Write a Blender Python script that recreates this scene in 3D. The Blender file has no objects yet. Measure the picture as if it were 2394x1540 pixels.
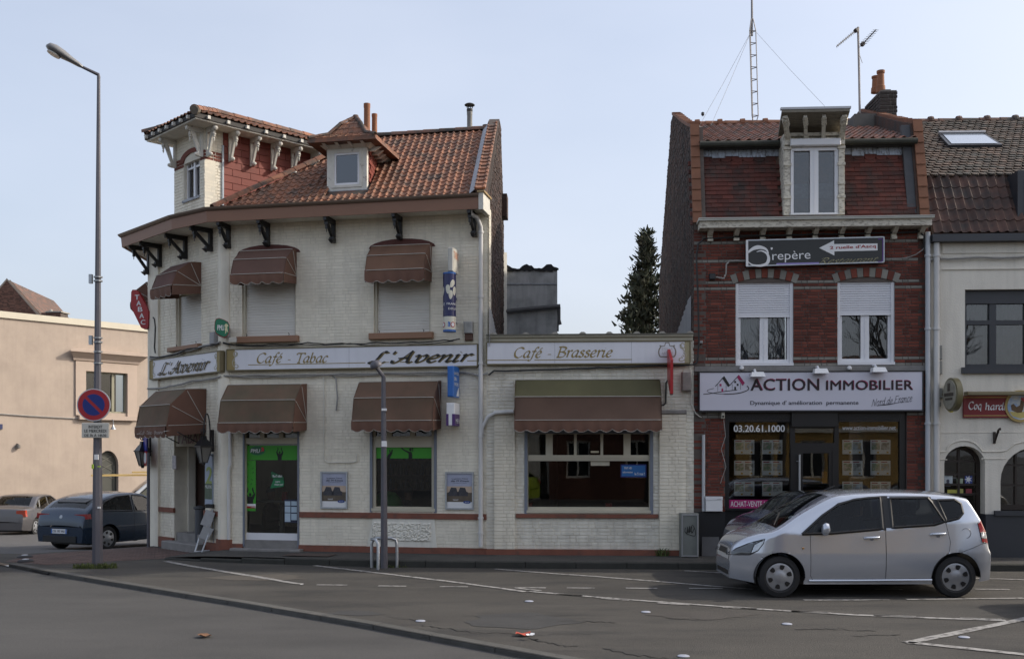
import bpy,bmesh,math,random
from mathutils import Vector,Matrix
random.seed(7)
SC = bpy.context.scene
COL = SC.collection
R = math.radians
# ---------------------------------------------------------------- camera
F,CX,HY,EYE = 2400.0,1197.0,1060.0,2.0      # measured from the photograph (2394 px wide copy)
cd = bpy.data.cameras.new('camera');cam = bpy.data.objects.new('camera',cd);COL.objects.link(cam)
cam.location = (0,0,EYE);cam.rotation_euler = (R(90),0,0)
cd.sensor_width = 36;cd.lens = 36*F/2394;cd.shift_y = (HY-770)/2394;cd.clip_end = 2000;cd.clip_start = .1
SC.camera = cam
# ---------------------------------------------------------------- sky and sun
SUN_AZ,SUN_EL = R(7),R(33)      # direction to the sun, measured from +X towards +Y
W = bpy.data.worlds.new('World');SC.world = W;W.use_nodes = True
nt = W.node_tree;nt.nodes.clear()
out = nt.nodes.new('ShaderNodeOutputWorld');bg = nt.nodes.new('ShaderNodeBackground')
sky = nt.nodes.new('ShaderNodeTexSky');sky.sky_type = 'NISHITA';sky.sun_disc = False
sky.sun_elevation = SUN_EL;sky.sun_rotation = math.pi/2-SUN_AZ
sky.air_density = 1.0;sky.dust_density = 5.0;sky.ozone_density = 1.4;sky.altitude = 30
tc = nt.nodes.new('ShaderNodeTexCoord');mp = nt.nodes.new('ShaderNodeMapping');mp.inputs['Scale'].default_value = (1,1,2.6)
nz = nt.nodes.new('ShaderNodeTexNoise');nz.inputs['Scale'].default_value = 1.6;nz.inputs['Detail'].default_value = 5;nz.inputs['Roughness'].default_value = .5
cr = nt.nodes.new('ShaderNodeMapRange');cr.inputs['From Min'].default_value = .35;cr.inputs['From Max'].default_value = .75
cr.inputs['To Min'].default_value = .36;cr.inputs['To Max'].default_value = .58
mx = nt.nodes.new('ShaderNodeMix');mx.data_type = 'RGBA';mx.inputs['B'].default_value = (4.45,4.7,5.35,1)   # thin high veil
L = nt.links.new
L(tc.outputs['Generated'],mp.inputs[0]);L(mp.outputs[0],nz.inputs['Vector']);L(nz.outputs['Fac'],cr.inputs['Value'])
L(cr.outputs[0],mx.inputs['Factor']);L(sky.outputs[0],mx.inputs['A']);L(mx.outputs['Result'],bg.inputs['Color'])
bg.inputs['Strength'].default_value = .15
L(bg.outputs[0],out.inputs['Surface'])
sl = bpy.data.lights.new('sun','SUN');so = bpy.data.objects.new('sun',sl);COL.objects.link(so)
sl.energy = 2.3;sl.angle = R(1.2);sl.color = (1,.93,.82)
sd = Vector((math.cos(SUN_EL)*math.cos(SUN_AZ),math.cos(SUN_EL)*math.sin(SUN_AZ),math.sin(SUN_EL)))
so.rotation_euler = sd.to_track_quat('Z','Y').to_euler();so.location = (30,10,40)
SC.view_settings.view_transform = 'Standard';SC.view_settings.look = 'None';SC.view_settings.gamma = 1
SC.view_settings.exposure = 0.5;SC.view_settings.use_curve_mapping = False
SC.render.engine = 'CYCLES';SC.cycles.max_bounces = 6;SC.cycles.transparent_max_bounces = 12
SC.cycles.caustics_reflective = False;SC.cycles.caustics_refractive = False
# ---------------------------------------------------------------- measuring helpers
def at(px,py,Y): return Vector(((px-CX)/F*Y,Y,EYE+(HY-py)/F*Y))
def onz(px,py,z=0.0):
 Y = (EYE-z)*F/(py-HY);return Vector(((px-CX)/F*Y,Y,z))
class Fr:
 """upright plane: u to the right as seen from the street, v = height, w = outwards"""
 def __init__(s,x,y,ux,uy):
  l = math.hypot(ux,uy);s.o = Vector((x,y,0));s.U = Vector((ux/l,uy/l,0));s.N = Vector((uy/l,-ux/l,0))
  s.ang = math.atan2(uy,ux)
 def p(s,u,v,w=0.0): return s.o+s.U*u+s.N*w+Vector((0,0,v))
 def hit(s,px,py,w=0.0):
  d = Vector(((px-CX)/F,1,(HY-py)/F));n = s.N;t = ((s.o+n*w).dot(n))/d.dot(n)
  q = d*t;return ((q-s.o).dot(s.U),EYE+q.z)
 def rect(s,x0,y0,x1,y1,w=0.0):
  a = s.hit(x0,y0,w);b = s.hit(x1,y1,w);return a[0],b[0],min(a[1],b[1]),max(a[1],b[1])
 def off(s,w): 
  q = s.o+s.N*w;return Fr(q.x,q.y,s.U.x,s.U.y)
# ---------------------------------------------------------------- mesh builder
class MB:
 def __init__(s): s.v = [];s.f = [];s.m = [];s.cur = 0
 def poly(s,pts):
  i = len(s.v);s.v += [tuple(p) for p in pts];s.f.append(tuple(range(i,i+len(pts))));s.m.append(s.cur);return s
 def faces(s,pts,fs):
  i = len(s.v);s.v += [tuple(p) for p in pts]
  for f in fs: s.f.append(tuple(i+k for k in f));s.m.append(s.cur)
  return s
 def hexa(s,p): return s.faces(p,[(0,3,2,1),(4,5,6,7),(0,1,5,4),(1,2,6,5),(2,3,7,6),(3,0,4,7)])
 def box(s,fr,u0,u1,v0,v1,w0,w1):
  return s.hexa([fr.p(u0,v0,w0),fr.p(u1,v0,w0),fr.p(u1,v0,w1),fr.p(u0,v0,w1),fr.p(u0,v1,w0),fr.p(u1,v1,w0),fr.p(u1,v1,w1),fr.p(u0,v1,w1)])
 def cbox(s,fr,u0,u1,v0,v1,w0,w1,c=.01):
  """box with chamfered front edges"""
  c = min(c,(u1-u0)*.4,(v1-v0)*.4)
  A = [(u0,v0,w0),(u1,v0,w0),(u1,v1,w0),(u0,v1,w0)];B = [(u0,v0,w1-c),(u1,v0,w1-c),(u1,v1,w1-c),(u0,v1,w1-c)]
  C = [(u0+c,v0+c,w1),(u1-c,v0+c,w1),(u1-c,v1-c,w1),(u0+c,v1-c,w1)]
  pts = [fr.p(*q) for q in A+B+C];fs = [(3,2,1,0),(8,9,10,11)]
  for k in range(4):
   n = (k+1) % 4;fs += [(k,n,4+n,4+k),(4+k,4+n,8+n,8+k)]
  return s.faces(pts,fs)
 def prism(s,fr,poly,w0,w1):
  n = len(poly);pts = [fr.p(a,b,w0) for a,b in poly]+[fr.p(a,b,w1) for a,b in poly]
  return s.faces(pts,[tuple(range(n-1,-1,-1)),tuple(range(n,2*n))]+[(k,(k+1) % n,n+(k+1) % n,n+k) for k in range(n)])
 def frame(s,fr,u0,u1,v0,v1,t,w0,w1,tb=None):
  tb = t if tb is None else tb
  s.box(fr,u0,u0+t,v0,v1,w0,w1);s.box(fr,u1-t,u1,v0,v1,w0,w1)
  s.box(fr,u0+t,u1-t,v0,v0+tb,w0,w1-.001);s.box(fr,u0+t,u1-t,v1-t,v1,w0,w1-.001);return s
 def tube(s,pts,r,n=8,caps=True):
  pts = [Vector(p) for p in pts];rs = r if isinstance(r,(list,tuple)) else [r]*len(pts);i0 = len(s.v);prev = None
  for k,p in enumerate(pts):
   d = (pts[min(k+1,len(pts)-1)]-pts[max(k-1,0)]).normalized()
   if prev is None:
    a = Vector((0,0,1)) if abs(d.z) < .9 else Vector((1,0,0));x = d.cross(a).normalized()
   else: x = (prev-d*prev.dot(d)).normalized()
   y = d.cross(x);prev = x
   for j in range(n):
    t = 2*math.pi*j/n;q = p+(x*math.cos(t)+y*math.sin(t))*rs[k];s.v.append(tuple(q))
  for k in range(len(pts)-1):
   for j in range(n):
    a = i0+k*n+j;b = i0+k*n+(j+1) % n;s.f.append((a,b,b+n,a+n));s.m.append(s.cur)
  if caps:
   s.f.append(tuple(i0+j for j in range(n-1,-1,-1)));s.m.append(s.cur)
   s.f.append(tuple(i0+(len(pts)-1)*n+j for j in range(n)));s.m.append(s.cur)
  return s
 def bar(s,a,b,w,h,up=Vector((0,0,1))):
  a = Vector(a);b = Vector(b);d = (b-a).normalized();x = d.cross(up)
  x = Vector((1,0,0)) if x.length < 1e-4 else x.normalized()
  y = x.cross(d).normalized();x *= w/2;y *= h/2
  return s.hexa([a-x-y,a+x-y,a+x+y,a-x+y,b-x-y,b+x-y,b+x+y,b-x+y])
 def lathe(s,c,prof,n=16,ax=Vector((0,0,1)),sq=1.0):
  c = Vector(c);ax = Vector(ax).normalized();a = Vector((1,0,0)) if abs(ax.x) < .9 else Vector((0,1,0))
  x = ax.cross(a).normalized();y = ax.cross(x);i0 = len(s.v)
  for r,h in prof:
   for j in range(n):
    t = 2*math.pi*j/n;s.v.append(tuple(c+ax*h+(x*math.cos(t)+y*math.sin(t)*sq)*r))
  for k in range(len(prof)-1):
   for j in range(n):
    a_ = i0+k*n+j;b_ = i0+k*n+(j+1) % n;s.f.append((a_,b_,b_+n,a_+n));s.m.append(s.cur)
  s.f.append(tuple(i0+j for j in range(n-1,-1,-1)));s.m.append(s.cur)
  s.f.append(tuple(i0+(len(prof)-1)*n+j for j in range(n)));s.m.append(s.cur);return s
 def disc(s,fr,u,v,r,w0,w1,n=32,ru=None):
  return s.prism(fr,[(u+(ru or r)*math.cos(2*math.pi*k/n),v+r*math.sin(2*math.pi*k/n)) for k in range(n)],w0,w1)
 def mesh(s,name):
  me = bpy.data.meshes.new(name);me.from_pydata(s.v,[],s.f);me.update();return me
 def build(s,name,mat,parent=None,smooth=False,kind=None):
  me = s.mesh(name);mats = mat if isinstance(mat,(list,tuple)) else [mat]
  for m in mats: me.materials.append(m)
  if len(mats) > 1: me.polygons.foreach_set('material_index',s.m)
  bm = bmesh.new();bm.from_mesh(me);bmesh.ops.recalc_face_normals(bm,faces=bm.faces);bm.to_mesh(me);bm.free()
  if smooth:
   me.polygons.foreach_set('use_smooth',[True]*len(me.polygons))
   try: me.set_sharp_from_angle(angle=R(smooth if smooth is not True else 40))
   except Exception: pass
  return link(name,me,parent,kind)
def link(name,me,parent=None,kind=None):
 o = bpy.data.objects.new(name,me);COL.objects.link(o)
 if kind: o['kind'] = kind
 if parent is not None: par(o,parent)
 return o
LOCAL = set()
def par(o,p):
 o.parent = p
 if p.type == 'EMPTY' and p.name not in LOCAL: o.matrix_parent_inverse = Matrix.Translation(-p.location)
def thing(name,loc,label,cat,group=None):
 """an Empty at the base of a thing; its parts are built in world coordinates"""
 o = bpy.data.objects.new(name,None);COL.objects.link(o);o.location = loc;o.empty_display_size = .2
 return tag(o,label,cat,group)
def tag(o,label,cat,group=None):
 o['label'] = label;o['category'] = cat
 if group: o['group'] = group
 return o
def struct(o): o['kind'] = 'structure';return o
def ltree(src,M=None,loc=None,label=None,group=None,rz=0.0):
 """copy a thing with its parts and their sub-parts"""
 def cp(o,p):
  c = o.copy();COL.objects.link(c)
  if p is not None: c.parent = p
  for ch in [x for x in bpy.data.objects if x.parent == o]: cp(ch,c)
  return c
 r = cp(src,None);r.location = loc;r.rotation_euler.z += rz
 if label: r['label'] = label
 if group: r['group'] = group
 return r
# ---------------------------------------------------------------- materials
MATS = {}
def mat(name,col,rough=.65,var=.12,scale=5.0,col2=None,t2=.5,bump=0.0,bscale=60.0,metal=0.0,isl=0.0,coat=0.0,sharp=.18,spec=.5,stretch=None,streak=0.0,speck=0.0):
 """procedural surface: base colour with soft cloudy variation, optional second colour in patches, per-piece variation, fine relief"""
 if name in MATS: return MATS[name]
 m = bpy.data.materials.new(name);m.use_nodes = True;n = m.node_tree;b = n.nodes['Principled BSDF'];L = n.links.new
 geo = n.nodes.new('ShaderNodeNewGeometry');mp = n.nodes.new('ShaderNodeMapping')
 if stretch: mp.inputs['Scale'].default_value = stretch
 L(geo.outputs['Position'],mp.inputs[0])
 nz = n.nodes.new('ShaderNodeTexNoise');nz.inputs['Scale'].default_value = scale;nz.inputs['Detail'].default_value = 6;nz.inputs['Roughness'].default_value = .6
 L(mp.outputs[0],nz.inputs['Vector'])
 c = None
 if col2 is not None:
  r = n.nodes.new('ShaderNodeMapRange');r.inputs['From Min'].default_value = t2-sharp/2;r.inputs['From Max'].default_value = t2+sharp/2
  nz2 = n.nodes.new('ShaderNodeTexNoise');nz2.inputs['Scale'].default_value = scale*1.7;nz2.inputs['Detail'].default_value = 8;nz2.inputs['Roughness'].default_value = .65
  L(mp.outputs[0],nz2.inputs['Vector']);L(nz2.outputs['Fac'],r.inputs['Value'])
  mix = n.nodes.new('ShaderNodeMix');mix.data_type = 'RGBA';mix.inputs['A'].default_value = (*col,1);mix.inputs['B'].default_value = (*col2,1)
  L(r.outputs[0],mix.inputs['Factor']);c = mix.outputs['Result']
 hs = n.nodes.new('ShaderNodeHueSaturation')
 if c is None: hs.inputs['Color'].default_value = (*col,1)
 else: L(c,hs.inputs['Color'])
 v = n.nodes.new('ShaderNodeMapRange');v.inputs['From Min'].default_value = .25;v.inputs['From Max'].default_value = .75
 v.inputs['To Min'].default_value = 1-var;v.inputs['To Max'].default_value = 1+var;L(nz.outputs['Fac'],v.inputs['Value'])
 val = v.outputs[0]
 if isl:
  oi = n.nodes.new('ShaderNodeObjectInfo');ad = n.nodes.new('ShaderNodeMath');ad.operation = 'ADD'
  L(geo.outputs['Random Per Island'],ad.inputs[0]);L(oi.outputs['Random'],ad.inputs[1])
  fr = n.nodes.new('ShaderNodeMath');fr.operation = 'FRACT';L(ad.outputs[0],fr.inputs[0])
  r2 = n.nodes.new('ShaderNodeMapRange');r2.inputs['To Min'].default_value = 1-isl;r2.inputs['To Max'].default_value = 1+isl;L(fr.outputs[0],r2.inputs['Value'])
  mu = n.nodes.new('ShaderNodeMath');mu.operation = 'MULTIPLY';L(val,mu.inputs[0]);L(r2.outputs[0],mu.inputs[1]);val = mu.outputs[0]
 if streak:
  mp2 = n.nodes.new('ShaderNodeMapping');mp2.inputs['Scale'].default_value = (5,5,.45);L(geo.outputs['Position'],mp2.inputs[0])
  n3 = n.nodes.new('ShaderNodeTexNoise');n3.inputs['Scale'].default_value = 1.5;n3.inputs['Detail'].default_value = 5;L(mp2.outputs[0],n3.inputs['Vector'])
  r3 = n.nodes.new('ShaderNodeMapRange');r3.inputs['From Min'].default_value = .45;r3.inputs['From Max'].default_value = .75;r3.inputs['To Min'].default_value = 1;r3.inputs['To Max'].default_value = 1-streak
  L(n3.outputs['Fac'],r3.inputs['Value']);mu = n.nodes.new('ShaderNodeMath');mu.operation = 'MULTIPLY';L(val,mu.inputs[0]);L(r3.outputs[0],mu.inputs[1]);val = mu.outputs[0]
 if speck:
  n4 = n.nodes.new('ShaderNodeTexNoise');n4.inputs['Scale'].default_value = 55;n4.inputs['Detail'].default_value = 3;n4.inputs['Roughness'].default_value = .8;L(geo.outputs['Position'],n4.inputs['Vector'])
  r4 = n.nodes.new('ShaderNodeMapRange');r4.inputs['From Min'].default_value = .35;r4.inputs['From Max'].default_value = .65;r4.inputs['To Min'].default_value = 1-speck;r4.inputs['To Max'].default_value = 1+speck
  L(n4.outputs['Fac'],r4.inputs['Value']);mu = n.nodes.new('ShaderNodeMath');mu.operation = 'MULTIPLY';L(val,mu.inputs[0]);L(r4.outputs[0],mu.inputs[1]);val = mu.outputs[0]
 L(val,hs.inputs['Value']);L(hs.outputs[0],b.inputs['Base Color'])
 b.inputs['Roughness'].default_value = rough;b.inputs['Metallic'].default_value = metal;b.inputs['Specular IOR Level'].default_value = spec
 if coat: b.inputs['Coat Weight'].default_value = coat;b.inputs['Coat Roughness'].default_value = .04
 if bump:
  bz = n.nodes.new('ShaderNodeTexNoise');bz.inputs['Scale'].default_value = bscale;bz.inputs['Detail'].default_value = 4;L(geo.outputs['Position'],bz.inputs['Vector'])
  bp = n.nodes.new('ShaderNodeBump');bp.inputs['Strength'].default_value = bump;bp.inputs['Distance'].default_value = .02;L(bz.outputs['Fac'],bp.inputs['Height']);L(bp.outputs[0],b.inputs['Normal'])
 MATS[name] = m;return m
def glass(name,tint=(.5,.53,.53),refl=.9,f0=1.45,wob=.0,rough=.0):
 if name in MATS: return MATS[name]
 m = bpy.data.materials.new(name);m.use_nodes = True;n = m.node_tree;n.nodes.clear();L = n.links.new
 o = n.nodes.new('ShaderNodeOutputMaterial');t = n.nodes.new('ShaderNodeBsdfTransparent');g = n.nodes.new('ShaderNodeBsdfGlossy');x = n.nodes.new('ShaderNodeMixShader')
 t.inputs[0].default_value = (*tint,1);g.inputs[0].default_value = (refl,refl,refl,1);g.inputs['Roughness'].default_value = rough
 fr = n.nodes.new('ShaderNodeFresnel');fr.inputs['IOR'].default_value = f0
 ge = n.nodes.new('ShaderNodeNewGeometry')
 if wob:
  nz = n.nodes.new('ShaderNodeTexNoise');nz.inputs['Scale'].default_value = 2.2;nz.inputs['Detail'].default_value = 2;L(ge.outputs['Position'],nz.inputs['Vector'])
  bp = n.nodes.new('ShaderNodeBump');bp.inputs['Strength'].default_value = wob;bp.inputs['Distance'].default_value = .02;L(nz.outputs['Fac'],bp.inputs['Height'])
  L(bp.outputs[0],g.inputs['Normal'])
 L(fr.outputs[0],x.inputs[0]);L(t.outputs[0],x.inputs[1]);L(g.outputs[0],x.inputs[2]);L(x.outputs[0],o.inputs[0]);MATS[name] = m;return m
WHITEBR = mat('white_painted_brick',(.81,.755,.63),.72,.08,1.3,col2=(.71,.65,.53),t2=.60,sharp=.3,isl=.035,bump=.25,bscale=45,streak=.13)
WHITEJ = mat('white_painted_joint',(.69,.645,.54),.85,.15,3)
WHITEP = mat('white_render',(.76,.73,.64),.75,.08,2,bump=.15,bscale=30,streak=.15)
REDBAND = mat('red_brown_paint',(.20,.072,.045),.7,.18,4,col2=(.12,.06,.045),t2=.6,bump=.2,bscale=25)
BROWNP = mat('ochre_brown_paint',(.27,.145,.085),.55,.08,3)
FASCIA = mat('brown_fascia_paint',(.25,.13,.082),.5,.07,1.5,stretch=(1,1,3))
ZINC = mat('zinc_sheet',(.42,.42,.43),.45,.12,4,metal=.5)
LEAD = mat('grey_flashing',(.34,.36,.39),.6,.2,6,col2=(.2,.2,.21),t2=.58)
BLACKW = mat('black_timber_paint',(.016,.016,.017),.5,.1,8)
BLACKM = mat('black_metal_paint',(.014,.014,.016),.38,.05,8)
ANTH = mat('anthracite_paint',(.035,.038,.045),.45,.08,3)
PVC = mat('white_pvc',(.72,.72,.74),.35,.03,2)
SHUT = mat('grey_roller_slat',(.66,.635,.58),.45,.05,2,isl=.03)
SHUTW = mat('white_roller_slat',(.70,.70,.73),.4,.03,2)
WOODW = mat('weathered_white_wood',(.62,.60,.54),.7,.12,5,col2=(.30,.27,.23),t2=.64,sharp=.08)
FLAKE = mat('flaking_white_wood',(.60,.56,.47),.8,.12,7,col2=(.30,.27,.22),t2=.56,sharp=.12,stretch=(1,1,2.2))
CREAMF = mat('cream_window_paint',(.50,.46,.36),.5,.06,3)
TILE = mat('orange_clay_tile',(.235,.098,.052),.75,.18,2.2,col2=(.10,.064,.046),t2=.53,sharp=.2,isl=.28,bump=.3,bscale=40)
TILED = mat('dark_clay_tile',(.15,.075,.05),.8,.25,2.2,col2=(.055,.05,.042),t2=.5,sharp=.2,isl=.35,bump=.3,bscale=40)
TILEM = mat('brown_shingle',(.105,.070,.052),.85,.22,2.0,col2=(.055,.052,.045),t2=.5,sharp=.2,isl=.35)
TILEF = mat('red_flat_tile',(.10,.025,.016),.8,.2,1.6,col2=(.045,.032,.026),t2=.56,sharp=.22,isl=.30,bump=.2,bscale=40)
TILEV = mat('tan_verge_tile',(.19,.082,.044),.8,.2,4,isl=.12)
REDCLAD = mat('red_painted_panel',(.20,.043,.028),.65,.15,2.4,isl=.10)
REDBR = mat('red_brick',(.135,.034,.021),.85,.18,5,isl=.42,bump=.4,bscale=70)
GREYBR = mat('grey_glazed_brick',(.20,.19,.165),.7,.15,5,isl=.15)
MORT = mat('grey_mortar',(.11,.09,.078),.95,.2,8)
GABLE = mat('dark_gable_brick',(.072,.040,.030),.9,.3,2.5,col2=(.05,.045,.042),t2=.55,isl=.3,bump=.5,bscale=40,streak=.2)
CONC = mat('stained_concrete',(.50,.50,.485),.9,.2,1.2,col2=(.33,.33,.32),t2=.56,sharp=.25,bump=.3,bscale=30,streak=.35)
STONE = mat('grey_stone',(.22,.21,.20),.85,.2,5,bump=.3,bscale=30)
GOLD = mat('gold_letter',(.27,.20,.07),.5,.06,5)
BLKL = mat('black_letter',(.012,.011,.010),.4,0,5)
SIGNW = mat('white_sign_panel',(.68,.68,.72),.35,.05,.8,streak=.08)
PIPEW = mat('white_pipe',(.60,.59,.57),.5,.08,3,streak=.2)
PIPEG = mat('grey_pipe',(.46,.48,.50),.45,.08,3)
GALV = mat('galvanised_steel',(.42,.44,.46),.38,.15,20,metal=.7)
CABLE = mat('black_cable',(.02,.02,.02),.6,.1,9)
CABLEG = mat('grey_cable',(.30,.29,.27),.7,.15,9)
CLOTH = mat('brown_awning_cloth',(.135,.082,.052),.85,.25,1.3,col2=(.10,.080,.048),t2=.50,sharp=.35,bump=.15,bscale=120)
CLOTHG = mat('greenish_awning_cloth',(.088,.080,.036),.85,.22,1.1,bump=.15,bscale=120)
CLOTHR = mat('reddish_awning_cloth',(.145,.074,.05),.85,.18,1.6,bump=.15,bscale=120)
PIPING = mat('white_piping',(.45,.42,.37),.7,.1,9)
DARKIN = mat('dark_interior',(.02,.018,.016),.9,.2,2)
GLS = glass('shop_glass',(.70,.72,.71),.95,1.55,wob=.02)
GLSU = glass('upper_glass',(.7,.72,.74),.95,1.8,wob=.04)
RED = mat('red_plastic',(.36,.012,.016),.35,.04,3)
WHT = mat('white_paint',(.75,.75,.75),.4,.03,3)
POT = mat('terracotta_pot',(.27,.115,.058),.8,.15,5,col2=(.2,.09,.05),t2=.62)
# ---------------------------------------------------------------- walls of bricks, fields of tiles
def brick_unit():
 c = .5;i = .06
 v = [(-.5,0,-.5),(.5,0,-.5),(.5,0,.5),(-.5,0,.5),(-.485,-1,-.44),(.485,-1,-.44),(.485,-1,.44),(-.485,-1,.44)]
 f = [(4,5,6,7),(0,1,5,4),(1,2,6,5),(2,3,7,6),(3,0,4,7)];return v,f
BRV,BRF = brick_unit()
def unit_mesh(name,m):
 me = bpy.data.meshes.new(name);me.from_pydata(BRV,[],BRF);me.materials.append(m);me.update();return me
def bricks(parent,fr,region,holes,course,L,gap,w,proud,m,nind=300,name='brick',bond='flemish',seed=1,rowmat=None,alt=None,hdr=.48,jit=.002):
 """lay courses over the region; holes are (u0,u1,v0,v1) or functions v -> (u0,u1); bricks stand proud of the joint plane"""
 rnd = random.Random(seed);u0,u1,v0,v1 = region;out = [];nrow = int(round((v1-v0)/course));ch = (v1-v0)/max(nrow,1)
 for r in range(nrow):
  va,vb = v0+r*ch+gap/2,v0+(r+1)*ch-gap/2;vm = (va+vb)/2;blk = []
  for h in holes:
   if callable(h):
    q = h(vm)
    if q: blk.append(q)
   elif h[2] < vm < h[3]: blk.append((h[0],h[1]))
  u = u0-((r % 2)*L*.5+ (L*.25 if r % 4 > 1 else 0));k = r
  while u < u1:
   l = L if (bond != 'flemish' or k % 2 == 0) else L*hdr
   segs = [(max(u+gap/2,u0),min(u+l-gap/2,u1))]
   for a,b in blk:
    ns = []
    for s0,s1 in segs:
     if b <= s0 or a >= s1: ns.append((s0,s1))
     else:
      if a > s0: ns.append((s0,a))
      if b < s1: ns.append((b,s1))
    segs = ns
   for s0,s1 in segs:
    if s1-s0 > .025: out.append((s0,s1,va,vb,proud+rnd.uniform(-jit,jit),r))
   u += l;k += 1
 def key(b):
  c = fr.p((b[0]+b[1])/2,(b[2]+b[3])/2,w)-Vector((0,0,EYE));return -(b[1]-b[0])*(b[3]-b[2])/c.length_squared
 out.sort(key=key);um = {}
 for b in out[:nind]:
  mm = alt if (alt and rowmat and rowmat(b[5],nrow)) else m
  if mm.name not in um: um[mm.name] = unit_mesh(name,mm)
  o = link(name,um[mm.name],parent);c = fr.p((b[0]+b[1])/2,(b[2]+b[3])/2,w)
  o.location = c;o.rotation_euler = (0,0,fr.ang);o.scale = (b[1]-b[0],b[4],b[3]-b[2])
 mb = MB()
 for b in out[nind:]:
  mb.cur = 1 if (alt and rowmat and rowmat(b[5],nrow)) else 0
  cu,cv,du,dv = (b[0]+b[1])/2,(b[2]+b[3])/2,b[1]-b[0],b[3]-b[2]
  mb.faces([fr.p(cu+x*du,cv+z*dv,w-y*b[4]) for x,y,z in BRV],BRF)
 if mb.v: 
  me = mb.mesh(name+'_field')
  for q in ([m,alt] if alt else [m]): me.materials.append(q)
  me.polygons.foreach_set('material_index',mb.m);link(name+'_field',me,parent,'stuff')
def holed(mb,fr,u0,u1,v0,v1,w0,w1,holes):
 """slab with rectangular openings, cut into boxes"""
 us = sorted({u0,u1,*[h[0] for h in holes],*[h[1] for h in holes]});us = [u for u in us if u0 <= u <= u1]
 for a,b in zip(us,us[1:]):
  if b-a < 1e-5: continue
  m_ = (a+b)/2;hs = sorted([(h[2],h[3]) for h in holes if h[0] < m_ < h[1]]);z = v0
  for h0,h1 in hs:
   if h0 > z: mb.box(fr,a,b,z,h0,w0,w1)
   z = max(z,h1)
  if z < v1: mb.box(fr,a,b,z,v1,w0,w1)
 return mb
def pantile(wd,g,h=.022,n=7):
 """local verts (a across, b up-slope, c normal): one S-tile with a lip"""
 prof = []
 for k in range(n):
  t = k/(n-1);prof.append((t*wd*1.06,h*(.15+.85*max(0,math.sin((t-.55)/.45*math.pi)) if t > .55 else .15-.15*math.sin(t/.55*math.pi))))
 v = [];f = []
 for b,dz in ((0,.016),(g*1.12,.0)):
  for a,c in prof: v.append((a,b,c+dz))
 for a,c in prof: v.append((a,0,c+.016-.014))
 for k in range(n-1): f += [(k,k+1,n+k+1,n+k),(2*n+k,2*n+k+1,k+1,k)]
 return v,f
def flattile(wd,g,th=.014,gap=.004,round_=False):
 v = [(gap/2,0,th*1.6),(wd-gap/2,0,th*1.6),(wd-gap/2,g*1.1,th*.6),(gap/2,g*1.1,th*.6),(gap/2,0,0),(wd-gap/2,0,0),(wd-gap/2,g*1.1,-.004),(gap/2,g*1.1,-.004)]
 f = [(0,1,2,3),(4,5,1,0),(5,6,2,1),(7,4,0,3)]
 if round_:
  v = [(gap/2,g*.45,th*1.6)]+[(wd/2-(wd/2-gap/2)*math.cos(math.pi*k/6),g*.45-g*.45*math.sin(math.pi*k/6),th*1.6) for k in range(1,6)]+[(wd-gap/2,g*.45,th*1.6),(wd-gap/2,g*1.1,th*.6),(gap/2,g*1.1,th*.6)]
  n = len(v);v += [(a,b,c-th*1.5) for a,b,c in v];f = [tuple(range(n))]+[(n+k,n+k+1,k+1,k) for k in range(6)]
 return v,f
def tiles(parent,O,A,B,cols,rows,wd,g,keep,tv,m,nind=300,name='tile',seed=3,stag=False,jit=.004,smooth=True,hide=None):
 """lattice O + a*A + b*B (A along the eave, B up the slope, unit vectors, may be skew)"""
 rnd = random.Random(seed);A = Vector(A).normalized();B = Vector(B).normalized();N = A.cross(B).normalized();O = Vector(O)
 X = A;Y = N.cross(X);sh = B.dot(X);cs = B.dot(Y);v0,f0 = tv
 loc = [(a+b*sh,b*cs,c) for a,b,c in v0]
 Rm = Matrix((X,Y,N)).transposed().to_4x4();items = []
 for r in range(rows):
  for c in range(-1 if stag else 0,cols+1):
   a = c*wd+(wd/2 if stag and r % 2 else 0);b = r*g
   if keep(a+wd/2,b+g/2): items.append((O+A*a+B*b+N*rnd.uniform(0,jit),rnd.uniform(-.02,.02)))
 vis = [i for i in items if not (hide and hide(i[0]))]
 vis.sort(key=lambda i: (i[0]-Vector((0,0,EYE))).length_squared);ind = vis[:nind];ids = {id(i) for i in ind}
 me = bpy.data.meshes.new(name);me.from_pydata(loc,[],f0);me.materials.append(m);me.update()
 if smooth: me.polygons.foreach_set('use_smooth',[True]*len(me.polygons));me.set_sharp_from_angle(angle=R(50))
 for p,t in ind:
  o = link(name,me,parent);M = Matrix.Translation(p) @ Rm @ Matrix.Rotation(t,4,'Z');l,q,s_ = M.decompose();o.location = l;o.rotation_euler = q.to_euler()
 mb = MB()
 for it in items:
  if id(it) in ids: continue
  M = Matrix.Translation(it[0]) @ Rm @ Matrix.Rotation(it[1],4,'Z');mb.faces([M @ Vector(q) for q in loc],f0)
 if mb.v:
  me2 = mb.mesh(name+'_field');me2.materials.append(m)
  if smooth: me2.polygons.foreach_set('use_smooth',[True]*len(me2.polygons));me2.set_sharp_from_angle(angle=R(50))
  link(name+'_field',me2,parent,'stuff')
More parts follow.
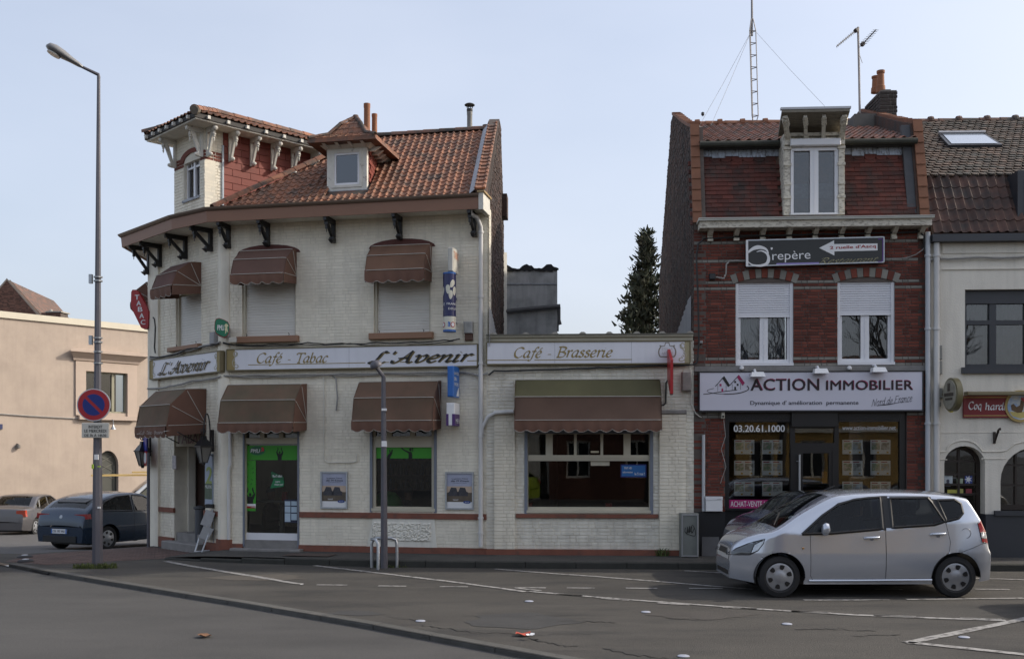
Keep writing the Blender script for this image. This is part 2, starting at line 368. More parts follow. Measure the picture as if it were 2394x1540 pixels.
# ---------------------------------------------------------------- writing
def text(parent,s,fr,box,w,m,name='lettering',shear=0.0,bold=0.0,th=.004,spacing=1.0):
 """lettering in the built-in font, fitted to the box (u0,u1,v0,v1) on the frame"""
 cu = bpy.data.curves.new('txt','FONT');cu.body = s;cu.shear = shear;cu.offset = bold;cu.space_character = spacing;cu.resolution_u = 3
 cu.offset = 0.0
 o = bpy.data.objects.new('txt',cu)
 me = bpy.data.meshes.new_from_object(o);bpy.data.objects.remove(o);bpy.data.curves.remove(cu)
 xs = [v.co.x for v in me.vertices];ys = [v.co.y for v in me.vertices];x0,x1,y0,y1 = min(xs),max(xs),min(ys),max(ys)
 u0,u1,v0,v1 = box
 for v in me.vertices:
  v.co = fr.p(u0+(v.co.x-x0)/(x1-x0)*(u1-u0),v0+(v.co.y-y0)/(y1-y0)*(v1-v0),w+th)
 if bold:                                   # heavier strokes: the outline laid down again, slightly shifted
  bm = bmesh.new();bm.from_mesh(me);k = bold*(v1-v0)*1.6
  for i,(a,b) in enumerate(((1,0),(-1,0),(0,.7))):
   g = bmesh.ops.duplicate(bm,geom=[f for f in bm.faces][:len(me.polygons)])['geom']
   for v in g:
    if isinstance(v,bmesh.types.BMVert): v.co += fr.U*a*k+Vector((0,0,b*k))-fr.N*.0004*(i+1)
  bm.to_mesh(me);bm.free()
 me.name = name;me.materials.clear();me.materials.append(m);return link(name,me,parent)
def cr(pts,n=8):
 """Catmull-Rom through the points"""
 if len(pts) < 3: return pts
 P = [pts[0]]+list(pts)+[pts[-1]];o = []
 for i in range(1,len(P)-2):
  a,b,c,d = P[i-1:i+3]
  for k in range(n):
   t = k/n;o.append(tuple(.5*((2*b[j])+(-a[j]+c[j])*t+(2*a[j]-5*b[j]+4*c[j]-d[j])*t*t+(-a[j]+3*b[j]-3*c[j]+d[j])*t**3) for j in range(2)))
 o.append(tuple(pts[-1]));return o
# pen skeletons: glyph -> (advance, strokes); x-height .45, capitals .7
GL = {
 'C': (.60,[[(.55,.58),(.50,.67),(.36,.70),(.16,.58),(.08,.34),(.14,.10),(.30,.0),(.46,.05),(.55,.16)]]),
 'a': (.43,[[(.36,.42),(.24,.45),(.10,.33),(.05,.14),(.12,.01),(.22,.06),(.33,.26),(.37,.44)],[(.37,.44),(.31,.14),(.33,.01),(.43,.08)]]),
 'f': (.30,[[(.42,.66),(.34,.72),(.25,.60),(.18,.30),(.11,-.08),(.02,-.20),(-.08,-.16)],[(.06,.43),(.33,.43)]]),
 'é': (.37,[[(.06,.20),(.22,.24),(.31,.34),(.25,.45),(.13,.38),(.05,.20),(.09,.04),(.20,.0),(.32,.10)],[(.20,.53),(.33,.68)]]),
 'e': (.37,[[(.06,.20),(.22,.24),(.31,.34),(.25,.45),(.13,.38),(.05,.20),(.09,.04),(.20,.0),(.32,.10)]]),
 '-': (.40,[[(.08,.24),(.28,.24)]]),' ': (.20,[]),
 'T': (.52,[[(.05,.58),(.07,.69),(.30,.685),(.55,.69),(.56,.58)],[(.31,.69),(.28,.3),(.25,.0)],[(.15,.0),(.36,.0)]]),
 'b': (.42,[[(.12,.74),(.08,.30),(.08,.08),(.18,.0),(.30,.10),(.34,.30),(.27,.44),(.16,.38),(.09,.24)]]),
 'c': (.35,[[(.31,.36),(.26,.45),(.14,.40),(.05,.20),(.09,.03),(.19,.0),(.31,.10)]]),
 'B': (.56,[[(.18,.69),(.15,.34),(.12,.0)],[(.06,.69),(.30,.70),(.48,.62),(.44,.45),(.30,.37),(.16,.36)],[(.30,.37),(.47,.30),(.50,.16),(.38,.02),(.04,.0)]]),
 'r': (.31,[[(.04,.38),(.10,.45),(.11,.30),(.08,.0)],[(.09,.20),(.17,.38),(.26,.45),(.33,.40)]]),
 's': (.32,[[(.28,.37),(.20,.45),(.10,.39),(.13,.28),(.23,.20),(.24,.07),(.13,.0),(.02,.08)]]),
 'i': (.23,[[(.03,.37),(.10,.45),(.09,.25),(.07,.08),(.12,.0),(.22,.09)],[(.125,.60),(.135,.62)]]),
 'L': (.55,[[(.40,.64),(.34,.71),(.25,.62),(.21,.34),(.14,.05),(.04,.0),(.0,.07),(.10,.11),(.26,.02),(.40,.0),(.50,.10)]]),
 "'": (.18,[[(.12,.72),(.08,.54)]]),
 'A': (.66,[[(.0,.16),(.02,.03),(.12,.01),(.26,.20),(.40,.50),(.50,.73)],[(.50,.73),(.48,.40),(.50,.08),(.58,.0),(.66,.08)],[(.16,.26),(.34,.30),(.50,.25)]]),
 'v': (.45,[[(.02,.36),(.10,.46),(.15,.34),(.14,.10),(.20,.0),(.34,.12),(.40,.32),(.34,.46),(.24,.38)]]),
 'n': (.46,[[(.03,.37),(.10,.45),(.10,.25),(.06,.0)],[(.08,.16),(.20,.38),(.30,.44),(.34,.34),(.31,.08),(.36,.0),(.46,.10)]]),
 'R': (.62,[[(.20,.69),(.16,.30),(.10,.0)],[(.0,.60),(.12,.70),(.34,.71),(.48,.60),(.40,.42),(.22,.35)],[(.24,.36),(.38,.18),(.52,.0),(.66,.02)]]),
 't': (.30,[[(.16,.60),(.10,.20),(.12,.02),(.20,.0),(.30,.09)],[(.02,.43),(.28,.44)]]),
 'u': (.46,[[(.03,.38),(.10,.45),(.08,.14),(.14,.0),(.26,.10),(.36,.44)],[(.36,.44),(.32,.10),(.37,.0),(.46,.10)]]),
 'o': (.42,[[(.22,.45),(.09,.36),(.05,.16),(.13,.01),(.26,.06),(.35,.26),(.30,.42),(.22,.45)]]),
 'd': (.46,[[(.33,.40),(.22,.44),(.08,.30),(.05,.10),(.15,.0),(.28,.14),(.36,.40),(.44,.74)],[(.44,.74),(.34,.2),(.36,.0),(.46,.08)]]),
 'N': (.66,[[(.04,.0),(.14,.40),(.20,.68)],[(.20,.68),(.36,.30),(.46,.02)],[(.46,.02),(.56,.40),(.64,.72)]]),
 'F': (.54,[[(.20,.70),(.12,.30),(.06,.0)],[(.14,.69),(.40,.70),(.58,.72)],[(.12,.38),(.40,.40)]]),
 'h': (.45,[[(.12,.74),(.09,.3),(.06,.0)],[(.08,.2),(.18,.4),(.28,.44),(.33,.32),(.30,.06),(.38,.0)]]),
 'q': (.44,[[(.34,.42),(.20,.45),(.06,.28),(.07,.06),(.18,.0),(.30,.16),(.36,.44)],[(.36,.44),(.30,.1),(.27,-.2)]]),
}
def pen(parent,s,fr,box,w,m,name='lettering',nib=.085,ang=38,thin=.022,shear=.22,th=.004,deltas=((0,0),),rot=0.0,per=False):
 """lettering drawn with a broad pen along the skeletons, fitted to the box"""
 na = Vector((math.cos(R(ang)),math.sin(R(ang))));x = 0;S = []
 gi = []
 for ci,ch in enumerate(s):
  adv,st = GL[ch]
  for q in st: S.append([(x+a,b) for a,b in cr(q,6)]);gi.append(ci)
  x += adv
 S = [[(a+b*shear,b) for a,b in q] for q in S];xs = [a for q in S for a,b in q];ys = [b for q in S for a,b in q]
 x0,x1,y0,y1 = min(xs)-nib/2,max(xs)+nib/2,min(ys)-thin,max(ys)+thin;u0,u1,v0,v1 = box;mb = MB()
 cu,cv = (u0+u1)/2,(v0+v1)/2
 for du,dv in deltas:
  for qi,q in enumerate(S):
   if per and qi and gi[qi] != gi[qi-1]: me = mb.mesh(name);me.materials.append(m);link(name,me,parent);mb = MB()
   lft = [];rgt = []
   for k,p in enumerate(q):
    a = Vector(q[max(k-1,0)]);b = Vector(q[min(k+1,len(q)-1)]);d = (b-a);d = d.normalized() if d.length > 1e-6 else Vector((1,0))
    hw = max(thin,abs(na.x*d.y-na.y*d.x)*nib)/2;nn = Vector((-d.y,d.x))*hw;lft.append(Vector(p)+nn);rgt.append(Vector(p)-nn)
   def P(z):
    a = u0+(z[0]-x0)/(x1-x0)*(u1-u0)+du;b = v0+(z[1]-y0)/(y1-y0)*(v1-v0)+dv
    if rot: a,b = cu+(a-cu)*math.cos(rot)-(b-cv)*math.sin(rot),cv+(a-cu)*math.sin(rot)+(b-cv)*math.cos(rot)
    return fr.p(a,b,w+th+P.k*.0003)
   P.k = 0
   for k in range(len(q)-1): mb.poly([P(lft[k]),P(rgt[k]),P(rgt[k+1]),P(lft[k+1])])
 me = mb.mesh(name);me.materials.append(m);return link(name,me,parent)
def ribbon(fr,pts,t,w,mb):
 """flat band of width t along points on the frame"""
 L_ = []
 for k,p in enumerate(pts):
  a = Vector(pts[max(k-1,0)]);b = Vector(pts[min(k+1,len(pts)-1)]);d = (b-a).normalized();tt = t[k] if isinstance(t,(list,tuple)) else t
  n = Vector((-d.y,d.x))*tt/2;L_.append((Vector(p)+n,Vector(p)-n))
 for (a,b),(c,d) in zip(L_,L_[1:]): mb.poly([fr.p(a.x,a.y,w),fr.p(b.x,b.y,w),fr.p(d.x,d.y,w),fr.p(c.x,c.y,w)])
 return mb
# ---------------------------------------------------------------- frames of the place (from the photograph's vanishing lines)
FB = Fr(0,19.2,1,-.056)                      # street line: annex, brick house, white house
_z = 19.2/(1-.056*(1137-CX)/F*-1)
BX,BY = -.4566,19.2255
FM = Fr(BX,BY,.98,-.201)                     # long cafe front, turned slightly away
FC = Fr(-5.73,20.3,.7071,-.7071)             # chamfered corner front
UM = FM.hit(522,1000)[0]                       # left end of long front
UC = FC.hit(351,1000)[0]                       # left end of corner front
GD = Vector((.056,1,0)).normalized()          # direction of the party walls
# ================================================================ GROUND
ASPH = mat('worn_asphalt',(.057,.052,.045),.92,.34,.8,col2=(.034,.032,.029),t2=.57,sharp=.16,bump=.7,bscale=90,stretch=(.35,1,1),speck=.45)
ROADM = mat('smooth_road_asphalt',(.064,.061,.058),.9,.18,.7,col2=(.049,.047,.045),t2=.57,sharp=.25,bump=.5,bscale=110,stretch=(.4,1,1),speck=.34)
PAVEM = mat('pavement_asphalt',(.058,.055,.050),.92,.25,1.4,col2=(.040,.038,.035),t2=.56,sharp=.25,bump=.5,bscale=80,speck=.25)
KERB = mat('dark_kerb_stone',(.036,.036,.031),.9,.22,5,isl=.12,bump=.5,bscale=50)
KERB2 = mat('concrete_kerb_stone',(.080,.077,.070),.9,.25,5,isl=.15,bump=.5,bscale=50)
LINE = mat('worn_white_line',(.29,.28,.265),.8,.2,6,col2=(.09,.085,.08),t2=.55,sharp=.12)
ZR = -.055
def flat(name,pts,m,kind='structure',parent=None):
 mb = MB();mb.poly(pts);me = mb.mesh(name);me.materials.append(m);o = link(name,me,parent)
 if kind: o['kind'] = kind
 return o
E = 900
# edge of the forecourt: a kerb running from the left, towards the camera on the right
kp = [(-160,1290),(-60,1303),(20,1318),(110,1335),(200,1350),(310,1368),(420,1386),(560,1408),(700,1431),(850,1456),(1000,1484),(1150,1511),(1300,1538),(1460,1568),(1650,1606),(1880,1655)]
KP = [onz(x,y,0) for x,y in kp]
def resample(P,step):
 out = [P[0].copy()];acc = 0
 for a,b in zip(P,P[1:]):
  l = (b-a).length;t = step-acc
  while t <= l: out.append(a+(b-a)*(t/l));t += step
  acc = (acc+l) % step
 return out
XE = [KP[-1]+Vector((14,-5.5,0)),Vector((E,-2,0))]
road = flat('road',[(-E,-E,ZR),(E,-E,ZR),(E,-1.9,ZR)]+[(p.x,p.y+.08,ZR) for p in (XE[:1]+KP[::-1])]+[(-E,KP[0].y+.1,ZR)],ROADM)
bk = [onz(60,1294),onz(150,1288),onz(230,1283.5),onz(352,1276)]
court = flat('forecourt',KP+XE+[Vector((E,E,0)),Vector((-4,E,0)),Vector((-5,26,0))]+bk[::-1],ASPH)
# side street falling away to the left behind the corner
r0 = [Vector((-E,KP[0].y+.05,ZR)),KP[0]+Vector((0,.05,0))]+bk+[Vector((-4,23.5,0))];mb = MB();g = []
for dy,dz in ((0,0),(6,-.49),(17,-.92),(60,-1.6),(E,-3)): g += [Vector((p.x,p.y+dy,p.z+dz-.001)) for p in r0]
n = len(r0);mb.faces(g,[(j*n+i,j*n+i+1,(j+1)*n+i+1,(j+1)*n+i) for j in range(4) for i in range(n-1)]);struct(mb.build('side_street',mat('side_street_asphalt',(.085,.083,.082),.9,.2,1.2,bump=.5,bscale=80)))
def gz(y): return -.49*(y-21)/6 if y < 27 else -.49-.43*(y-27)/11
kerbline = struct(link('roadside_kerb',None));
def kerbstones(P,step,wdt,z0,z1,m,parent,gap=.012,round_=.02,lift=.004):
 S = resample(P,step)
 for a,b in zip(S,S[1:]):
  d = (b-a).normalized();n = Vector((d.y,-d.x,0));a2,b2 = a+d*gap/2,b-d*gap/2;mb = MB();zt = z1+lift+random.uniform(0,.004)
  pr = [(0,z0),(0,zt-round_),(round_,zt),(wdt,zt),(wdt,z0)]
  A = [a2-n*q+Vector((0,0,z)) for q,z in pr];B = [b2-n*q+Vector((0,0,z)) for q,z in pr];k = len(pr)
  mb.faces(A+B,[tuple(range(k-1,-1,-1)),tuple(range(k,2*k))]+[(i,(i+1) % k,k+(i+1) % k,k+i) for i in range(k)])
  mb.build('kerb_stone',m,parent)
kerbstones([p+Vector((0,0,0)) for p in KP[2:]],1.0,.16,ZR-.02,0,KERB2,kerbline)
# raised pavement along the fronts
kq = [(384,1307),(470,1312),(600,1317),(725,1321),(900,1325),(1128,1327.5),(1630,1331),(2100,1333.5),(2394,1335),(2700,1336)]
KQ = [onz(x,y,0) for x,y in kq]
PH = .115
pv = [q+Vector((0,.06,PH*(.28,.8)[i] if i < 2 else PH)) for i,q in enumerate(KQ)]
wallpts = [FB.p(12,PH,-.2),FB.p(-.46,PH,-.2),FM.p(UM,PH,-.1),FC.p(FC.hit(480,1200)[0],.03,.1),FC.p(FC.hit(440,1200)[0],.0,.45)]
mb = MB();top = pv+[FB.p(15,PH,-.3)]+[FB.p(-.46,PH,-.3),FM.p(UM,PH,-.3),FC.p(FC.hit(470,1200)[0],PH*.4,-.3)]
mb.poly(top);pavement = struct(mb.build('pavement',PAVEM))
kerb2 = struct(link('pavement_kerb',None))
P2 = [q.copy() for q in KQ]
S = resample(P2,.88)
for i,(a,b) in enumerate(zip(S,S[1:])):
 d = (b-a).normalized();n = Vector((d.y,-d.x,0));zt = PH*min(1,.25+i*.25)+random.uniform(0,.004);mb = MB();a2,b2 = a+d*.005,b-d*.005
 pr = [(0,-.05),(0,zt-.015),(.015,zt+.003),(.15,zt+.003),(.15,-.05)];A = [a2-n*q+Vector((0,0,z)) for q,z in pr];B = [b2-n*q+Vector((0,0,z)) for q,z in pr];k = 5
 mb.faces(A+B,[tuple(range(k-1,-1,-1)),tuple(range(k,2*k))]+[(i_,(i_+1) % k,k+(i_+1) % k,k+i_) for i_ in range(k)]);mb.build('kerb_stone',KERB,kerb2)
# red paved corner, flush with the ground
m = mat('red_paver',(.098,.062,.052),.9,.2,3,isl=.2,bump=.4,bscale=60)
mj = mat('red_paver_joint',(.085,.060,.052),.95,.2,5)
rp = [onz(x,y,.004) for x,y in [(10,1312),(70,1296),(230,1284),(352,1277),(430,1287),(520,1296),(470,1303),(384,1305),(250,1312),(110,1320)]]
redp = flat('paved_corner',rp,mj)
def inpoly(x,y,P):
 c = False;j = len(P)-1
 for i in range(len(P)):
  if (P[i][1] > y) != (P[j][1] > y) and x < (P[j][0]-P[i][0])*(y-P[i][1])/(P[j][1]-P[i][1])+P[i][0]: c = not c
  j = i
 return c
mb = MB();rr = random.Random(5);RP = [(p.x,p.y) for p in rp];xs = [p[0] for p in RP];ys = [p[1] for p in RP]
y = min(ys);r = 0;pl = []
while y < max(ys):
 x = min(xs)+(r % 2)*.11
 while x < max(xs):
  if all(inpoly(x+a,y+b,RP) for a,b in ((0,0),(.2,0),(.2,.1),(0,.1))): pl.append((x,y))
  x += .22
 y += .11;r += 1
pl.sort(key=lambda q: q[0]**2+q[1]**2)
me = bpy.data.meshes.new('paver');me.from_pydata([(.003,.003,0),(.213,.003,0),(.213,.103,0),(.003,.103,0),(.008,.008,.006),(.208,.008,.006),(.208,.098,.006),(.008,.098,.006)],[],BRF);me.materials.append(m)
for x,y in pl[:300]:
 o = link('paver',me,redp);o.location = (x,y,.0035)
for x,y in pl[300:]: mb.faces([(x+a,y+b,.0035+c) for a,b,c in [(.003,.003,0),(.213,.003,0),(.213,.103,0),(.003,.103,0),(.008,.008,.006),(.208,.008,.006),(.208,.098,.006),(.008,.098,.006)]],BRF)
me2 = mb.mesh('paver_field');me2.materials.append(m);link('paver_field',me2,redp,'stuff')
# darker repairs and cracks in the asphalt
PATCH = mat('dark_asphalt_patch',(.044,.043,.042),.92,.2,2,bump=.6,bscale=90)
CRACK = mat('crack_tar',(.034,.032,.029),.95,.2,4)
def patch(pts,m_=PATCH,z=.004,name='asphalt_repair'): flat(name,[onz(x,y,z) for x,y in pts],m_,parent=None)
def blob(cx,cy,rx,ry,seed,n=26):
 rn = random.Random(seed);ph = [rn.uniform(0,6.28) for _ in range(4)]
 return [(cx+rx*math.cos(t)*(1+.18*math.sin(3*t+ph[0])+.1*math.sin(7*t+ph[1])),cy+ry*math.sin(t)*(1+.18*math.sin(2*t+ph[2])+.1*math.sin(5*t+ph[3]))) for t in [2*math.pi*k/n for k in range(n)]]
patch(blob(1215,1450,130,16,1));patch(blob(830,1432,60,6,2));patch(blob(610,1349,110,7,6),mat('pale_asphalt_patch',(.085,.074,.062),.92,.15,2,bump=.5,bscale=90))
patch(blob(1640,1437,120,9,12),mat('brown_asphalt_patch',(.056,.05,.044),.92,.2,2,bump=.6,bscale=90))
def crack(pts,t,seed):
 rn = random.Random(seed);P = [onz(x,y,.006) for x,y in pts];mb = MB();Q = []
 for a,b in zip(P,P[1:]):
  for k in range(8): Q.append(a+(b-a)*(k/8)+Vector((rn.uniform(-.02,.02),rn.uniform(-.06,.06),0)))
 Lq = []
 for k,p in enumerate(Q):
  d = (Q[min(k+1,len(Q)-1)]-Q[max(k-1,0)]).normalized();n = Vector((-d.y,d.x,0))*t*.7*rn.uniform(.1,.8);Lq.append((p+n,p-n))
 for (a,b),(c,d) in zip(Lq,Lq[1:]): mb.poly([a,b,d,c])
 me = mb.mesh('asphalt_crack');me.materials.append(CRACK);link('asphalt_crack',me,court)
crack([(910,1440),(960,1447),(1040,1450)],.02,1);crack([(985,1460),(1060,1470),(1120,1478),(1230,1480)],.03,2)
crack([(1240,1490),(1290,1503),(1360,1512)],.05,3);crack([(1308,1449),(1380,1452),(1450,1453)],.06,4);crack([(1410,1515),(1500,1530),(1590,1540)],.08,5)
crack([(1080,1437),(1200,1440),(1320,1437),(1500,1440),(1640,1438)],.012,6);crack([(780,1408),(860,1412),(930,1424)],.012,7);crack([(1550,1443),(1650,1446)],.03,8)
crack([(1170,1480),(1280,1482),(1400,1478)],.02,9);crack([(850,1370),(1050,1377),(1160,1382)],.012,10);crack([(1860,1470),(1960,1468),(2060,1475)],.05,11);crack([(1990,1485),(2130,1482)],.04,12)
# painted bay lines and dashes
def mark(pts,t=.10,jag=.006,name='painted_line'):
 P = [onz(x,y,.008) for x,y in pts];Q = []
 for a,b in zip(P,P[1:]):
  n = max(1,int((b-a).length/.18))
  for k in range(n): Q.append(a+(b-a)*(k/n))
 Q.append(P[-1]);mb = MB();Lq = []
 for k,p in enumerate(Q):
  d = (Q[min(k+1,len(Q)-1)]-Q[max(k-1,0)]).normalized();n = Vector((-d.y,d.x,0));Lq.append((p+n*(t/2+random.uniform(-jag,jag)),p-n*(t/2+random.uniform(-jag,jag))))
 for (a,b),(c,d) in zip(Lq,Lq[1:]): mb.poly([a,b,d,c])
 me = mb.mesh(name);me.materials.append(LINE);o = link(name,me,court)
mark([(388,1311),(440,1321),(500,1331),(600,1347),(680,1361),(705,1364)],.12)
mark([(735,1321),(900,1340),(1050,1358),(1150,1371),(1228,1382)],.11);mark([(1236,1381),(1400,1395),(1600,1410),(1800,1424),(2000,1436),(2200,1444),(2352,1449)],.10)
mark([(1157,1329),(1300,1340),(1400,1347),(1550,1359),(1690,1371),(1760,1376)],.10);mark([(1600,1333),(1720,1340)],.1);mark([(2200,1348),(2394,1354)],.1)
for x0,x1,y in [(740,812,1366),(884,950,1368.5),(1028,1094,1370),(1203,1276,1372.5),(1325,1390,1373),(1463,1537,1373.5),(1611,1690,1374),(1900,1990,1376),(2045,2110,1376),(2280,2360,1376)]: mark([(x0,y),(x1,y+.6)],.085)
for x0,x1,y0,y1 in [(1205,1264,1373.5,1379.5),(1300,1362,1387,1391.5),(1406,1472,1397.5,1402),(1537,1613,1408.5,1412.5),(1690,1770,1418.5,1422),(1850,1942,1427,1431),(2042,2142,1437,1440),(2246,2342,1443.5,1446.5)]: mark([(x0,y0),(x1,y1)],.085)
mark([(1880,1401.5),(2080,1401)],.09,.03);mark([(2120,1400),(2394,1397)],.09)
mark([(2420,1440),(2300,1465),(2122,1501)],.13);mark([(2122,1500),(2250,1513),(2420,1531)],.12)
# flat round marker studs, litter, drain
STUD = mat('pale_marker_stud',(.34,.36,.42),.5,.1,5)
for x,y in [(1237,1405),(1510,1430),(1840,1458),(2254,1489),(1598,1533),(983,1451)]:
 mb = MB();p = onz(x,y,.004);mb.lathe(p,[(.06,0),(.06,.005),(.05,.010),(.001,.012)],18);o = mb.build('marker_stud',STUD,None,True)
 tag(o,{1237: 'white round stud nearest the middle of the long bay line',1510: 'white round stud on asphalt between middle and silver car',1840: 'white round stud in front of the silver car front door',2254: 'white round stud inside the painted corner at right',1598: 'white round stud at the bottom edge of the picture',983: 'white round stud beside the roadside kerb crack'}[x],'marker stud','flat white studs on the forecourt')
def leaf(name,x,y,s,m_,label,cat,z=.01,seed=1):
 rn = random.Random(seed);c = onz(x,y,z);mb = MB();n = 12
 ring = [c+Vector((s*math.cos(6.28*k/n)*rn.uniform(.5,1.1),s*math.sin(6.28*k/n)*rn.uniform(.5,1.1),rn.uniform(.004,.35*s))) for k in range(n)]
 for k in range(n): mb.poly([c,ring[k],ring[(k+1) % n]])
 me = mb.mesh(name);me.materials.append(m_);tag(link(name,me),label,cat)
leaf('dead_leaf',478,1487,.10,mat('dead_leaf',(.16,.08,.04),.8,.2,9),'curled brown dead leaf lying on the road','leaf',ZR+.01,3)
leaf('litter_scrap',1228,1484,.11,mat('red_litter',(.42,.07,.04),.6,.2,9),'crumpled red scrap of litter behind the roadside kerb','litter',.01,4)
leaf('paper_scrap',1238,1484,.06,WHT,'crumpled white paper scrap touching the red litter','litter',.05,5)
leaf('paper_scrap',706,1374-8,.03,WHT,'tiny white paper scrap beside the first painted line','litter',.01,6)
for i,(x,y) in enumerate([(58,1303),(60,1313)]):
 c = onz(x,y,.0);mb = MB();mb.lathe(c,[(.15,-.01),(.14,.025),(.11,.045),(.09,.05)],24);o = mb.build('traffic_dome',mat('black_rubber',(.03,.03,.032),.7,.15,9),None,30)
 mb = MB();mb.lathe(c,[(.06,.05),(.05,.06),(.001,.065)],16);mb.build('cap',GALV,o,30)
 tag(o,['flat black rubber dome on red paving, farther of two','flat black rubber dome on red paving, nearer of two'][i],'rubber dome','rubber domes at the paved corner')
mb = MB();a = onz(66,1326,0);b = onz(112,1336,0);d = (b-a).normalized();n = Vector((d.y,-d.x,0))
mb.hexa([a+n*.012+Vector((0,0,ZR+.005)),b+n*.012+Vector((0,0,ZR+.005)),b-n*.1+Vector((0,0,ZR+.005)),a-n*.1+Vector((0,0,ZR+.005)),a+n*.012+Vector((0,0,-.02)),b+n*.012+Vector((0,0,-.02)),b-n*.1+Vector((0,0,-.02)),a-n*.1+Vector((0,0,-.02))])
tag(mb.build('drain_inlet',BLACKM),'dark drain opening in the kerb at far left','drain')
mb = MB();c = FM.p(FM.hit(760,1300)[0],PH,.75);mb.hexa([c+FM.U*a+FM.N*b+Vector((0,0,z)) for z in (.001,.006) for a,b in ((-.45,-.22),(.45,-.22),(.45,.22),(-.45,.22))])
tag(mb.build('manhole_cover',mat('rusty_cover',(.07,.05,.042),.85,.3,7,bump=.6,bscale=50)),'rusty rectangular cover set in the pavement before the poster','manhole cover')
# weeds
GRASS = mat('weed_green',(.075,.095,.025),.8,.3,12,isl=.3)
def tuft(name,c,rad,n,h,label,seed,sq=1.0):
 rn = random.Random(seed);mb = MB()
 for _ in range(n):
  t = rn.uniform(0,6.28);q = rad*math.sqrt(rn.random());p = Vector(c)+Vector((q*math.cos(t),q*math.sin(t)*sq,0));a = rn.uniform(0,6.28);hh = h*rn.uniform(.4,1);w_ = Vector((math.cos(a),math.sin(a),0))*.009;lean = Vector((rn.uniform(-1,1),rn.uniform(-1,1),0))*hh*.6
  mb.poly([p-w_,p+w_,p+lean*.5+w_*.7+Vector((0,0,hh*.7)),p+lean+Vector((0,0,hh))])
 me = mb.mesh(name);me.materials.append(GRASS);o = link(name,me);o['kind'] = 'stuff';tag(o,label,'weeds')
# ================================================================ CORNER CAFE
VUP = Vector((0,0,1))
cafe = thing('corner_cafe',FM.p(-2.6,0,-2),'white painted brick corner cafe with brown awnings and orange tiled roof','building')
OV = .50                                                   # eaves overhang
ZG = FM.hit(800,468,OV+.06)[1]                           # top of the gutter
ZW = ZG-.12                                                # top of the walls
d1 = FM.rect(568,1000,699.5,1291);d1 = (d1[0],d1[1],0.0,FM.hit(630,995)[1])
w2 = FM.rect(865,990,1021,1196)
s1 = FM.rect(566,640,691,789);s2 = FM.rect(874,628,1006,781)
hM = [d1,w2,s1,s2]
mb = MB();holed(mb,FM,UM,0,-.1,ZW,-.30,-.008,hM);wallm = mb.build('wall',WHITEJ,cafe)
PL = FM.hit(900,1277)[1];BD0,BD1 = FM.hit(900,1211)[1],FM.hit(900,1198)[1]
relief = [(FM.hit(858,1276)[0],PL),(FM.hit(1022,1276)[0],PL),(FM.hit(1016,1211)[0],BD0),(FM.hit(872,1211)[0],BD0)]
bricks(wallm,FM,(UM,0,PL,ZW),hM+[(UM,0,BD0,BD1),(relief[0][0],relief[1][0]-.02,PL,BD0)],.062,.225,.008,-.008,.006,WHITEBR,300,seed=11,jit=.0015)
mb = MB();holed(mb,FM,UM,-.02,-.05,PL,-.02,.035,[d1]);mb.build('plinth',REDBAND,wallm)
mb = MB();mb.box(FM,d1[1]+.01,-.02,BD0,BD1,-.02,.03);mb.build('string_band',REDBAND,wallm)
mb = MB();mb.prism(FM,relief,-.02,.012);rl = mb.build('relief_panel',WHITEP,wallm)
a = FM.rect(870,1219,1009,1266);rn = random.Random(4);mb = MB();nx,ny = 46,16;g = []
for j in range(ny+1):
 for i in range(nx+1): g.append(FM.p(a[0]+(a[1]-a[0])*i/nx,a[2]+(a[3]-a[2])*j/ny,.013 if i in (0,nx) or j in (0,ny) else .016+rn.random()*.028))
mb.faces(g,[(j*(nx+1)+i,j*(nx+1)+i+1,(j+1)*(nx+1)+i+1,(j+1)*(nx+1)+i) for j in range(ny) for i in range(nx)]);me = mb.mesh('rough_stucco');me.materials.append(WHITEP);link('rough_stucco',me,rl)
# corner front
d3 = (FC.hit(407,1200)[0],FC.hit(480,1200)[0],0.0,FC.hit(440,1012)[1]);s3 = FC.rect(411,690,470,806)
hC = [d3,s3];UE = FC.hit(519,1000)[0]
mb = MB();holed(mb,FC,UC,UE,-.1,ZW,-.30,-.008,hC);wallc = mb.build('corner_wall',WHITEJ,cafe)
cp = FC.hit(400,1256)[1];cb0,cb1 = FC.hit(400,1197)[1],FC.hit(400,1186)[1]
bricks(wallc,FC,(UC,UE,cp,ZW),hC+[(UC,UE,cb0,cb1)],.062,.225,.009,-.008,.008,WHITEBR,300,seed=12)
mb = MB();holed(mb,FC,UC,UE,-.05,cp,-.02,.04,[d3]);mb.build('plinth',REDBAND,wallc)
mb = MB();mb.box(FC,UC-.01,d3[0]+.02,cb0,cb1,-.02,.035);mb.box(FC,d3[1]-.02,UE,cb0,cb1,-.02,.035);mb.build('string_band',REDBAND,wallc)
# pilasters: left edge, and the rounded one between the two fronts
mb = MB();q = FC.hit(374,1000)[0];mb.box(FC,UC-.012,q,-.05,ZW,-.01,.05);pil = mb.build('pilaster',WHITEBR,wallc)
cpt = (FM.p(UM,0)+FC.p(UE,0))/2;mb = MB()
mb.lathe(cpt+Vector((.05,.10,.25)),[(.17,0),(.17,ZW-.25)],12);mb.build('rounded_pilaster',WHITEBR,wallc,30)
mb = MB();mb.lathe(cpt+Vector((.05,.10,-.05)),[(.21,0),(.21,.36)],12);mb.build('pilaster_base',REDBAND,wallc,30)
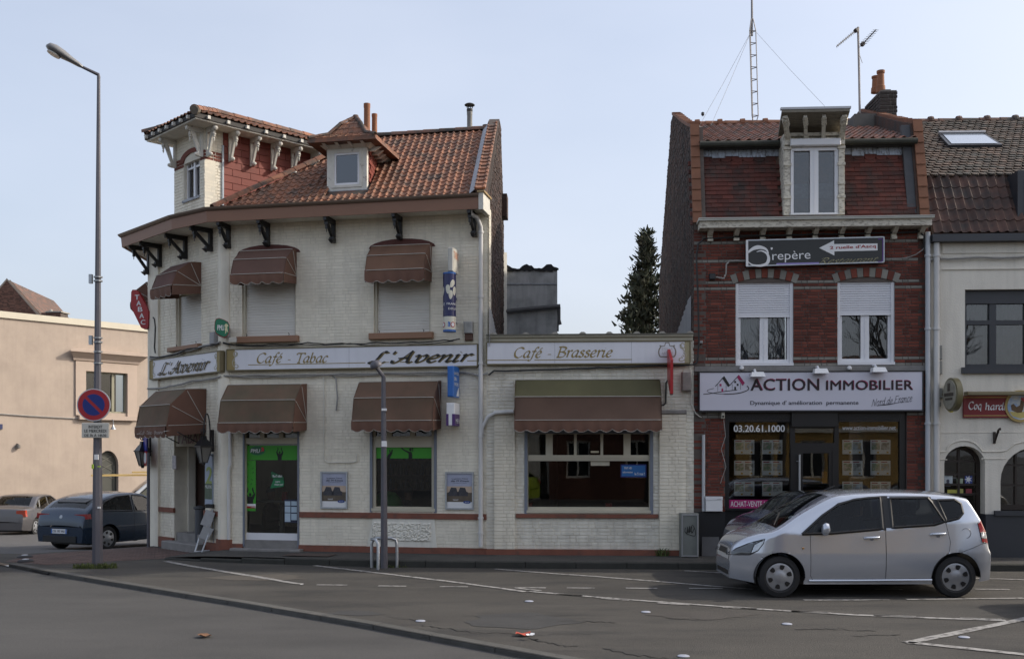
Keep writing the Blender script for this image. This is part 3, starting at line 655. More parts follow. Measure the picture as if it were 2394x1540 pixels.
# hidden sides and back, to close the volume
G0 = FM.p(0,0);G1 = G0+GD*4.3;C0 = FC.p(UC,0);C1 = C0+Vector((-.1,6,0));
mb = MB()
for a,b in ((C0,C1),(C1,G1)): mb.hexa([a,b,b+Vector((.1,.1,0)),a+Vector((.1,.1,0)),a+VUP*ZW,b+VUP*ZW,b+Vector((.1,.1,ZW)),a+Vector((.1,.1,ZW))])
mb.build('rear_wall',WHITEP,cafe)
mb = MB();mb.poly([FM.p(UM,3.3,-.32),FM.p(-.35,3.3,-.32),G1+Vector((-.4,-.3,3.3)),C1+Vector((.4,-.3,3.3)),C0+Vector((.4,.3,3.3)),FC.p(UE,3.3,-.32)]);mb.poly([FM.p(UM,.10,-.30),FM.p(-.35,.10,-.30),G1+Vector((-.4,-.3,.1)),C1+Vector((.4,-.3,.1)),C0+Vector((.4,.3,.1)),FC.p(UE,.1,-.30)])
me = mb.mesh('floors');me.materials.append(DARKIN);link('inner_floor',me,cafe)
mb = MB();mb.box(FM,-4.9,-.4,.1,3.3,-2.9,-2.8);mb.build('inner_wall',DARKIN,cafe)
# party gable on the right, dark brick with flaked paint
RD = 3.2                                                   # depth of the ridge behind the eave
EA = FM.p(0,ZG-.02,OV);
rise = 2.23
gb = [(.05,3.9),(.05,ZW+.12),(RD-OV+.25,ZG+rise+.25),(RD-OV+.75,ZG+rise+.25),(4.35,ZW+.9),(4.35,3.9)]
FG = Fr(G0.x+.02,G0.y,GD.x,GD.y)                        # gable plane: u runs back, w to the right
mb = MB();mb.prism(FG,gb,-.22,.0);gab = mb.build('gable_wall',MORT,cafe)
def gtop(u): return None
def gh(vm):
 if vm < ZW+.12: return None
 t = (vm-ZW-.12)/(ZG+rise+.25-ZW-.12);return (-1,(RD-OV+.25)*t+.06)
bricks(gab,FG,(.16,4.35,3.0,ZG+rise+.2),[gh,lambda v: (max(RD-OV+.75,4.35-(v-ZW-.9)*.75),9) if v > ZW+.9 else None],.062,.22,.010,.0,.008,GABLE,300,seed=21,jit=.006)
WB = mat('white_flaked_brick',(.42,.40,.37),.8,.25,3,col2=(.12,.08,.06),t2=.6,sharp=.1)
bricks(gab,FG,(-.02,.17,2.9,ZW+.1),[],.062,.19,.009,.0,.010,WHITEBR,80,seed=22,name='quoin_brick')
# windows of the upper floor with closed roller shutters
def shutter_window(fr,s,sill,par_,jamb=.05,dep=.10,m=SHUT,pitch=.052,arch=None):
 u0,u1,v0,v1 = s
 mb = MB();mb.box(fr,u0,u0+jamb,v0,v1,-.30,-.04);mb.box(fr,u1-jamb*.6,u1,v0,v1,-.30,-.04);w = mb.build('window',CREAMF,par_)
 n = int((v1-v0)/pitch);
 me = None
 for k in range(n):
  va = v0+k*pitch;mb = MB();mb.faces([fr.p(a,b,c) for a in (u0+jamb,u1-jamb*.6) for b,c in ((va,-dep+.004),(va+.008,-dep+.012),(va+pitch*.82,-dep+.012),(va+pitch,-dep+.004))],[(0,4,5,1),(1,5,6,2),(2,6,7,3)])
  me = mb.mesh('slat');me.materials.append(m);link('slat',me,w)
 if sill:
  mb = MB();mb.cbox(fr,sill[0],sill[1],sill[2],sill[3],-.12,.10,.012);mb.build('sill',BROWNP,w)
  for uu in (u0+.12,u1-.12):
   mb = MB();mb.tube([fr.p(uu,sill[3]-.005,.05),fr.p(uu+.01,sill[3]+.04,.05),fr.p(uu-.015,sill[3]+.055,.05)],.007,6);mb.build('shutter_hook',BLACKM,w)
 return w
shutter_window(FM,s1,FM.rect(557,788,700,799.5),wallm);shutter_window(FM,s2,FM.rect(865,780,1014,791.5),wallm)
shutter_window(FC,s3,FC.rect(400,802,472,811,0)[:2]+(FC.hit(440,818)[1],FC.hit(440,808)[1]),wallc)
ARCHR = mat('dull_red_arch',(.10,.035,.028),.8,.15,5)
for s in (s1,s2):
 cu = (s[0]+s[1])/2;hw = (s[1]-s[0])/2+.1;vb = s[3]+.38;pts = [(cu-hw,vb)]+[(cu+hw*math.cos(math.pi*(1-k/10)),vb+.17*math.sin(math.pi*k/10)) for k in range(1,10)]+[(cu+hw,vb)]
 mb = MB();mb.prism(FM,pts,-.01,.012);mb.build('window_arch',ARCHR,wallm)
# gutter and fascia, following the bent eaves
e0 = FM.p(-.05,ZG,OV);bend = FM.p(FM.hit(484,488,OV)[0],ZG,OV);e2 = at(402,505,(ZG-EYE)*F/(HY-505));e3 = at(285,549,(ZG-EYE)*F/(HY-549));e4 = e3+Vector((-.15,5,0))
EP = [e0,bend,Vector((e2.x,e2.y,ZG)),Vector((e3.x,e3.y,ZG)),Vector((e4.x,e4.y,ZG))]
def along(P,prof,mb):
 """sweep a (out, z) profile along the eaves polyline; out is measured to the street"""
 n = len(prof);pts = []
 for k,p in enumerate(P):
  ds = []
  if k > 0: ds.append((P[k]-P[k-1]).normalized())
  if k < len(P)-1: ds.append((P[k+1]-P[k]).normalized())
  nn = [Vector((-d.y,d.x,0)) for d in ds]
  b = sum(nn,Vector()).normalized();b = b/b.dot(nn[0])
  for o_,z in prof: pts.append(p+b*o_+Vector((0,0,z)))
 fs = []
 for k in range(len(P)-1):
  for j in range(n): fs.append((k*n+j,k*n+(j+1) % n,(k+1)*n+(j+1) % n,(k+1)*n+j))
 fs += [tuple(range(n)),tuple((len(P)-1)*n+j for j in range(n))]
 return mb.faces(pts,fs)
# EP runs right to left: the outward side is to the left of travel reversed -> check sign with the first segment
_d = (EP[1]-EP[0]).normalized();SG = 1 if Vector((-_d.y,_d.x,0)).dot(FM.N) > 0 else -1
def pr(*q): return [(SG*a,b) for a,b in q]
mb = MB();along(EP,pr((-.03,-.27),(.0,-.27),(.02,-.06),(-.03,-.06)),mb);fas = mb.build('eaves_fascia',FASCIA,cafe)
mb = MB();along(EP,pr((-.05,-.06),(.045,-.058),(.075,-.03),(.085,.0),(.07,.0),(.05,-.035),(-.05,-.045)),mb);mb.build('gutter',mat('brown_gutter',(.16,.115,.085),.4,.1,2),fas)
mb = MB();along(EP,pr((-.62,-.235),(-.03,-.235),(-.03,-.215),(-.62,-.215)),mb);mb.build('soffit',WHITEP,fas)
mb = MB();mb.box(FM,-.048,.04,ZG-.29,ZG+.02,-.02,OV+.03);mb.build('box_end',WOODW,fas)
mb = MB();mb.hexa([FM.p(a,ZG+z,w) for z in (.02,.05) for a,w in ((-.07,OV+.06),(.07,OV+.06),(.07,-.05),(-.07,-.05))]);mb.build('end_cap_board',mat('bare_wood',(.36,.25,.12),.7,.15,6),fas)
# black timber brackets under the eaves
def bracket(fr,px,py0,py1,wd=.07,out=.48):
 u = fr.hit(px,(py0+py1)/2)[0];vb = fr.hit(px,py1)[1];vt = ZG-.24;mb = MB()
 mb.box(fr,u-wd/2,u+wd/2,vb,vt,.0,.075);mb.box(fr,u-wd/2+.004,u+wd/2-.004,vt-.09,vt,.075,out)
 a = fr.p(u,vb+.06,.07);b = fr.p(u,vt-.08,out-.07);mb.bar(a,b,wd*.75,.055)
 mb.box(fr,u-wd*.6,u+wd*.6,vb-.02,vb+.07,.003,.15);mb.hexa([fr.p(u+a_,z,w_) for z,s_ in ((vb-.05,.01),(vb+.02,.045)) for a_,w_ in ((-s_,.12),(s_,.12),(s_,.12+2*s_),(-s_,.12+2*s_))])
 for i,(z,s_) in enumerate(((vt-.16,.035),(vt-.24,.022),(vt-.30,.006))): mb.hexa([fr.p(u+x*s_,z+zz,out-.10+y*s_) for zz in (0,.07) for x,y in ((-1,-1),(1,-1),(1,1),(-1,1))])
 mb.build('eaves_bracket',BLACKW,cafe)
for px,a,b in ((536,520,579),(628,510,574),(781,500,566),(937,495,559),(1110,490,552)): bracket(FM,px,a,b)
for px,a,b in ((496,520,586),(437,530,604),(377,560,622),(352,575,640)): bracket(FC,px,a,b)
# ------------------------------------------------ main roof
roof = None
A_ = FM.U.copy()
eR = FM.p(-.15,ZG-.02,OV-.10)                             # right end of the tile eave
Bv = (GD*(RD)+VUP*rise).normalized();SL = math.hypot(RD,rise)
NR = A_.cross(Bv).normalized()
def onroof(px,py):
 d = Vector(((px-CX)/F,1,(HY-py)/F));t = (eR-Vector((0,0,EYE))).dot(NR)/d.dot(NR);q = d*t+Vector((0,0,EYE));r = q-eR
 # solve r = a*A_ + b*Bv
 aa,ab,bb = A_.dot(A_),A_.dot(Bv),Bv.dot(Bv);ra,rb = r.dot(A_),r.dot(Bv);D = aa*bb-ab*ab
 return (ra*bb-rb*ab)/D,(rb*aa-ra*ab)/D
h0 = onroof(508,487);h1 = onroof(762,371);slope_h = (h1[0]-h0[0])/(h1[1]-h0[1])
hipA = lambda b: h0[0]+slope_h*(b-h0[1])
bT = SL;ridgeL = min(hipA(bT),0)
Pr = lambda a,b,n=0.0: eR+A_*a+Bv*b+NR*n
mb = MB();mb.poly([Pr(0,0,-.03),Pr(0,bT,-.03),Pr(hipA(bT),bT,-.03),Pr(hipA(0),0,-.03)])
q = Pr(hipA(0),0,-.03);hipT = Pr(hipA(bT),bT,-.03)
mb.poly([q,hipT,Vector((e3.x+.3,e3.y+.3,ZG-.05)),Vector((e2.x+.1,e2.y+.1,ZG-.05))])
mb.poly([Pr(0,bT,-.03),Pr(hipA(bT),bT,-.03),hipT+Vector((.2,2.6,-1.6)),Pr(0,bT,-.03)+Vector((.2,2.6,-1.6))])
roof = mb.build('roof',TILED,cafe)
W_,G_ = .142,SL/19
dl,dr = onroof(764,452),onroof(862,450)
def keep(a,b):
 if b > bT+.02: return False
 if a > -.02+.0: return False
 if a-W_*.3 < hipA(b): return False
 if dl[0]+.05 < a < dr[0]+.02 and .32 < b < 1.7: return False
 return True
ncol = int(-hipA(0)/W_)+2;O_ = eR-A_*(ncol*W_)-A_*.02
tiles(roof,O_,A_,Bv,ncol,19,W_,G_,lambda a,b: keep(a-ncol*W_-.02,b),pantile(W_,G_,.034),TILE,300,'pantile',31,hide=lambda p: False)
def halfround(mb,a,b,r,n=7,th=.012):
 a = Vector(a);b = Vector(b);d = (b-a).normalized();x = d.cross(VUP).normalized();y = x.cross(d).normalized();pts = []
 for p,s_ in ((a,1.0),(b,.9)):
  for k in range(n): t = math.pi*k/(n-1);pts.append(p+(x*math.cos(t)+y*math.sin(t))*r*s_)
 for k in range(n): t = math.pi*k/(n-1);pts.append(a+(x*math.cos(t)+y*math.sin(t))*(r-th*1.5))
 return mb.faces(pts,[(k,k+1,n+k+1,n+k) for k in range(n-1)]+[(2*n+k,2*n+k+1,k+1,k) for k in range(n-1)])
def caps(parent,a,b,r,step,m,name='ridge_tile'):
 a = Vector(a);b = Vector(b);L_ = (b-a).length;n = max(1,round(L_/step));d = (b-a)/n
 for k in range(n):
  mb = MB();halfround(mb,a+d*k,a+d*(k+1.12),r);mb.build(name,m,parent,60)
caps(roof,Pr(hipA(bT)+.1,bT,.0),Pr(0,bT,.0),.10,.36,TILED)
caps(roof,Pr(hipA(.0),.0,.03),Pr(hipA(bT*.82),bT*.82,.03),.095,.30,TILE,'hip_tile')
# verge strip of small tiles on the gable parapet
mb = MB();NV = 20
vme = None
for k in range(NV):
 b0 = .12+k*(bT+.15)/NV;b1 = b0+(bT+.15)/NV*1.1;P = [Pr(a,b,n) for b,n in ((b0,.115),(b1,.095)) for a in (.03,.27)]
 mb = MB();mb.hexa([Pr(.0,b0,.09),Pr(.185,b0,.09),Pr(.185,b1,.07),Pr(.0,b1,.07),Pr(.0,b0,.125),Pr(.185,b0,.125),Pr(.185,b1,.10),Pr(.0,b1,.10)])
 mb.tube([Pr(.18,b0,.11),Pr(.18,b1,.09)],.03,6);mb.tube([Pr(.015,b0,.11),Pr(.015,b1,.09)],.028,6);mb.build('verge_tile',TILE,roof)
mb = MB();mb.hexa([Pr(.0,.1,-.2),Pr(.17,.1,-.2),Pr(.17,bT+.1,-.2),Pr(.0,bT+.1,-.2),Pr(.0,.1,.088),Pr(.17,.1,.088),Pr(.17,bT+.1,.068),Pr(.0,bT+.1,.068)]);mb.build('gable_parapet',GABLE,roof)
mb = MB();mb.hexa([Pr(-.11,.05,.03),Pr(-.0,.05,.11),Pr(-.0,bT,.11),Pr(-.11,bT,.03),Pr(-.11,.05,.04),Pr(-.0,.05,.12),Pr(-.0,bT,.12),Pr(-.11,bT,.04)]);mb.build('lead_flashing',LEAD,roof)
# chimney parts
pc = lambda px,py,Y: at(px,py,Y)
def pot(name,px,y0,y1,r,Y,m=POT,prof=None):
 a = at(px,y1,Y);b = at(px,y0,Y);h = b.z-a.z;mb = MB();mb.lathe(a,prof(r,h) if prof else [(r*1.04,0),(r,h*.1),(r*.96,h*.86),(r*1.05,h*.9),(r*1.05,h),(r*.8,h),(r*.8,h*.8)],18);return mb.build(name,m,cafe,30)
yb = Pr(onroof(858,330)[0],bT,0).y+.5
pot('chimney_pot',858,243,325,.072,yb);pot('chimney_pot',875.5,267,325,.062,yb+.25)
pot('flue_pipe',1098,262,325,.062,yb+.2,mat('grey_flue',(.20,.20,.19),.6,.15,6))
a = at(1098,262,yb+.2);mb = MB();mb.lathe(a,[(.062,0),(.068,.01),(.068,.06),(.055,.07)],16);
for k in range(4): t = k*1.57+.4;mb.bar(a+Vector((.05*math.cos(t),.05*math.sin(t),.06)),a+Vector((.08*math.cos(t),.08*math.sin(t),.16)),.012,.02)
mb.lathe(a+Vector((0,0,.145)),[(.115,0),(.12,.012),(.09,.035),(.02,.055),(.001,.07)],18);mb.build('flue_cowl',mat('dark_cowl',(.035,.035,.035),.6,.1,6),cafe,40)
pot('clay_flue',1136,293,312,.075,yb+.05,mat('dark_clay',(.09,.055,.045),.8,.2,6),lambda r,h: [(r*.85,0),(r*.8,h*.55),(r*1.0,h*.75),(r*1.05,h),(r*.8,h)])
a = FG.p(RD-OV+1.05,ZG+.9,.10);mb = MB();mb.hexa([FG.p(u,v,w) for v in (ZG+.55,ZG+1.05) for u,w in ((RD-OV+.95,0),(RD-OV+1.4,0),(RD-OV+1.4,.12),(RD-OV+.95,.12))]);mb.build('gable_stub',GABLE,gab)
# ------------------------------------------------ roof dormer with a flared tiled hat
DF = .28                                                   # dormer front stands this far behind the wall face
FD = FM.off(-DF)
x0,x1,z0,z1 = FD.rect(766,449,859,346)
mb = MB();mb.hexa([FD.p(x0,z0,0)-VUP*.2,FD.p(x1,z0,0)-VUP*.2,FD.p(x1,z0,0)+GD*1.9-VUP*.2,FD.p(x0,z0,0)+GD*1.9-VUP*.2,FD.p(x0,z1,-.02),FD.p(x1,z1,-.02),FD.p(x1,z1,0)+GD*1.9,FD.p(x0,z1,0)+GD*1.9]);dorm = mb.build('dormer',mat('red_dormer_board',(.17,.042,.03),.7,.15,3),cafe)
FDR = Fr(FD.p(x1,0,-.06).x,FD.p(x1,0,-.06).y,GD.x,GD.y)
mb = MB()
for k in range(9):
 for i in range(4):
  va = z0+k*(z1-z0)/9;ua = .04+i*.32+(k % 2)*.16;mb.cbox(FDR,ua,ua+.312,va+.006,va+(z1-z0)/9,-.01,.014,.003)
mb.build('cheek_board',REDCLAD,dorm)
o_ = FD.rect(788,443,840,349)
mb = MB();mb.box(FD,x0,x0+.10,z0,z1,-.05,.035);mb.box(FD,x1-.10,x1,z0,z1,-.05,.035);mb.box(FD,x0+.1,x1-.1,z1-.03,z1,-.05,.034);mb.box(FD,x0+.1,x1-.1,z0,z0+.06,-.05,.034);mb.frame(FD,x0+.10,x1-.10,z0+.06,z1-.03,.05,-.03,.05)
mb.build('dormer_frame',WOODW,dorm);mb = MB();mb.frame(FD,x0+.15,x1-.15,z0+.11,z1-.08,.04,-.02,.033);mb.build('sash',PVC,dorm)
mb = MB();mb.box(FD,x0+.17,x1-.17,z0+.13,z1-.10,.012,.018);mb.build('pane',glass('dormer_glass',(.25,.3,.36),.8,2.2,.05),dorm)
mb = MB();mb.box(FD,x0-.02,x1+.03,z0-.07,z0,-.05,.06);mb.build('lead_apron',LEAD,dorm)
# hat: low flared skirt then steep pyramid
c0 = (FD.p((x0+x1)/2,0,0)+GD*.55);hx = (x1-x0)/2
def ringpts(du,dv0,dv1,z): # du half width, dv front/back extents from the front plane
 cu = (x0+x1)/2;return [FD.p(cu-du,z,dv0),FD.p(cu+du,z,dv0),FD.p(cu+du,z,-1.75+dv1),FD.p(cu-du,z,-1.75+dv1)]
zE = FD.hit(812,330,.3)[1]
rings = [ringpts(hx+.29,.34,0,zE),ringpts(hx+.27,.32,0,zE+.07),ringpts(hx-.04,.02,0,zE+.22),ringpts(hx-.20,-.16,0,zE+.46),ringpts(.015,-.46,0,zE+.68)]
mb = MB();pts = [p for r_ in rings for p in r_];mb.faces(pts,[(k*4+j,k*4+(j+1) % 4,(k+1)*4+(j+1) % 4,(k+1)*4+j) for k in range(4) for j in range(4)]+[(0,1,2,3)]);hat = mb.build('dormer_roof',TILE,dorm)
for k in range(1,4):                                      # hip caps
 for j in (0,1): caps(dorm,rings[k][j]+VUP*.02,rings[k+1][j]+VUP*.02,.05,.26,TILED,'hip_tile')
mb = MB();p = (rings[4][0]+rings[4][1])/2;mb.lathe(p,[(.06,-.04),(.06,.05),(.05,.07)],10);mb.build('hat_finial',TILED,dorm)
rt = random.Random(2)
for lo,hi,n in ((1,2,9),(2,3,6),(3,4,3)):         # tiles on the front and right faces
 for a_,b_ in ((0,1),(1,2)):
  P0,P1,P2,P3 = rings[lo][a_],rings[lo][b_],rings[hi][b_],rings[hi][a_];nn = n if a_ == 0 else n+2
  for i in range(nn):
   for r_ in range(2):
    def bl(s,t): return (P0*(1-s)+P1*s)*(1-t)+(P3*(1-s)+P2*s)*t
    s0,s1,t0,t1 = i/nn,(i+.97)/nn,r_/2,(r_+1.1)/2;up = VUP*.025;mb = MB();mb.hexa([bl(s0,t0),bl(s1,t0),bl(s1,t1),bl(s0,t1),bl(s0,t0)+up,bl(s1,t0)+up*1.5,bl(s1,t1)+up*.6,bl(s0,t1)+up*.4]);mb.build('tile',TILE,dorm)
mb = MB()                                                   # white modillions under the hat and flared cornice
zc = z1
co = [ringpts(hx+.02,.03,0,zc-.0),ringpts(hx+.16,.17,0,zc+.09),ringpts(hx+.20,.22,0,zc+.11),ringpts(hx+.28,.30,0,zE-.02)]
mb.faces([p for r_ in co[:3] for p in r_],[(k*4+j,k*4+(j+1) % 4,(k+1)*4+(j+1) % 4,(k+1)*4+j) for k in range(2) for j in range(4)]);me = mb.mesh('dormer_cornice');me.materials.append(WOODW);link('dormer_cornice',me,dorm)
for i in range(4):
 u = x0+.02+(x1-x0-.04)*i/3;mb = MB();mb.hexa([FD.p(u+s_,z,w) for z,w0,w1 in ((zc+.005,0,.07),(zE-.01,0,.30)) for s_,w in ((-.03,w0),(.03,w0),(.03,w1),(-.03,w1))]);mb.build('modillion',WOODW,dorm)
for i in range(6):
 p = FD.p(x1,0,0)+GD*(.12+.26*i);mb = MB()
 for lvl,(z,o1) in enumerate(((zc+.02,.13),(zE-.05,.26))):
  q = p+FD.U*.0;mb.hexa([q+FD.U*a+GD*b+VUP*zz for zz,a1 in ((z-.05,o1*.5),(z+.03,o1)) for a,b in ((0,-.03),(a1,-.03),(a1,.03),(0,.03))])
 mb.build('modillion',WOODW,dorm)
mb = MB();mb.box(FD,x0+.0,x1-.0,zc,zE+.02,-.5,-.03);mb.build('dormer_neck',BLACKW,dorm)
# ------------------------------------------------ corner turret
FT0 = FC.hit(478,420)[0];FT1 = FC.hit(407,420)[0];zt = FC.hit(478,296)[1];zbase = ZG-.05
tur0 = FC.p(FT1,0,.0);TS = Vector((.7071,.7071,0))     # side direction (back, to the right)
FS = Fr(FC.p(FT0,0).x,FC.p(FT0,0).y,.7071,.7071)       # right side plane, u runs back
tl = 3.3
wv = FC.rect(430,470,466,375)
mb = MB();holed(mb,FC,FT1,FT0-.0,zbase-.3,zt,-.25,-.008,[(wv[0],wv[1],wv[2],wv[3]+.05)]);mb.box(FS,.26,.40,zbase-.3,zt,-.2,-.008);mb.box(FS,.4,tl,zbase-.3,zt,-.2,-.012);mb.box(FC,FT1,FT1+.2,zbase-.3,zt,-tl,-.25);turret = mb.build('turret',WHITEJ,cafe)
rb0,rb1 = FC.hit(478,372)[1],FC.hit(478,349)[1]
bricks(turret,FC,(FT1,FT0,zbase,zt),[(wv[0]-.02,wv[1]+.02,wv[2],wv[3]+.22),(FT1,FT0,rb0,rb1)],.062,.215,.009,-.008,.008,WHITEBR,150,seed=41)
bricks(turret,FS,(.0,.40,zbase,zt),[(0,.4,rb0,rb1)],.062,.2,.009,-.008,.008,WHITEBR,120,seed=42)
RB = mat('red_turret_brick',(.16,.045,.03),.8,.15,4,isl=.12)
bricks(turret,FS,(.0,.40,rb0,rb1),[],.062,.2,.009,-.008,.010,RB,40,seed=43,name='band_brick');bricks(turret,FC,(FT1,FT0,rb0,rb1),[(wv[0]-.02,wv[1]+.02,rb0,rb1)],.062,.2,.009,-.008,.010,RB,40,seed=44,name='band_brick')
# red cladding panels on the side
for r_ in range(13):
 v0 = zt-.02-(r_+1)*.145
 for i in range(8):
  u0 = .42+i*.42-(r_ % 2)*.21;u1 = u0+.414;u0 = max(u0,.42)
  if u1 > tl or u1-u0 < .03: continue
  mb = MB();mb.cbox(FS,u0,u1,v0+.004,v0+.142,-.013,.012+.001*(r_ % 2),.003);mb.build('cladding_panel',REDCLAD,turret)
mb = MB();mb.box(FS,.385,.42,zbase,zt-.3,-.01,.03);mb.build('corner_bead',mat('pale_bead',(.4,.45,.5),.5,.05,4),turret)
# arched turret window
cu = (wv[0]+wv[1])/2;hw = (wv[1]-wv[0])/2
arc = lambda r,vb,k,n=12,s_=.45: (cu+r*math.cos(math.pi*(1-k/n)),vb+r*s_*math.sin(math.pi*k/n))
vb = FC.hit(448,372)[1]
n = 12;outer = [arc(hw+.16,vb+.0,k) for k in range(n+1)];inner = [arc(hw,vb-.02,k) for k in range(n+1)]
for k in range(n): mb = MB();mb.prism(FC,[inner[k],inner[k+1],outer[k+1],outer[k]],-.1,.016);mb.build('arch_brick',RB,turret)
mb = MB();mb.box(FC,wv[0],wv[0]+.04,wv[2],vb,-.14,-.07);mb.box(FC,wv[1]-.04,wv[1],wv[2],vb,-.14,-.07);mb.box(FC,cu-.035,cu+.035,wv[2],vb+.16,-.14,-.065);mb.box(FC,wv[0]+.04,cu-.035,vb-.17,vb-.13,-.135,-.072);mb.box(FC,cu+.035,wv[1]-.04,vb-.17,vb-.13,-.135,-.072)
mb.box(FC,wv[0]+.04,wv[1]-.04,wv[2],wv[2]+.05,-.14,-.07)
for s_ in (-1,1): mb.box(FC,cu+s_*hw*.5-.012,cu+s_*hw*.5+.012,vb-.13,vb+.13,-.135,-.08)
i2 = [arc(hw-.05,vb-.02,k) for k in range(n+1)]
for k in range(n): mb.prism(FC,[i2[k],i2[k+1],inner[k+1],inner[k]],-.14,-.07)
tw = mb.build('turret_window',PVC,turret);mb = MB();mb.prism(FC,[(wv[0]+.02,wv[2]+.02),(wv[1]-.02,wv[2]+.02)]+inner[::-1],-.12,-.112);mb.build('pane',GLSU,tw)
mb = MB();mb.box(FC,wv[0]-.03,wv[1]+.03,wv[2]-.05,wv[2],-.14,.03);mb.build('turret_sill',LEAD,tw)
mb = MB();mb.box(FC,wv[0]-.01,wv[1]+.01,wv[2],vb+.2,-.5,-.45);mb.build('curtain',mat('grey_curtain',(.25,.26,.3),.9,.1,4),tw)
# turret roof
TE = .46;zR = zt+.10;uc = (FT0+FT1)/2;hwid = (FT0-FT1)/2
def tp(u,d,z): return FC.p(u,z,-d)                      # d = depth behind the front
pitch = .40
def troof(z): return None
e = [tp(FT1-TE,-TE,zR),tp(FT0+TE,-TE,zR),tp(FT0+TE,tl+.4,zR),tp(FT1-TE,tl+.4,zR)]
hr = (hwid+TE)*pitch;rA = tp(uc,hwid,zR+hr);rB = tp(uc,tl-.2,zR+hr)
mb = MB();mb.faces(e+[rA,rB],[(0,1,4),(1,2,5,4),(2,3,5),(3,0,4,5)]);tro = mb.build('turret_roof',TILED,turret)
mb = MB();mb.box(FC,FT1-TE+.05,FT0+TE-.05,zR-.13,zR-.09,-tl-.3,TE-.05);mb.build('turret_soffit',WHITEP,turret)
mb = MB();mb.frame
mb.box(FC,FT1-TE+.02,FT0+TE-.02,zR-.10,zR-.012,TE-.06,TE-.02);mb.box(FC,FT0+TE-.06,FT0+TE-.02,zR-.10,zR-.012,-tl-.3,TE-.06);mb.box(FC,FT1-TE+.02,FT1-TE+.06,zR-.10,zR-.012,-tl-.3,TE-.06);mb.build('turret_fascia',mat('black_fascia',(.03,.027,.025),.7,.2,6),turret)
def slope_tiles(P0,P1,top,seed,keepf,mm=TILE,nind=150,inv=False):
 A = (P1-P0).normalized();Lq = (P1-P0).length;w_ = top-P0;a_ = w_.dot(A);B = (w_-A*a_);bl_ = B.length;B.normalize();rows = int(bl_/.2)+1;g = bl_/rows
 tiles(turret,P0,A,B,int(Lq/W_)+1,rows,W_,g,lambda a,b: keepf(a,b,Lq,bl_),pantile(W_,g,.034),mm,nind,'pantile',seed)
slope_tiles(e[0],e[1],rA,51,lambda a,b,Lq,H: b*Lq/2/H < a < Lq-b*Lq/2/H and a < Lq-.02)
slope_tiles(e[1],e[2],rA,52,lambda a,b,Lq,H: a > b*(hwid+TE)/H and a < Lq)
caps(turret,e[1]+VUP*.03,rA+VUP*.03,.10,.34,TILE,'hip_tile');caps(turret,e[0]+VUP*.03,rA+VUP*.03,.10,.34,TILED,'hip_tile');caps(turret,rA+VUP*.02,rB+VUP*.02,.10,.34,TILE,'ridge_tile')
mb = MB();d_ = (rA-e[1]).normalized();mb.lathe(e[1]+VUP*.02-d_*.0,[(.085,-.03),(.10,.10),(.085,.12)],12,d_);mb.build('hip_end',mat('mortared_hip',(.14,.12,.095),.9,.25,9),turret)
# rafter ends and carved white brackets of the turret
for fr_,L0,L1,n_,wmax in ((FC,FT1-TE+.15,FT0+TE-.25,7,TE),(FS,-TE+.3,tl,9,TE)):
 for i in range(n_):
  u = L0+(L1-L0)*i/(n_-1);mb = MB();mb.box(fr_,u-.03,u+.03,zR-.095,zR-.03,wmax-.22,wmax+.035);mb.build('rafter_end',WOODW,turret)
def carved(fr,u,vt,h=.56,out=.33,wd=.06):
 mb = MB();mb.box(fr,u-wd/2,u+wd/2,vt-h,vt,.0,.05);mb.box(fr,u-wd/2,u+wd/2,vt-.10,vt,.05,out)
 mb.hexa([fr.p(u+s_*wd*.35,v,w) for v,w0,w1 in ((vt-h+.03,.04,.10),(vt-.09,out-.15,out-.05)) for s_,w in ((-1,w0),(1,w0),(1,w1),(-1,w1))])
 mb.box(fr,u-wd*.45,u+wd*.45,vt-h-.02,vt-h+.05,.004,.11);mb.lathe(fr.p(u,vt-h+.02,.14),[(.04,-.04),(.045,0),(.03,.035),(.002,.05)],8,fr.N)
 for z,r_ in ((vt-.13,.032),(vt-.17,.042),(vt-.21,.028),(vt-.26,.02)): mb.lathe(fr.p(u,z,out-.05),[(r_*.7,-.02),(r_,0),(r_*.7,.02)],8)
 mb.lathe(fr.p(u,vt-.32,out-.05),[(.002,0),(.02,.05)],6);mb.lathe(fr.p(u,vt-.05,out),[(.05,0),(.05,.03),(.02,.05)],8,fr.N);mb.build('carved_bracket',WOODW,turret)
for i in range(6): carved(FS,.06+i*.50,zR-.13)
carved(FC,FT0-.07,zR-.13);carved(FC,FT1+.08,zR-.13)
# ------------------------------------------------ ground floor openings
FR_ = CREAMF
# glazed side door
u0,u1,v1 = d1[0],d1[1],d1[3];vg0,vg1 = FM.hit(630,1246)[1],FM.hit(630,1037)[1];vt1 = FM.hit(630,1023)[1];vp = FM.hit(630,1262)[1];vs = FM.hit(630,1278)[1]
mb = MB();mb.box(FM,u0,u0+.045,vp-.1,v1,-.14,-.02);mb.box(FM,u1-.045,u1,vp-.1,v1,-.14,-.02);mb.box(FM,u0+.045,u1-.045,vg1,vt1,-.13,-.025);mb.box(FM,u0+.045,u1-.045,vt1-.03,vt1-.01,-.13,-.01)
for k in range(2): 
 uu = u0+(u1-u0)*(k+1)/3;mb.box(FM,uu-.045,uu+.045,vt1,v1,-.12,-.03)
door1 = mb.build('door',FR_,wallm)
mb = MB();mb.box(FM,u0-.0,u0+.035,vs,v1,-.018,.012);mb.box(FM,u1-.035,u1+.0,vs,v1,-.018,.012);mb.build('door_guide',mat('grey_guide',(.17,.19,.23),.45,.1,4),door1)
mb = MB();mb.box(FM,u0+.045,u1-.045,vg0,vg1,-.10,-.094);mb.build('pane',GLS,door1);mb = MB();mb.box(FM,u0+.045,u1-.045,vt1,v1,-.10,-.094);mb.build('transom_pane',GLS,door1)
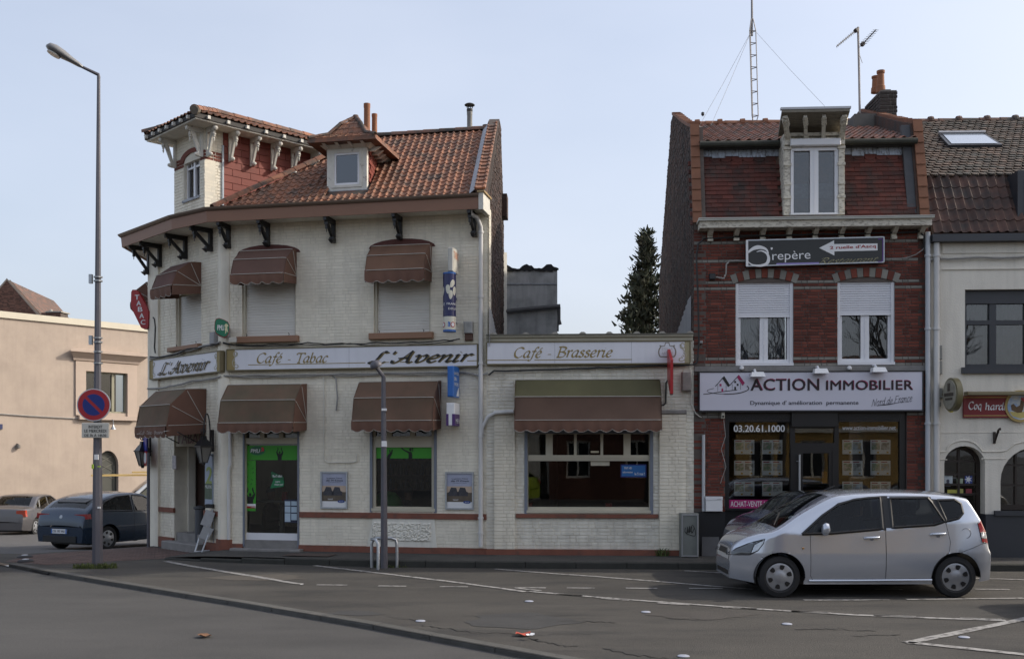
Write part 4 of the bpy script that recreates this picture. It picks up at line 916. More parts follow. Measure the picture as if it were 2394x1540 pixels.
mb = MB();mb.box(FM,u0+.045,u1-.045,vp,vg0,-.12,-.05);mb.build('kick_panel',PVC,door1)
mb = MB();mb.box(FM,u0+.02,u1-.02,vs-.02,vp,-.2,-.01);mb.build('threshold',STONE,door1);mb = MB();mb.cbox(FM,FM.hit(548,1280)[0],FM.hit(711,1280)[0],.02,vs-.02,-.1,.22,.015);mb.build('doorstep',STONE,door1)
# green window film on the door: top band, side strip, leaping crowd
GREEN = mat('green_window_film',(.042,.30,.016),.5,.06,1.2);GREEND = mat('dark_green_film',(.006,.10,.035),.4,.08,2);SIL = mat('black_silhouette',(.008,.012,.008),.6,0,3)
wf = -.086
g = FM.rect(572,1041,696,1075,wf);mb = MB();mb.box(FM,g[0],g[1],g[2],g[3],wf-.002,wf);mb.box(FM,g[0],FM.hit(598,1100,wf)[0],FM.hit(600,1194,wf)[1],g[2]-.008,wf-.002,wf);flm = mb.build('green_film',GREEN,door1)
c = FM.hit(602,1053,wf);mb = MB();mb.disc(FM,c[0],c[1],.095,wf+.001,wf+.003,28,.17);mb.build('round_badge',mat('badge_rim',(.02,.20,.05),.5,.05,3),door1);mb = MB();mb.disc(FM,c[0],c[1],.08,wf+.004,wf+.006,28,.15);mb.build('round_badge',GREEND,door1)
text(door1,'PMU',FM,FM.rect(586,1058,608,1049,wf+.006),wf+.006,WHT,'badge_lettering',.2,.01)
mb = MB();cc = FM.hit(612,1050,wf);mb.prism(FM,[(cc[0]-.03,cc[1]-.05),(cc[0]+.01,cc[1]-.01),(cc[0]-.01,cc[1]+.03),(cc[0]+.02,cc[1]+.05),(cc[0]+.05,cc[1]+.02),(cc[0]+.05,cc[1]-.04),(cc[0]+.02,cc[1]-.03)],wf+.007,wf+.009);mb.build('badge_mark',mat('badge_red',(.5,.03,.03),.5,0,3),door1)
def reveller(fr,px,py,h,w,par_,seed=1,name='silhouette'):
 u,v = fr.hit(px,py,w);s_ = h;mb = MB()
 body = [(-.16,0),(.16,0),(.17,.28),(.24,.42),(.30,.62),(.16,.88),(.20,1.0),(.12,.98),(.10,.86),(.20,.64),(.12,.52),(.06,.50),(-.06,.50),(-.12,.52),(-.20,.64),(-.10,.86),(-.14,.98),(-.20,1.0),(-.16,.88),(-.30,.62),(-.24,.42),(-.17,.28)]
 mb.prism(fr,[(u+a*s_,v+b*s_) for a,b in body],w,w+.002);mb.disc(fr,u,v+.60*s_,.09*s_,w+.0025,w+.004,14,.075*s_);mb.build(name,SIL,par_)
reveller(FM,654,1075,.25,wf+.001,door1);reveller(FM,585,1181,.36,wf+.001,door1)
rn = random.Random(8);mb = MB()
for k in range(12):
 u,v = FM.hit(579+(k % 2)*12+rn.uniform(-2,2),1086+k*6.6,wf);t = rn.uniform(0,6.28);q = [(u+.03*math.cos(t+a),v+.03*math.sin(t+a)) for a in (0,1.0,2.0)];q2 = [(u+.018*math.cos(t+a),v+.018*math.sin(t+a)) for a in (2.0,1.0,0)];mb.prism(FM,q+q2,wf+.001,wf+.003)
mb.build('film_mark',SIL,door1)
mb = MB();mb.box(FM,*FM.rect(573,1187,598,1177,wf),wf+.001,wf+.004);mb.build('sticker',WHT,door1);mb = MB();mb.box(FM,*FM.rect(574,1187,597,1182.5,wf),wf+.0045,wf+.006);mb.build('sticker_stripe',RED,door1);text(door1,'LIVE',FM,FM.rect(587,1186,596,1183,wf+.006),wf+.007,WHT,'sticker_lettering',0,.01)
# hanging two-part green card
q = [FM.hit(*p,wf) for p in ((634,1101),(662,1113),(664,1122),(634,1117))];mb = MB();mb.prism(FM,q,wf+.001,wf+.005);cdd = mb.build('hanging_card',GREEND,door1)
q = [FM.hit(*p,wf) for p in ((640,1118),(665,1123),(663,1137),(632,1141))];mb = MB();mb.prism(FM,q,wf+.001,wf+.005);mb.build('hanging_card',mat('mid_green_card',(.01,.17,.06),.5,.05,3),door1)
text(door1,"Plus d'1 million?",FM,FM.rect(638,1115,660,1109,wf),wf+.006,WHT,'card_lettering',0,.01);text(door1,"à gagner,",FM,FM.rect(644,1128,656,1123,wf),wf+.006,WHT,'card_lettering',0,.01);text(door1,"chaque jour!",FM,FM.rect(642,1135,662,1129.5,wf),wf+.006,WHT,'card_lettering',0,.01)
BLUEW = mat('pale_notice',(.42,.52,.60),.6,.1,6)
mb = MB();mb.box(FM,*FM.rect(665,1221,694,1167,wf),wf-.003,wf-.001);mb.build('notice_board',mat('navy_board',(.015,.02,.05),.5,.05,3),door1)
for i,(a,b,c_,d_) in enumerate([(666,1181,679,1171),(681,1181,694,1171),(666,1197,679,1183),(681,1197,694,1184),(666,1219,679,1199),(681,1215,694,1200)]):
 mb = MB();mb.box(FM,*FM.rect(a,b,c_,d_,wf),wf,wf+.003);mb.build('notice',BLUEW,door1)
# window with green film
FW = CREAMF;u0,u1,v0,v1 = w2;gg = FM.rect(879,1183,1010,1045,-.06);vm0,vm1 = FM.hit(940,1043)[1],FM.hit(940,1022)[1];vt = FM.hit(940,1019)[1]
mb = MB();mb.box(FM,u0,gg[0],v0,v1,-.13,-.035);mb.box(FM,gg[1],u1,v0,v1,-.13,-.035);mb.box(FM,gg[0],gg[1],v0,gg[2],-.13,-.03);mb.box(FM,gg[0],gg[1],gg[3],vt,-.13,-.03);mb.box(FM,gg[0]-.05,gg[1]+.05,vm1-.02,vm1,-.1,-.012)
mb.box(FM,u0+.03,u1-.03,v0-.0,v0+.06,-.1,.02)
for px in (908,963): uu = FM.hit(px,1010)[0];mb.box(FM,uu-.05,uu+.05,vt,v1,-.12,-.04)
win2 = mb.build('window',FW,wallm)
mb = MB();mb.box(FM,u0-.0,u0+.05,v0-.02,v1,-.018,.014);mb.box(FM,u1-.05,u1+.0,v0-.02,v1,-.018,.014);mb.build('shutter_guide',mat('grey_guide',(.17,.19,.23),.45,.1,4),win2)
mb = MB();mb.box(FM,gg[0],gg[1],gg[2],gg[3],-.085,-.079);mb.build('pane',GLS,win2);mb = MB();mb.box(FM,gg[0],gg[1],vt,v1,-.085,-.079);mb.build('transom_pane',GLS,win2)
wf2 = -.074;g = FM.rect(880,1071,1009,1045,wf2);mb = MB();mb.box(FM,g[0],g[1],g[2],g[3],wf2-.002,wf2);mb.build('green_film',GREEN,win2)
u,v = FM.hit(959,1071,wf2);mb = MB();s_ = .21
mb.prism(FM,[(u+a*s_,v+b*s_) for a,b in [(-.16,0),(.20,0),(.20,.35),(.12,.60),(-.10,.62),(-.55,.80),(-.80,1.0),(-.88,.92),(-.60,.70),(-.15,.45)]],wf2+.001,wf2+.003);mb.disc(FM,u+.02*s_,v+.80*s_,.15*s_,wf2+.0035,wf2+.005,14,.12*s_);mb.prism(FM,[(u+a*s_,v+b*s_) for a,b in [(.1,.95),(.3,.95),(.28,.6),(.22,.62),(.2,.85)]],wf2+.0055,wf2+.007);mb.build('silhouette',SIL,win2)
u,v = FM.hit(916,1071,wf2);mb = MB();mb.prism(FM,[(u+a*s_,v+b*s_) for a,b in [(-.5,0),(-.2,0),(.05,.45),(.1,.8),(.0,.8),(-.1,.5),(-.15,.75),(-.25,.8),(-.2,.45),(-.4,.3)]],wf2+.001,wf2+.003);mb.build('silhouette',SIL,win2)
# corner entrance: recess, tan frame, dark door, steps, fascia with TABAC
DK = mat('dark_wood_door',(.030,.014,.009),.5,.2,2,stretch=(6,6,.5));u0,u1,v1 = d3[0],d3[1],FC.hit(440,1043)[1];vf = FC.hit(455,1249)[1]
mb = MB();mb.box(FC,u0+.0,u1-.0,v1,d3[3],-.32,-.03);lint = mb.build('door_fascia',mat('tan_fascia',(.30,.25,.17),.6,.1,3),wallc)
text(lint,'TABAC',FC,FC.rect(413,1037,478,1010,-.03),-.028,mat('dark_red_letter',(.10,.012,.012),.5,.1,4),'lettering',0,.02)
mb = MB();mb.box(FC,u0-.02,u0+.0,.1,v1,-1.0,-.30);mb.box(FC,u1,u1+.02,.1,v1,-1.0,-.30);mb.box(FC,u0+.0,u0+.06,vf,v1,-.45,-.30);mb.build('door_reveal',WHITEP,wallc)
ud = FC.hit(424,1150,-.5)[0]
mb = MB();mb.box(FC,u0-.1,ud+.14,vf,v1+.1,-.56,-.48);mb.box(FC,u1-.12,u1+.05,vf,v1+.1,-.56,-.48);dfr = mb.build('door',CREAMF,wallc)
mb = MB();mb.box(FC,ud+.14,u1-.12,vf+.12,v1+.1,-.56,-.50)
for uu in (ud+.32,ud+.52,ud+.72): mb.box(FC,uu-.012,uu+.012,vf+.2,v1,-.50,-.49)
mb.build('door_leaf',DK,dfr);mb = MB();mb.box(FC,ud+.16,ud+.7,vf,vf+.12,-.55,-.49);mb.build('door_kick',PVC,dfr)
mb = MB();mb.box(FC,u0-.02,u1+.02,.17,vf,-.6,-.05);mb.build('upper_step',STONE,wallc);mb = MB();mb.cbox(FC,u0-.15,u1+.05,-.02,.17,-.3,.22,.02);mb.build('lower_step',STONE,wallc)
# ================================================================ ANNEX (single storey)
UA0,UA1 = BX+.0,FB.hit(1622,1000)[0];UA0 = FB.hit(1137,1000)[0]
annex = thing('single_storey_annex',FB.p(2,0,-2),'low white brick annex between the cafe and the brick house','building')
ZA = FB.hit(1400,797)[1]
w4 = FB.rect(1226,995,1527,1199)
mb = MB();holed(mb,FB,UA0,UA1,-.1,ZA,-.28,-.008,[w4]);wa = mb.build('wall',WHITEJ,annex)
PLa = FB.hit(1400,1284)[1];ba0,ba1 = FB.hit(1380,1210)[1],FB.hit(1380,1201)[1]
pier = [(FB.hit(1156,1000)[0],FB.hit(1204,1000)[0]),(FB.hit(1541,1000)[0],FB.hit(1603,1000)[0])];vpier = FB.hit(1400,968)[1]
bricks(wa,FB,(UA0,UA1,PLa,ZA),[w4]+[(a,b,0,vpier) for a,b in pier]+[(pier[0][1],pier[1][0],ba0,ba1)],.066,.235,.010,-.008,.010,mat('rough_white_brick',(.76,.725,.63),.75,.10,1.3,col2=(.58,.54,.46),t2=.60,sharp=.3,isl=.07,bump=.35,bscale=40,streak=.2),200,seed=61,jit=.004)
for i,(a,b) in enumerate(pier):
 mb = MB();mb.box(FB,a,b,PLa,vpier,-.01,.05);pr_ = mb.build('brick_pier',WHITEJ,annex)
 bricks(pr_,FB,(a,b,PLa,vpier),[],.066,.235,.010,.05,.010,WHITEBR,120,seed=62+i)
 mb = MB();mb.cbox(FB,a-.02,b+.01,vpier,vpier+.075,-.01,.09,.012);mb.build('pier_cap',STONE if i else WHITEP,pr_)
mb = MB();mb.box(FB,UA0,UA1,-.05,PLa,-.02,.065);mb.build('plinth',REDBAND,annex)
mb = MB();mb.box(FB,pier[0][1]+.02,pier[1][0]-.02,ba0,ba1,-.02,.045);mb.box(FB,FB.hit(1605,1200)[0],UA1-.01,ba0,ba1,-.02,.03);mb.build('sill_band',REDBAND,annex)
zc0 = FB.hit(1400,797)[1]
mb = MB();mb.box(FB,UA0,UA1-.02,zc0,zc0+.07,-.3,.05);mb.box(FB,UA0-.0,UA1-.02,zc0+.07,zc0+.10,-.3,.10);mb.build('parapet_moulding',mat('cream_moulding',(.45,.42,.33),.7,.12,3),annex)
mb = MB();mb.box(FB,UA0,UA1-.02,zc0+.10,zc0+.125,-.35,.12);cop = mb.build('parapet_coping',mat('mossy_coping',(.13,.125,.10),.9,.3,8),annex)
for px in (1155,1230,1298,1362,1424,1488,1547,1612):
 u = FB.hit(px,785)[0];mb = MB();mb.hexa([FB.p(u+a,zc0+z,w) for z,s_ in ((.125,1),(.16,.4)) for a,w in ((-.07*s_,-.15),(.07*s_,-.15),(.07*s_,.11),(-.07*s_,.11))]);mb.build('coping_joint',mat('pale_mortar_lump',(.33,.31,.27),.9,.2,9),cop)
mb = MB();mb.hexa([FB.p(u,z,w) for z0_,z1_ in ((0,.02),) for z in (zc0+.03,zc0+.05) for u,w in ((UA0,-.3),(UA1,-.3),(UA1,-6),(UA0,-6))]);mb.build('flat_roof',mat('roof_felt',(.06,.06,.06),.95,.2,3),annex)
# wide window
u0,u1,v0,v1 = w4;gr = FB.rect(1235,1184,1517,1077,-.06);ft = FB.hit(1400,1068)[1];fb_ = FB.hit(1400,1058)[1]
mb = MB();mb.box(FB,u0+.05,gr[0],v0,v1,-.13,-.03);mb.box(FB,gr[1],u1-.05,v0,v1,-.13,-.03);mb.box(FB,gr[0],gr[1],v0,gr[2],-.13,-.03);mb.box(FB,gr[0],gr[1],gr[3],gr[3]+.11,-.13,-.03);mb.box(FB,u0+.06,u1-.06,gr[3]+.045,gr[3]+.065,-.1,-.012)
mb.box(FB,u0+.04,u1-.04,v0,v0+.05,-.1,.03)
vt = gr[3]+.11
for px,h_ in ((1281,.065),(1342,.025),(1404,.025),(1463,.065)): uu = FB.hit(px+3,1030,-.05)[0];mb.box(FB,uu-h_,uu+h_,vt,v1,-.12,-.035)
mb.box(FB,u0+.05,u1-.05,FB.hit(1400,1014)[1],v1,-.14,-.02)
win4 = mb.build('window',CREAMF,wa)
mb = MB();mb.box(FB,u0,u0+.06,v0-.02,v1,-.03,.016);mb.box(FB,u1-.06,u1,v0-.02,v1,-.03,.016);mb.box(FB,u0+.06,u1-.06,FB.hit(1400,1013)[1],v1,-.015,.0);mb.build('shutter_guide',mat('grey_guide',(.17,.19,.23),.45,.1,4),win4)
mb = MB();mb.box(FB,gr[0],gr[1],gr[2],gr[3],-.085,-.079);mb.build('pane',GLS,win4);mb = MB();mb.box(FB,gr[0],gr[1],vt,v1,-.085,-.079);mb.build('transom_pane',GLS,win4)
# room behind
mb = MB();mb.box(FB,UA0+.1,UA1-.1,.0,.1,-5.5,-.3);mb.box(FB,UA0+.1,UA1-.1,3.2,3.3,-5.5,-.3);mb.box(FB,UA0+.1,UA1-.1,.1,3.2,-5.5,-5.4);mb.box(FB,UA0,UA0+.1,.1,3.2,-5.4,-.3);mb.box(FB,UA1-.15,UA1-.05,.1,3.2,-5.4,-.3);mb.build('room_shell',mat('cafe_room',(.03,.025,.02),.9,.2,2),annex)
# blue poster and small notices in the wide window
BLUEP = mat('blue_notice',(.02,.13,.36),.4,.12,3);q = FB.rect(1451,1115,1511,1085,-.078)
mb = MB();mb.box(FB,*q,-.078,-.073);ps = mb.build('blue_notice',mat('navy_rim',(.01,.02,.14),.4,.05,3),win4);mb = MB();mb.box(FB,q[0]+.02,q[1]-.02,q[2]+.02,q[3]-.02,-.072,-.07);mb.build('notice_face',BLUEP,win4)
text(win4,'TNT HD',FB,FB.rect(1459,1096,1477,1091,-.07),-.069,WHT,'notice_lettering',0,.01);text(win4,'le 5 mai !',FB,FB.rect(1484,1110,1507,1104,-.07),-.069,WHT,'notice_lettering',0,.01);text(win4,'information',FB,FB.rect(1456,1105,1479,1101,-.07),-.069,WHT,'notice_lettering',0,.01)
mb = MB();mb.box(FB,*FB.rect(1381,1088,1425,1076,-.078),-.078,-.074);mb.build('paper_menu',mat('cream_paper',(.50,.46,.36),.7,.12,9),win4)
mb = MB();mb.box(FB,*FB.rect(1381,1058,1400,1053.5,-.078),-.078,-.074);mb.build('paper_strip',mat('lit_paper',(.65,.58,.42),.7,.1,9),win4)
for i,px in enumerate((1238,1423)):
 mb = MB();a = FB.hit(px,1183,-.25)[0];mb.cbox(FB,a-.06,a+.06,gr[2]-.02,gr[2]+.065,-.3,-.18,.01);tag(mb.build('red_box',RED),['small red box on the sill at left of the wide window','small red box on the sill near middle of the wide window'][i],'box','red boxes on cafe sills')
# grey corrugated cheeks against the two party walls above the annex roof
CORR = mat('grey_corrugated_sheet',(.26,.27,.29),.6,.15,4)
def corr(fr,tri,sgn,label):
 (a0,b0),(a1,b1),(a2,b2) = tri;mb = MB();n = 14
 for k in range(n):
  t0,t1 = k/n,(k+.92)/n
  A0 = (a0+(a2-a0)*t0,b0+(b2-b0)*t0);A1 = (a0+(a2-a0)*t1,b0+(b2-b0)*t1);B0 = (a1+(a2-a1)*t0,b1+(b2-b1)*t0);B1 = (a1+(a2-a1)*t1,b1+(b2-b1)*t1)
  mb.faces([fr.p(*A0,sgn*.02),fr.p(*A1,sgn*.055),fr.p(*B1,sgn*.055),fr.p(*B0,sgn*.02)],[(0,1,2,3)])
 me = mb.mesh('corrugated_sheet');me.materials.append(CORR);tag(link('corrugated_sheet',me),label,'roof sheet')
corr(FG,[FG.hit(1141,718),(FG.hit(1141,760)[0],zc0-.1),(FG.hit(1166,785)[0],zc0+.0)],1,'grey corrugated sheet against the dark cafe gable')
# ================================================================ AWNINGS
def awning(fr,uL,uR,vp,hoops,val,label,front_m,side_m,name='awning',panel_mats=None,wave=.035,n=18,vsag=.012):
 """basket awning: hoops are (w, v) of each front bar from the top one down; cloth between, scalloped valance"""
 t = thing(name,fr.p((uL+uR)/2,vp,0),label,'awning','brown basket awnings of the cafe')
 H = [(0.0,hoops[0][1]+.02)]+list(hoops);rn = random.Random(int(abs(uL)*100)+int(vp*10));mb = MB();c = .05
 for i,((wa_,va),(wb,vb_)) in enumerate(zip(H,H[1:])):
  ny = 4;g = []
  for j in range(ny+1):
   for k in range(n+1):
    s_ = j/ny;u = uL+(uR-uL)*k/n;w = wa_+(wb-wa_)*s_;v = va+(vb_-va)*s_;sg = -vsag*math.sin(math.pi*s_)*(1+.5*math.sin(u*7+i));
    e_ = min(k,n-k)/n;cut = c*max(0,1-e_*n*.8) if wb > .1 else 0
    g.append(fr.p(u,v+sg*.4,max(w+sg-cut*.5,.004)))
  mb.cur = i if panel_mats else 0
  mb.faces(g,[(j*(n+1)+k,j*(n+1)+k+1,(j+1)*(n+1)+k+1,(j+1)*(n+1)+k) for j in range(ny) for k in range(n)])
 mb.build('canopy_cloth',panel_mats or front_m,t,60)
 for uE in (uL,uR):
  mb = MB();P = fr.p(uE,vp,.01)
  for (wa_,va),(wb,vb_) in zip(H,H[1:]): mb.poly([P,fr.p(uE,va,max(wa_-c*.4,.006)),fr.p(uE,vb_,max(wb-c*.4,.006))])
  mb.poly([P,fr.p(uE,H[-1][1],H[-1][0]-c*.4),fr.p(uE,H[-1][1]-val*.9,H[-1][0]-c*.4),fr.p(uE,vp-val*.75,.02)])
  me = mb.mesh('side_cloth');me.materials.append(side_m);link('side_cloth',me,t)
 for w,v in hoops:
  mb = MB();mb.tube([fr.p(uL-.004,vp,.015),fr.p(uL-.004,v-.0+(vp-v)*.12,w*.88),fr.p(uL+.015,v,w-.012),fr.p(uL+.06,v,w+.007),fr.p(uR-.06,v,w+.007),fr.p(uR-.015,v,w-.012),fr.p(uR+.004,v+(vp-v)*.12,w*.88),fr.p(uR+.004,vp,.015)],.007,6);mb.build('piping',PIPING,t)
 w,v = H[-1];mb = MB();N = max(24,int((uR-uL)/.04));sc = max(4,round((uR-uL)/.22));g = []
 for k in range(N+1):
  s_ = k/N;u = uL+(uR-uL)*s_;dr_ = val-.05*(1-abs(math.sin(math.pi*s_*sc)))+rn.uniform(-.004,.004);rip = .015*math.sin(s_*sc*math.pi*2+.6)
  g += [fr.p(u,v,w),fr.p(u,v-dr_*.5,w+.005+rip*.4),fr.p(u,v-dr_,w-.01+rip)]
 mb.faces(g,[(k*3+j,k*3+j+1,(k+1)*3+j+1,(k+1)*3+j) for k in range(N) for j in range(2)]);me = mb.mesh('valance');me.materials.append(CLOTHR);me.polygons.foreach_set('use_smooth',[True]*len(me.polygons));link('valance',me,t)
 mb = MB();mb.tube([Vector(g[k*3+2]) for k in range(N+1)],.0045,4);mb.build('valance_hem',PIPING,t)
 return t
def aw(fr,piv,bars,left,val,label,fm=CLOTH,sm=CLOTHR,pm=None,**k):
 """bars: (px,py,w) of the right end of each front bar"""
 uR,vp = fr.hit(piv[0],piv[1]);hoops = [(w,fr.hit(x,y,w)[1]) for x,y,w in bars];uL = fr.hit(left[0],left[1],bars[-1][2])[0]
 return awning(fr,uL,uR,vp,hoops,val,label,fm,sm,panel_mats=pm,**k)
aw(FM,(694,646),((677,582,.2),(667,602,.50),(667,637,.62)),(537,641),.20,'faded brown awning with bird droppings over the left upper window',mat('dull_brown_cloth',(.115,.062,.046),.85,.2,1.4,bump=.15,bscale=120))
aw(FM,(1010,637),((1003,570,.15),(994,592,.42),(990,627,.52)),(852,631),.24,'rust brown awning sagging over the right upper window',mat('rust_brown_cloth',(.155,.082,.050),.85,.25,1.6,bump=.15,bscale=120))
aw(FC,(471,668),((446,611,.25),(421,630,.55),(412,662,.66)),(351,678),.22,'dark brown awning over the upper window of the corner',mat('dark_brown_cloth',(.10,.048,.037),.85,.2,1.4,bump=.15,bscale=120))
ac = aw(FC,(483,991),((438,908,.45),(407,944,.80),(399,994,.88)),(315,1000),.24,'large brown awning with white lettering over the corner entrance',CLOTH)
aw(FM,(718,987),((697,897,.28),(686,934,.58),(684,987,.68)),(508,987),.20,'olive brown awning over the glazed side door',CLOTH)
aw(FM,(1032,982),((1018,890,.22),(1012,928,.52),(1008,982,.62)),(821,982),.21,'brown awning over the window behind the small lamp post',mat('warm_brown_cloth',(.14,.078,.05),.85,.2,1.2,col2=(.10,.068,.042),t2=.55,sharp=.4,bump=.15,bscale=120))
aw(FB,(1541,981),((1534,886,.25),(1538,926,.52),(1540,981,.62)),(1202,981),.22,'very wide awning, mossy green above and brown below, on the annex',CLOTH,CLOTHR,[CLOTHG,CLOTHG,mat('deep_brown_cloth',(.11,.065,.045),.85,.2,1.2,bump=.15,bscale=120)],n=40,vsag=.02)
# lettering on the entrance valance
ul,ur,vl,vr = FC.hit(329,1013,.89),FC.hit(382,1009,.89),FC.hit(355,1017,.89)[1],FC.hit(355,1006,.89)[1]
pen(ac,'Café - Tabac - Brasserie',FC,(ul[0],ur[0],vl,vr),.90,mat('chalk_letter',(.45,.42,.38),.8,.1,9),nib=.10,thin=.05)
mb = MB();ribbon(FC,[FC.hit(320,1014,.9),FC.hit(328,1013,.9)],.012,.903,mb);ribbon(FC,[FC.hit(383,1008,.9),FC.hit(397,1006,.9)],[.02,.002],.903,mb);me = mb.mesh('lettering_dash');me.materials.append(PIPING);link('lettering_dash',me,ac)
for px in (385,432):
 mb = MB();a = FC.p(FC.hit(px+35,1030)[0],FC.hit(px+35,1036)[1],.02);mb.tube([a,FC.p(FC.hit(px,1008,.6)[0],FC.hit(px,1010,.6)[1],.75)],.012,6);mb.build('support_arm',BLACKM,ac)
# second awning of the side street, only its end shows past the corner
FL = Fr(C0.x-.02,C0.y+3.4,.02,-1)     # left street front: u runs towards the camera
def side_aw(v,label,sc_=1.0):
 awning(FL,1.7,3.2,v,[(.22*sc_,v+.42*sc_),(.45*sc_,v+.24*sc_),(.55*sc_,v-.02)],.2,label,CLOTH,CLOTHR)
side_aw(C0.z+FC.hit(352,700)[1]-.0,'brown awning round the corner, only its end visible upstairs',1.0)
# ================================================================ CAFE SIGNS
def board(fr,box,w0,w1,label,trim=GOLD,name='signboard',m=SIGNW):
 t = thing(name,fr.p((box[0]+box[1])/2,box[2],0),label,'sign')
 mb = MB();mb.box(fr,*box,w0,w1);mb.build('panel',m,t);f_ = .02
 mb = MB();mb.box(fr,box[0]-.01,box[1]+.01,box[2]-.025,box[2],w0,w1+.012);mb.box(fr,box[0]-.01,box[1]+.01,box[3],box[3]+.018,w0,w1+.012);mb.box(fr,box[0]-.02,box[0],box[2],box[3],w0,w1+.01);mb.box(fr,box[1],box[1]+.02,box[2],box[3],w0,w1+.01);mb.build('frame',mat('olive_frame',(.14,.115,.055),.5,.08,3),t);return t
def scroll(t,fr,u,v0,v1,w,flip=1):
 h = v1-v0;mb = MB();ribbon(fr,[(u+flip*x*h,v0+y*h) for x,y in cr([(.30,.82),(.20,.95),(.08,.85),(.14,.70),(.28,.72),(.30,.88),(.14,.60),(.02,.38),(.10,.12),(.30,.06),(.36,.16),(.28,.22)],6)],.018,w,mb)
 for a,b in ((.06,.42),(.10,.30),(.16,.22)): mb.poly([fr.p(u+flip*q*h,v0+p*h,w) for q,p in ((a,b),(a+.10,b+.10),(a+.07,b-.03))])
 me = mb.mesh('scroll_ornament');me.materials.append(mat('pale_gold_scroll',(.38,.35,.26),.5,.08,4));link('scroll_ornament',me,t)
sw = .10
b1 = (FM.hit(531,840,sw)[0],FM.hit(1115,840,sw)[0],FM.hit(820,859.5,sw)[1],FM.hit(820,811.5,sw)[1])
t = board(FM,b1,.0,sw,'long white signboard lettered Café - Tabac and L\'Avenir');h = b1[3]-b1[2]
mb = MB();mb.box(FM,b1[0],FM.hit(549,840,sw)[0],b1[2],b1[3],sw,sw+.002);mb.build('gold_end',GOLD,t);scroll(t,FM,FM.hit(543,840,sw)[0],b1[2]+.02,b1[3]-.02,sw+.005)
def R_(fr,x0,y0,x1,y1,w): a = fr.hit(x0,y0,w);b = fr.hit(x1,y1,w);return (a[0],b[0],a[1],b[1])
sx = lambda zx: (880+zx/2.347)/1.6558
sy = lambda zy: (1320+zy/2.347)/1.6558
pen(t,'Café',FM,R_(FM,sx(266),sy(230),sx(512),sy(98),sw),sw,GOLD,nib=.135,thin=.045,shear=.2);pen(t,'-',FM,R_(FM,sx(545),sy(176),sx(580),sy(164),sw),sw,GOLD,thin=.06)
pen(t,'Tabac',FM,R_(FM,sx(625),sy(203),sx(920),sy(94),sw),sw,GOLD,nib=.135,thin=.045,shear=.2)
box = R_(FM,sx(1270),sy(206),sx(2245),sy(70),sw)
pen(t,"L'Avenir",FM,(box[0]+.012,box[1]+.012,box[2]-.012,box[3]-.012),sw,mat('gold_shadow',(.24,.18,.07),.5,.05,4),'letter_shadow',nib=.15,thin=.05,shear=.32,deltas=((0,0),(.01,-.004)))
pen(t,"L'Avenir",FM,box,sw+.004,BLKL,'lettering',nib=.13,thin=.03,shear=.32)
vl = (FM.hit(sx(650),sy(208),sw)[1]);mb = MB()
for a,b in ((190,395),(438,1255),(1420,1470),(1570,1620),(1970,1995),(2180,2275)): mb.box(FM,FM.hit(sx(a),850,sw)[0],FM.hit(sx(b),850,sw)[0],vl-.006,vl+.008,sw,sw+.003)
mb.build('underline',GOLD,t)
mb = MB();uu = FM.hit(sx(1106),840,sw)[0];mb.box(FM,uu-.003,uu+.003,b1[2],b1[3],sw,sw+.0015);mb.build('panel_joint',mat('joint_grey',(.35,.35,.37),.6,0,3),t)
# annex sign
b2 = (FB.hit(1139,820,sw)[0],FB.hit(1612,820,sw)[0],FB.hit(1380,849,sw)[1],FB.hit(1380,799.5,sw)[1])
t = board(FB,b2,.0,sw,'white annex signboard lettered Café - Brasserie with beer crest');sx2 = lambda zx: (1880+zx/2.85)/1.6558;sy2 = lambda zy: (1280+zy/2.85)/1.6558
pen(t,'Café',FB,R_(FB,sx2(310),sy2(336),sx2(640),sy2(174),sw),sw,GOLD,nib=.135,thin=.045,shear=.2);pen(t,'-',FB,R_(FB,sx2(678),sy2(268),sx2(730),sy2(254),sw),sw,GOLD,thin=.06)
pen(t,'Brasserie',FB,R_(FB,sx2(768),sy2(300),sx2(1405),sy2(166),sw),sw,GOLD,nib=.135,thin=.045,shear=.2)
vl = FB.hit(1380,sy2(319),sw)[1];mb = MB()
for a,b in ((0,480),(538,1615)): mb.box(FB,max(FB.hit(sx2(a),850,sw)[0],b2[0]),FB.hit(sx2(b),850,sw)[0],vl-.006,vl+.008,sw,sw+.003)
mb.build('underline',GOLD,t)
mb = MB();
for px in (sx2(763),sx2(1608)): uu = FB.hit(px,840,sw)[0];mb.box(FB,uu-.003,uu+.003,b2[2],b2[3],sw,sw+.0015)
mb.build('panel_joint',mat('joint_grey',(.35,.35,.37),.6,0,3),t)
mb = MB();mb.box(FB,FB.hit(sx2(2195),820,sw)[0],b2[1],b2[2],b2[3],sw,sw+.002);mb.build('gold_end',mat('pale_gold',(.33,.29,.17),.5,.05,3),t);scroll(t,FB,FB.hit(sx2(2215),820,sw)[0],b2[2]+.01,b2[3]-.01,sw+.005,-1)
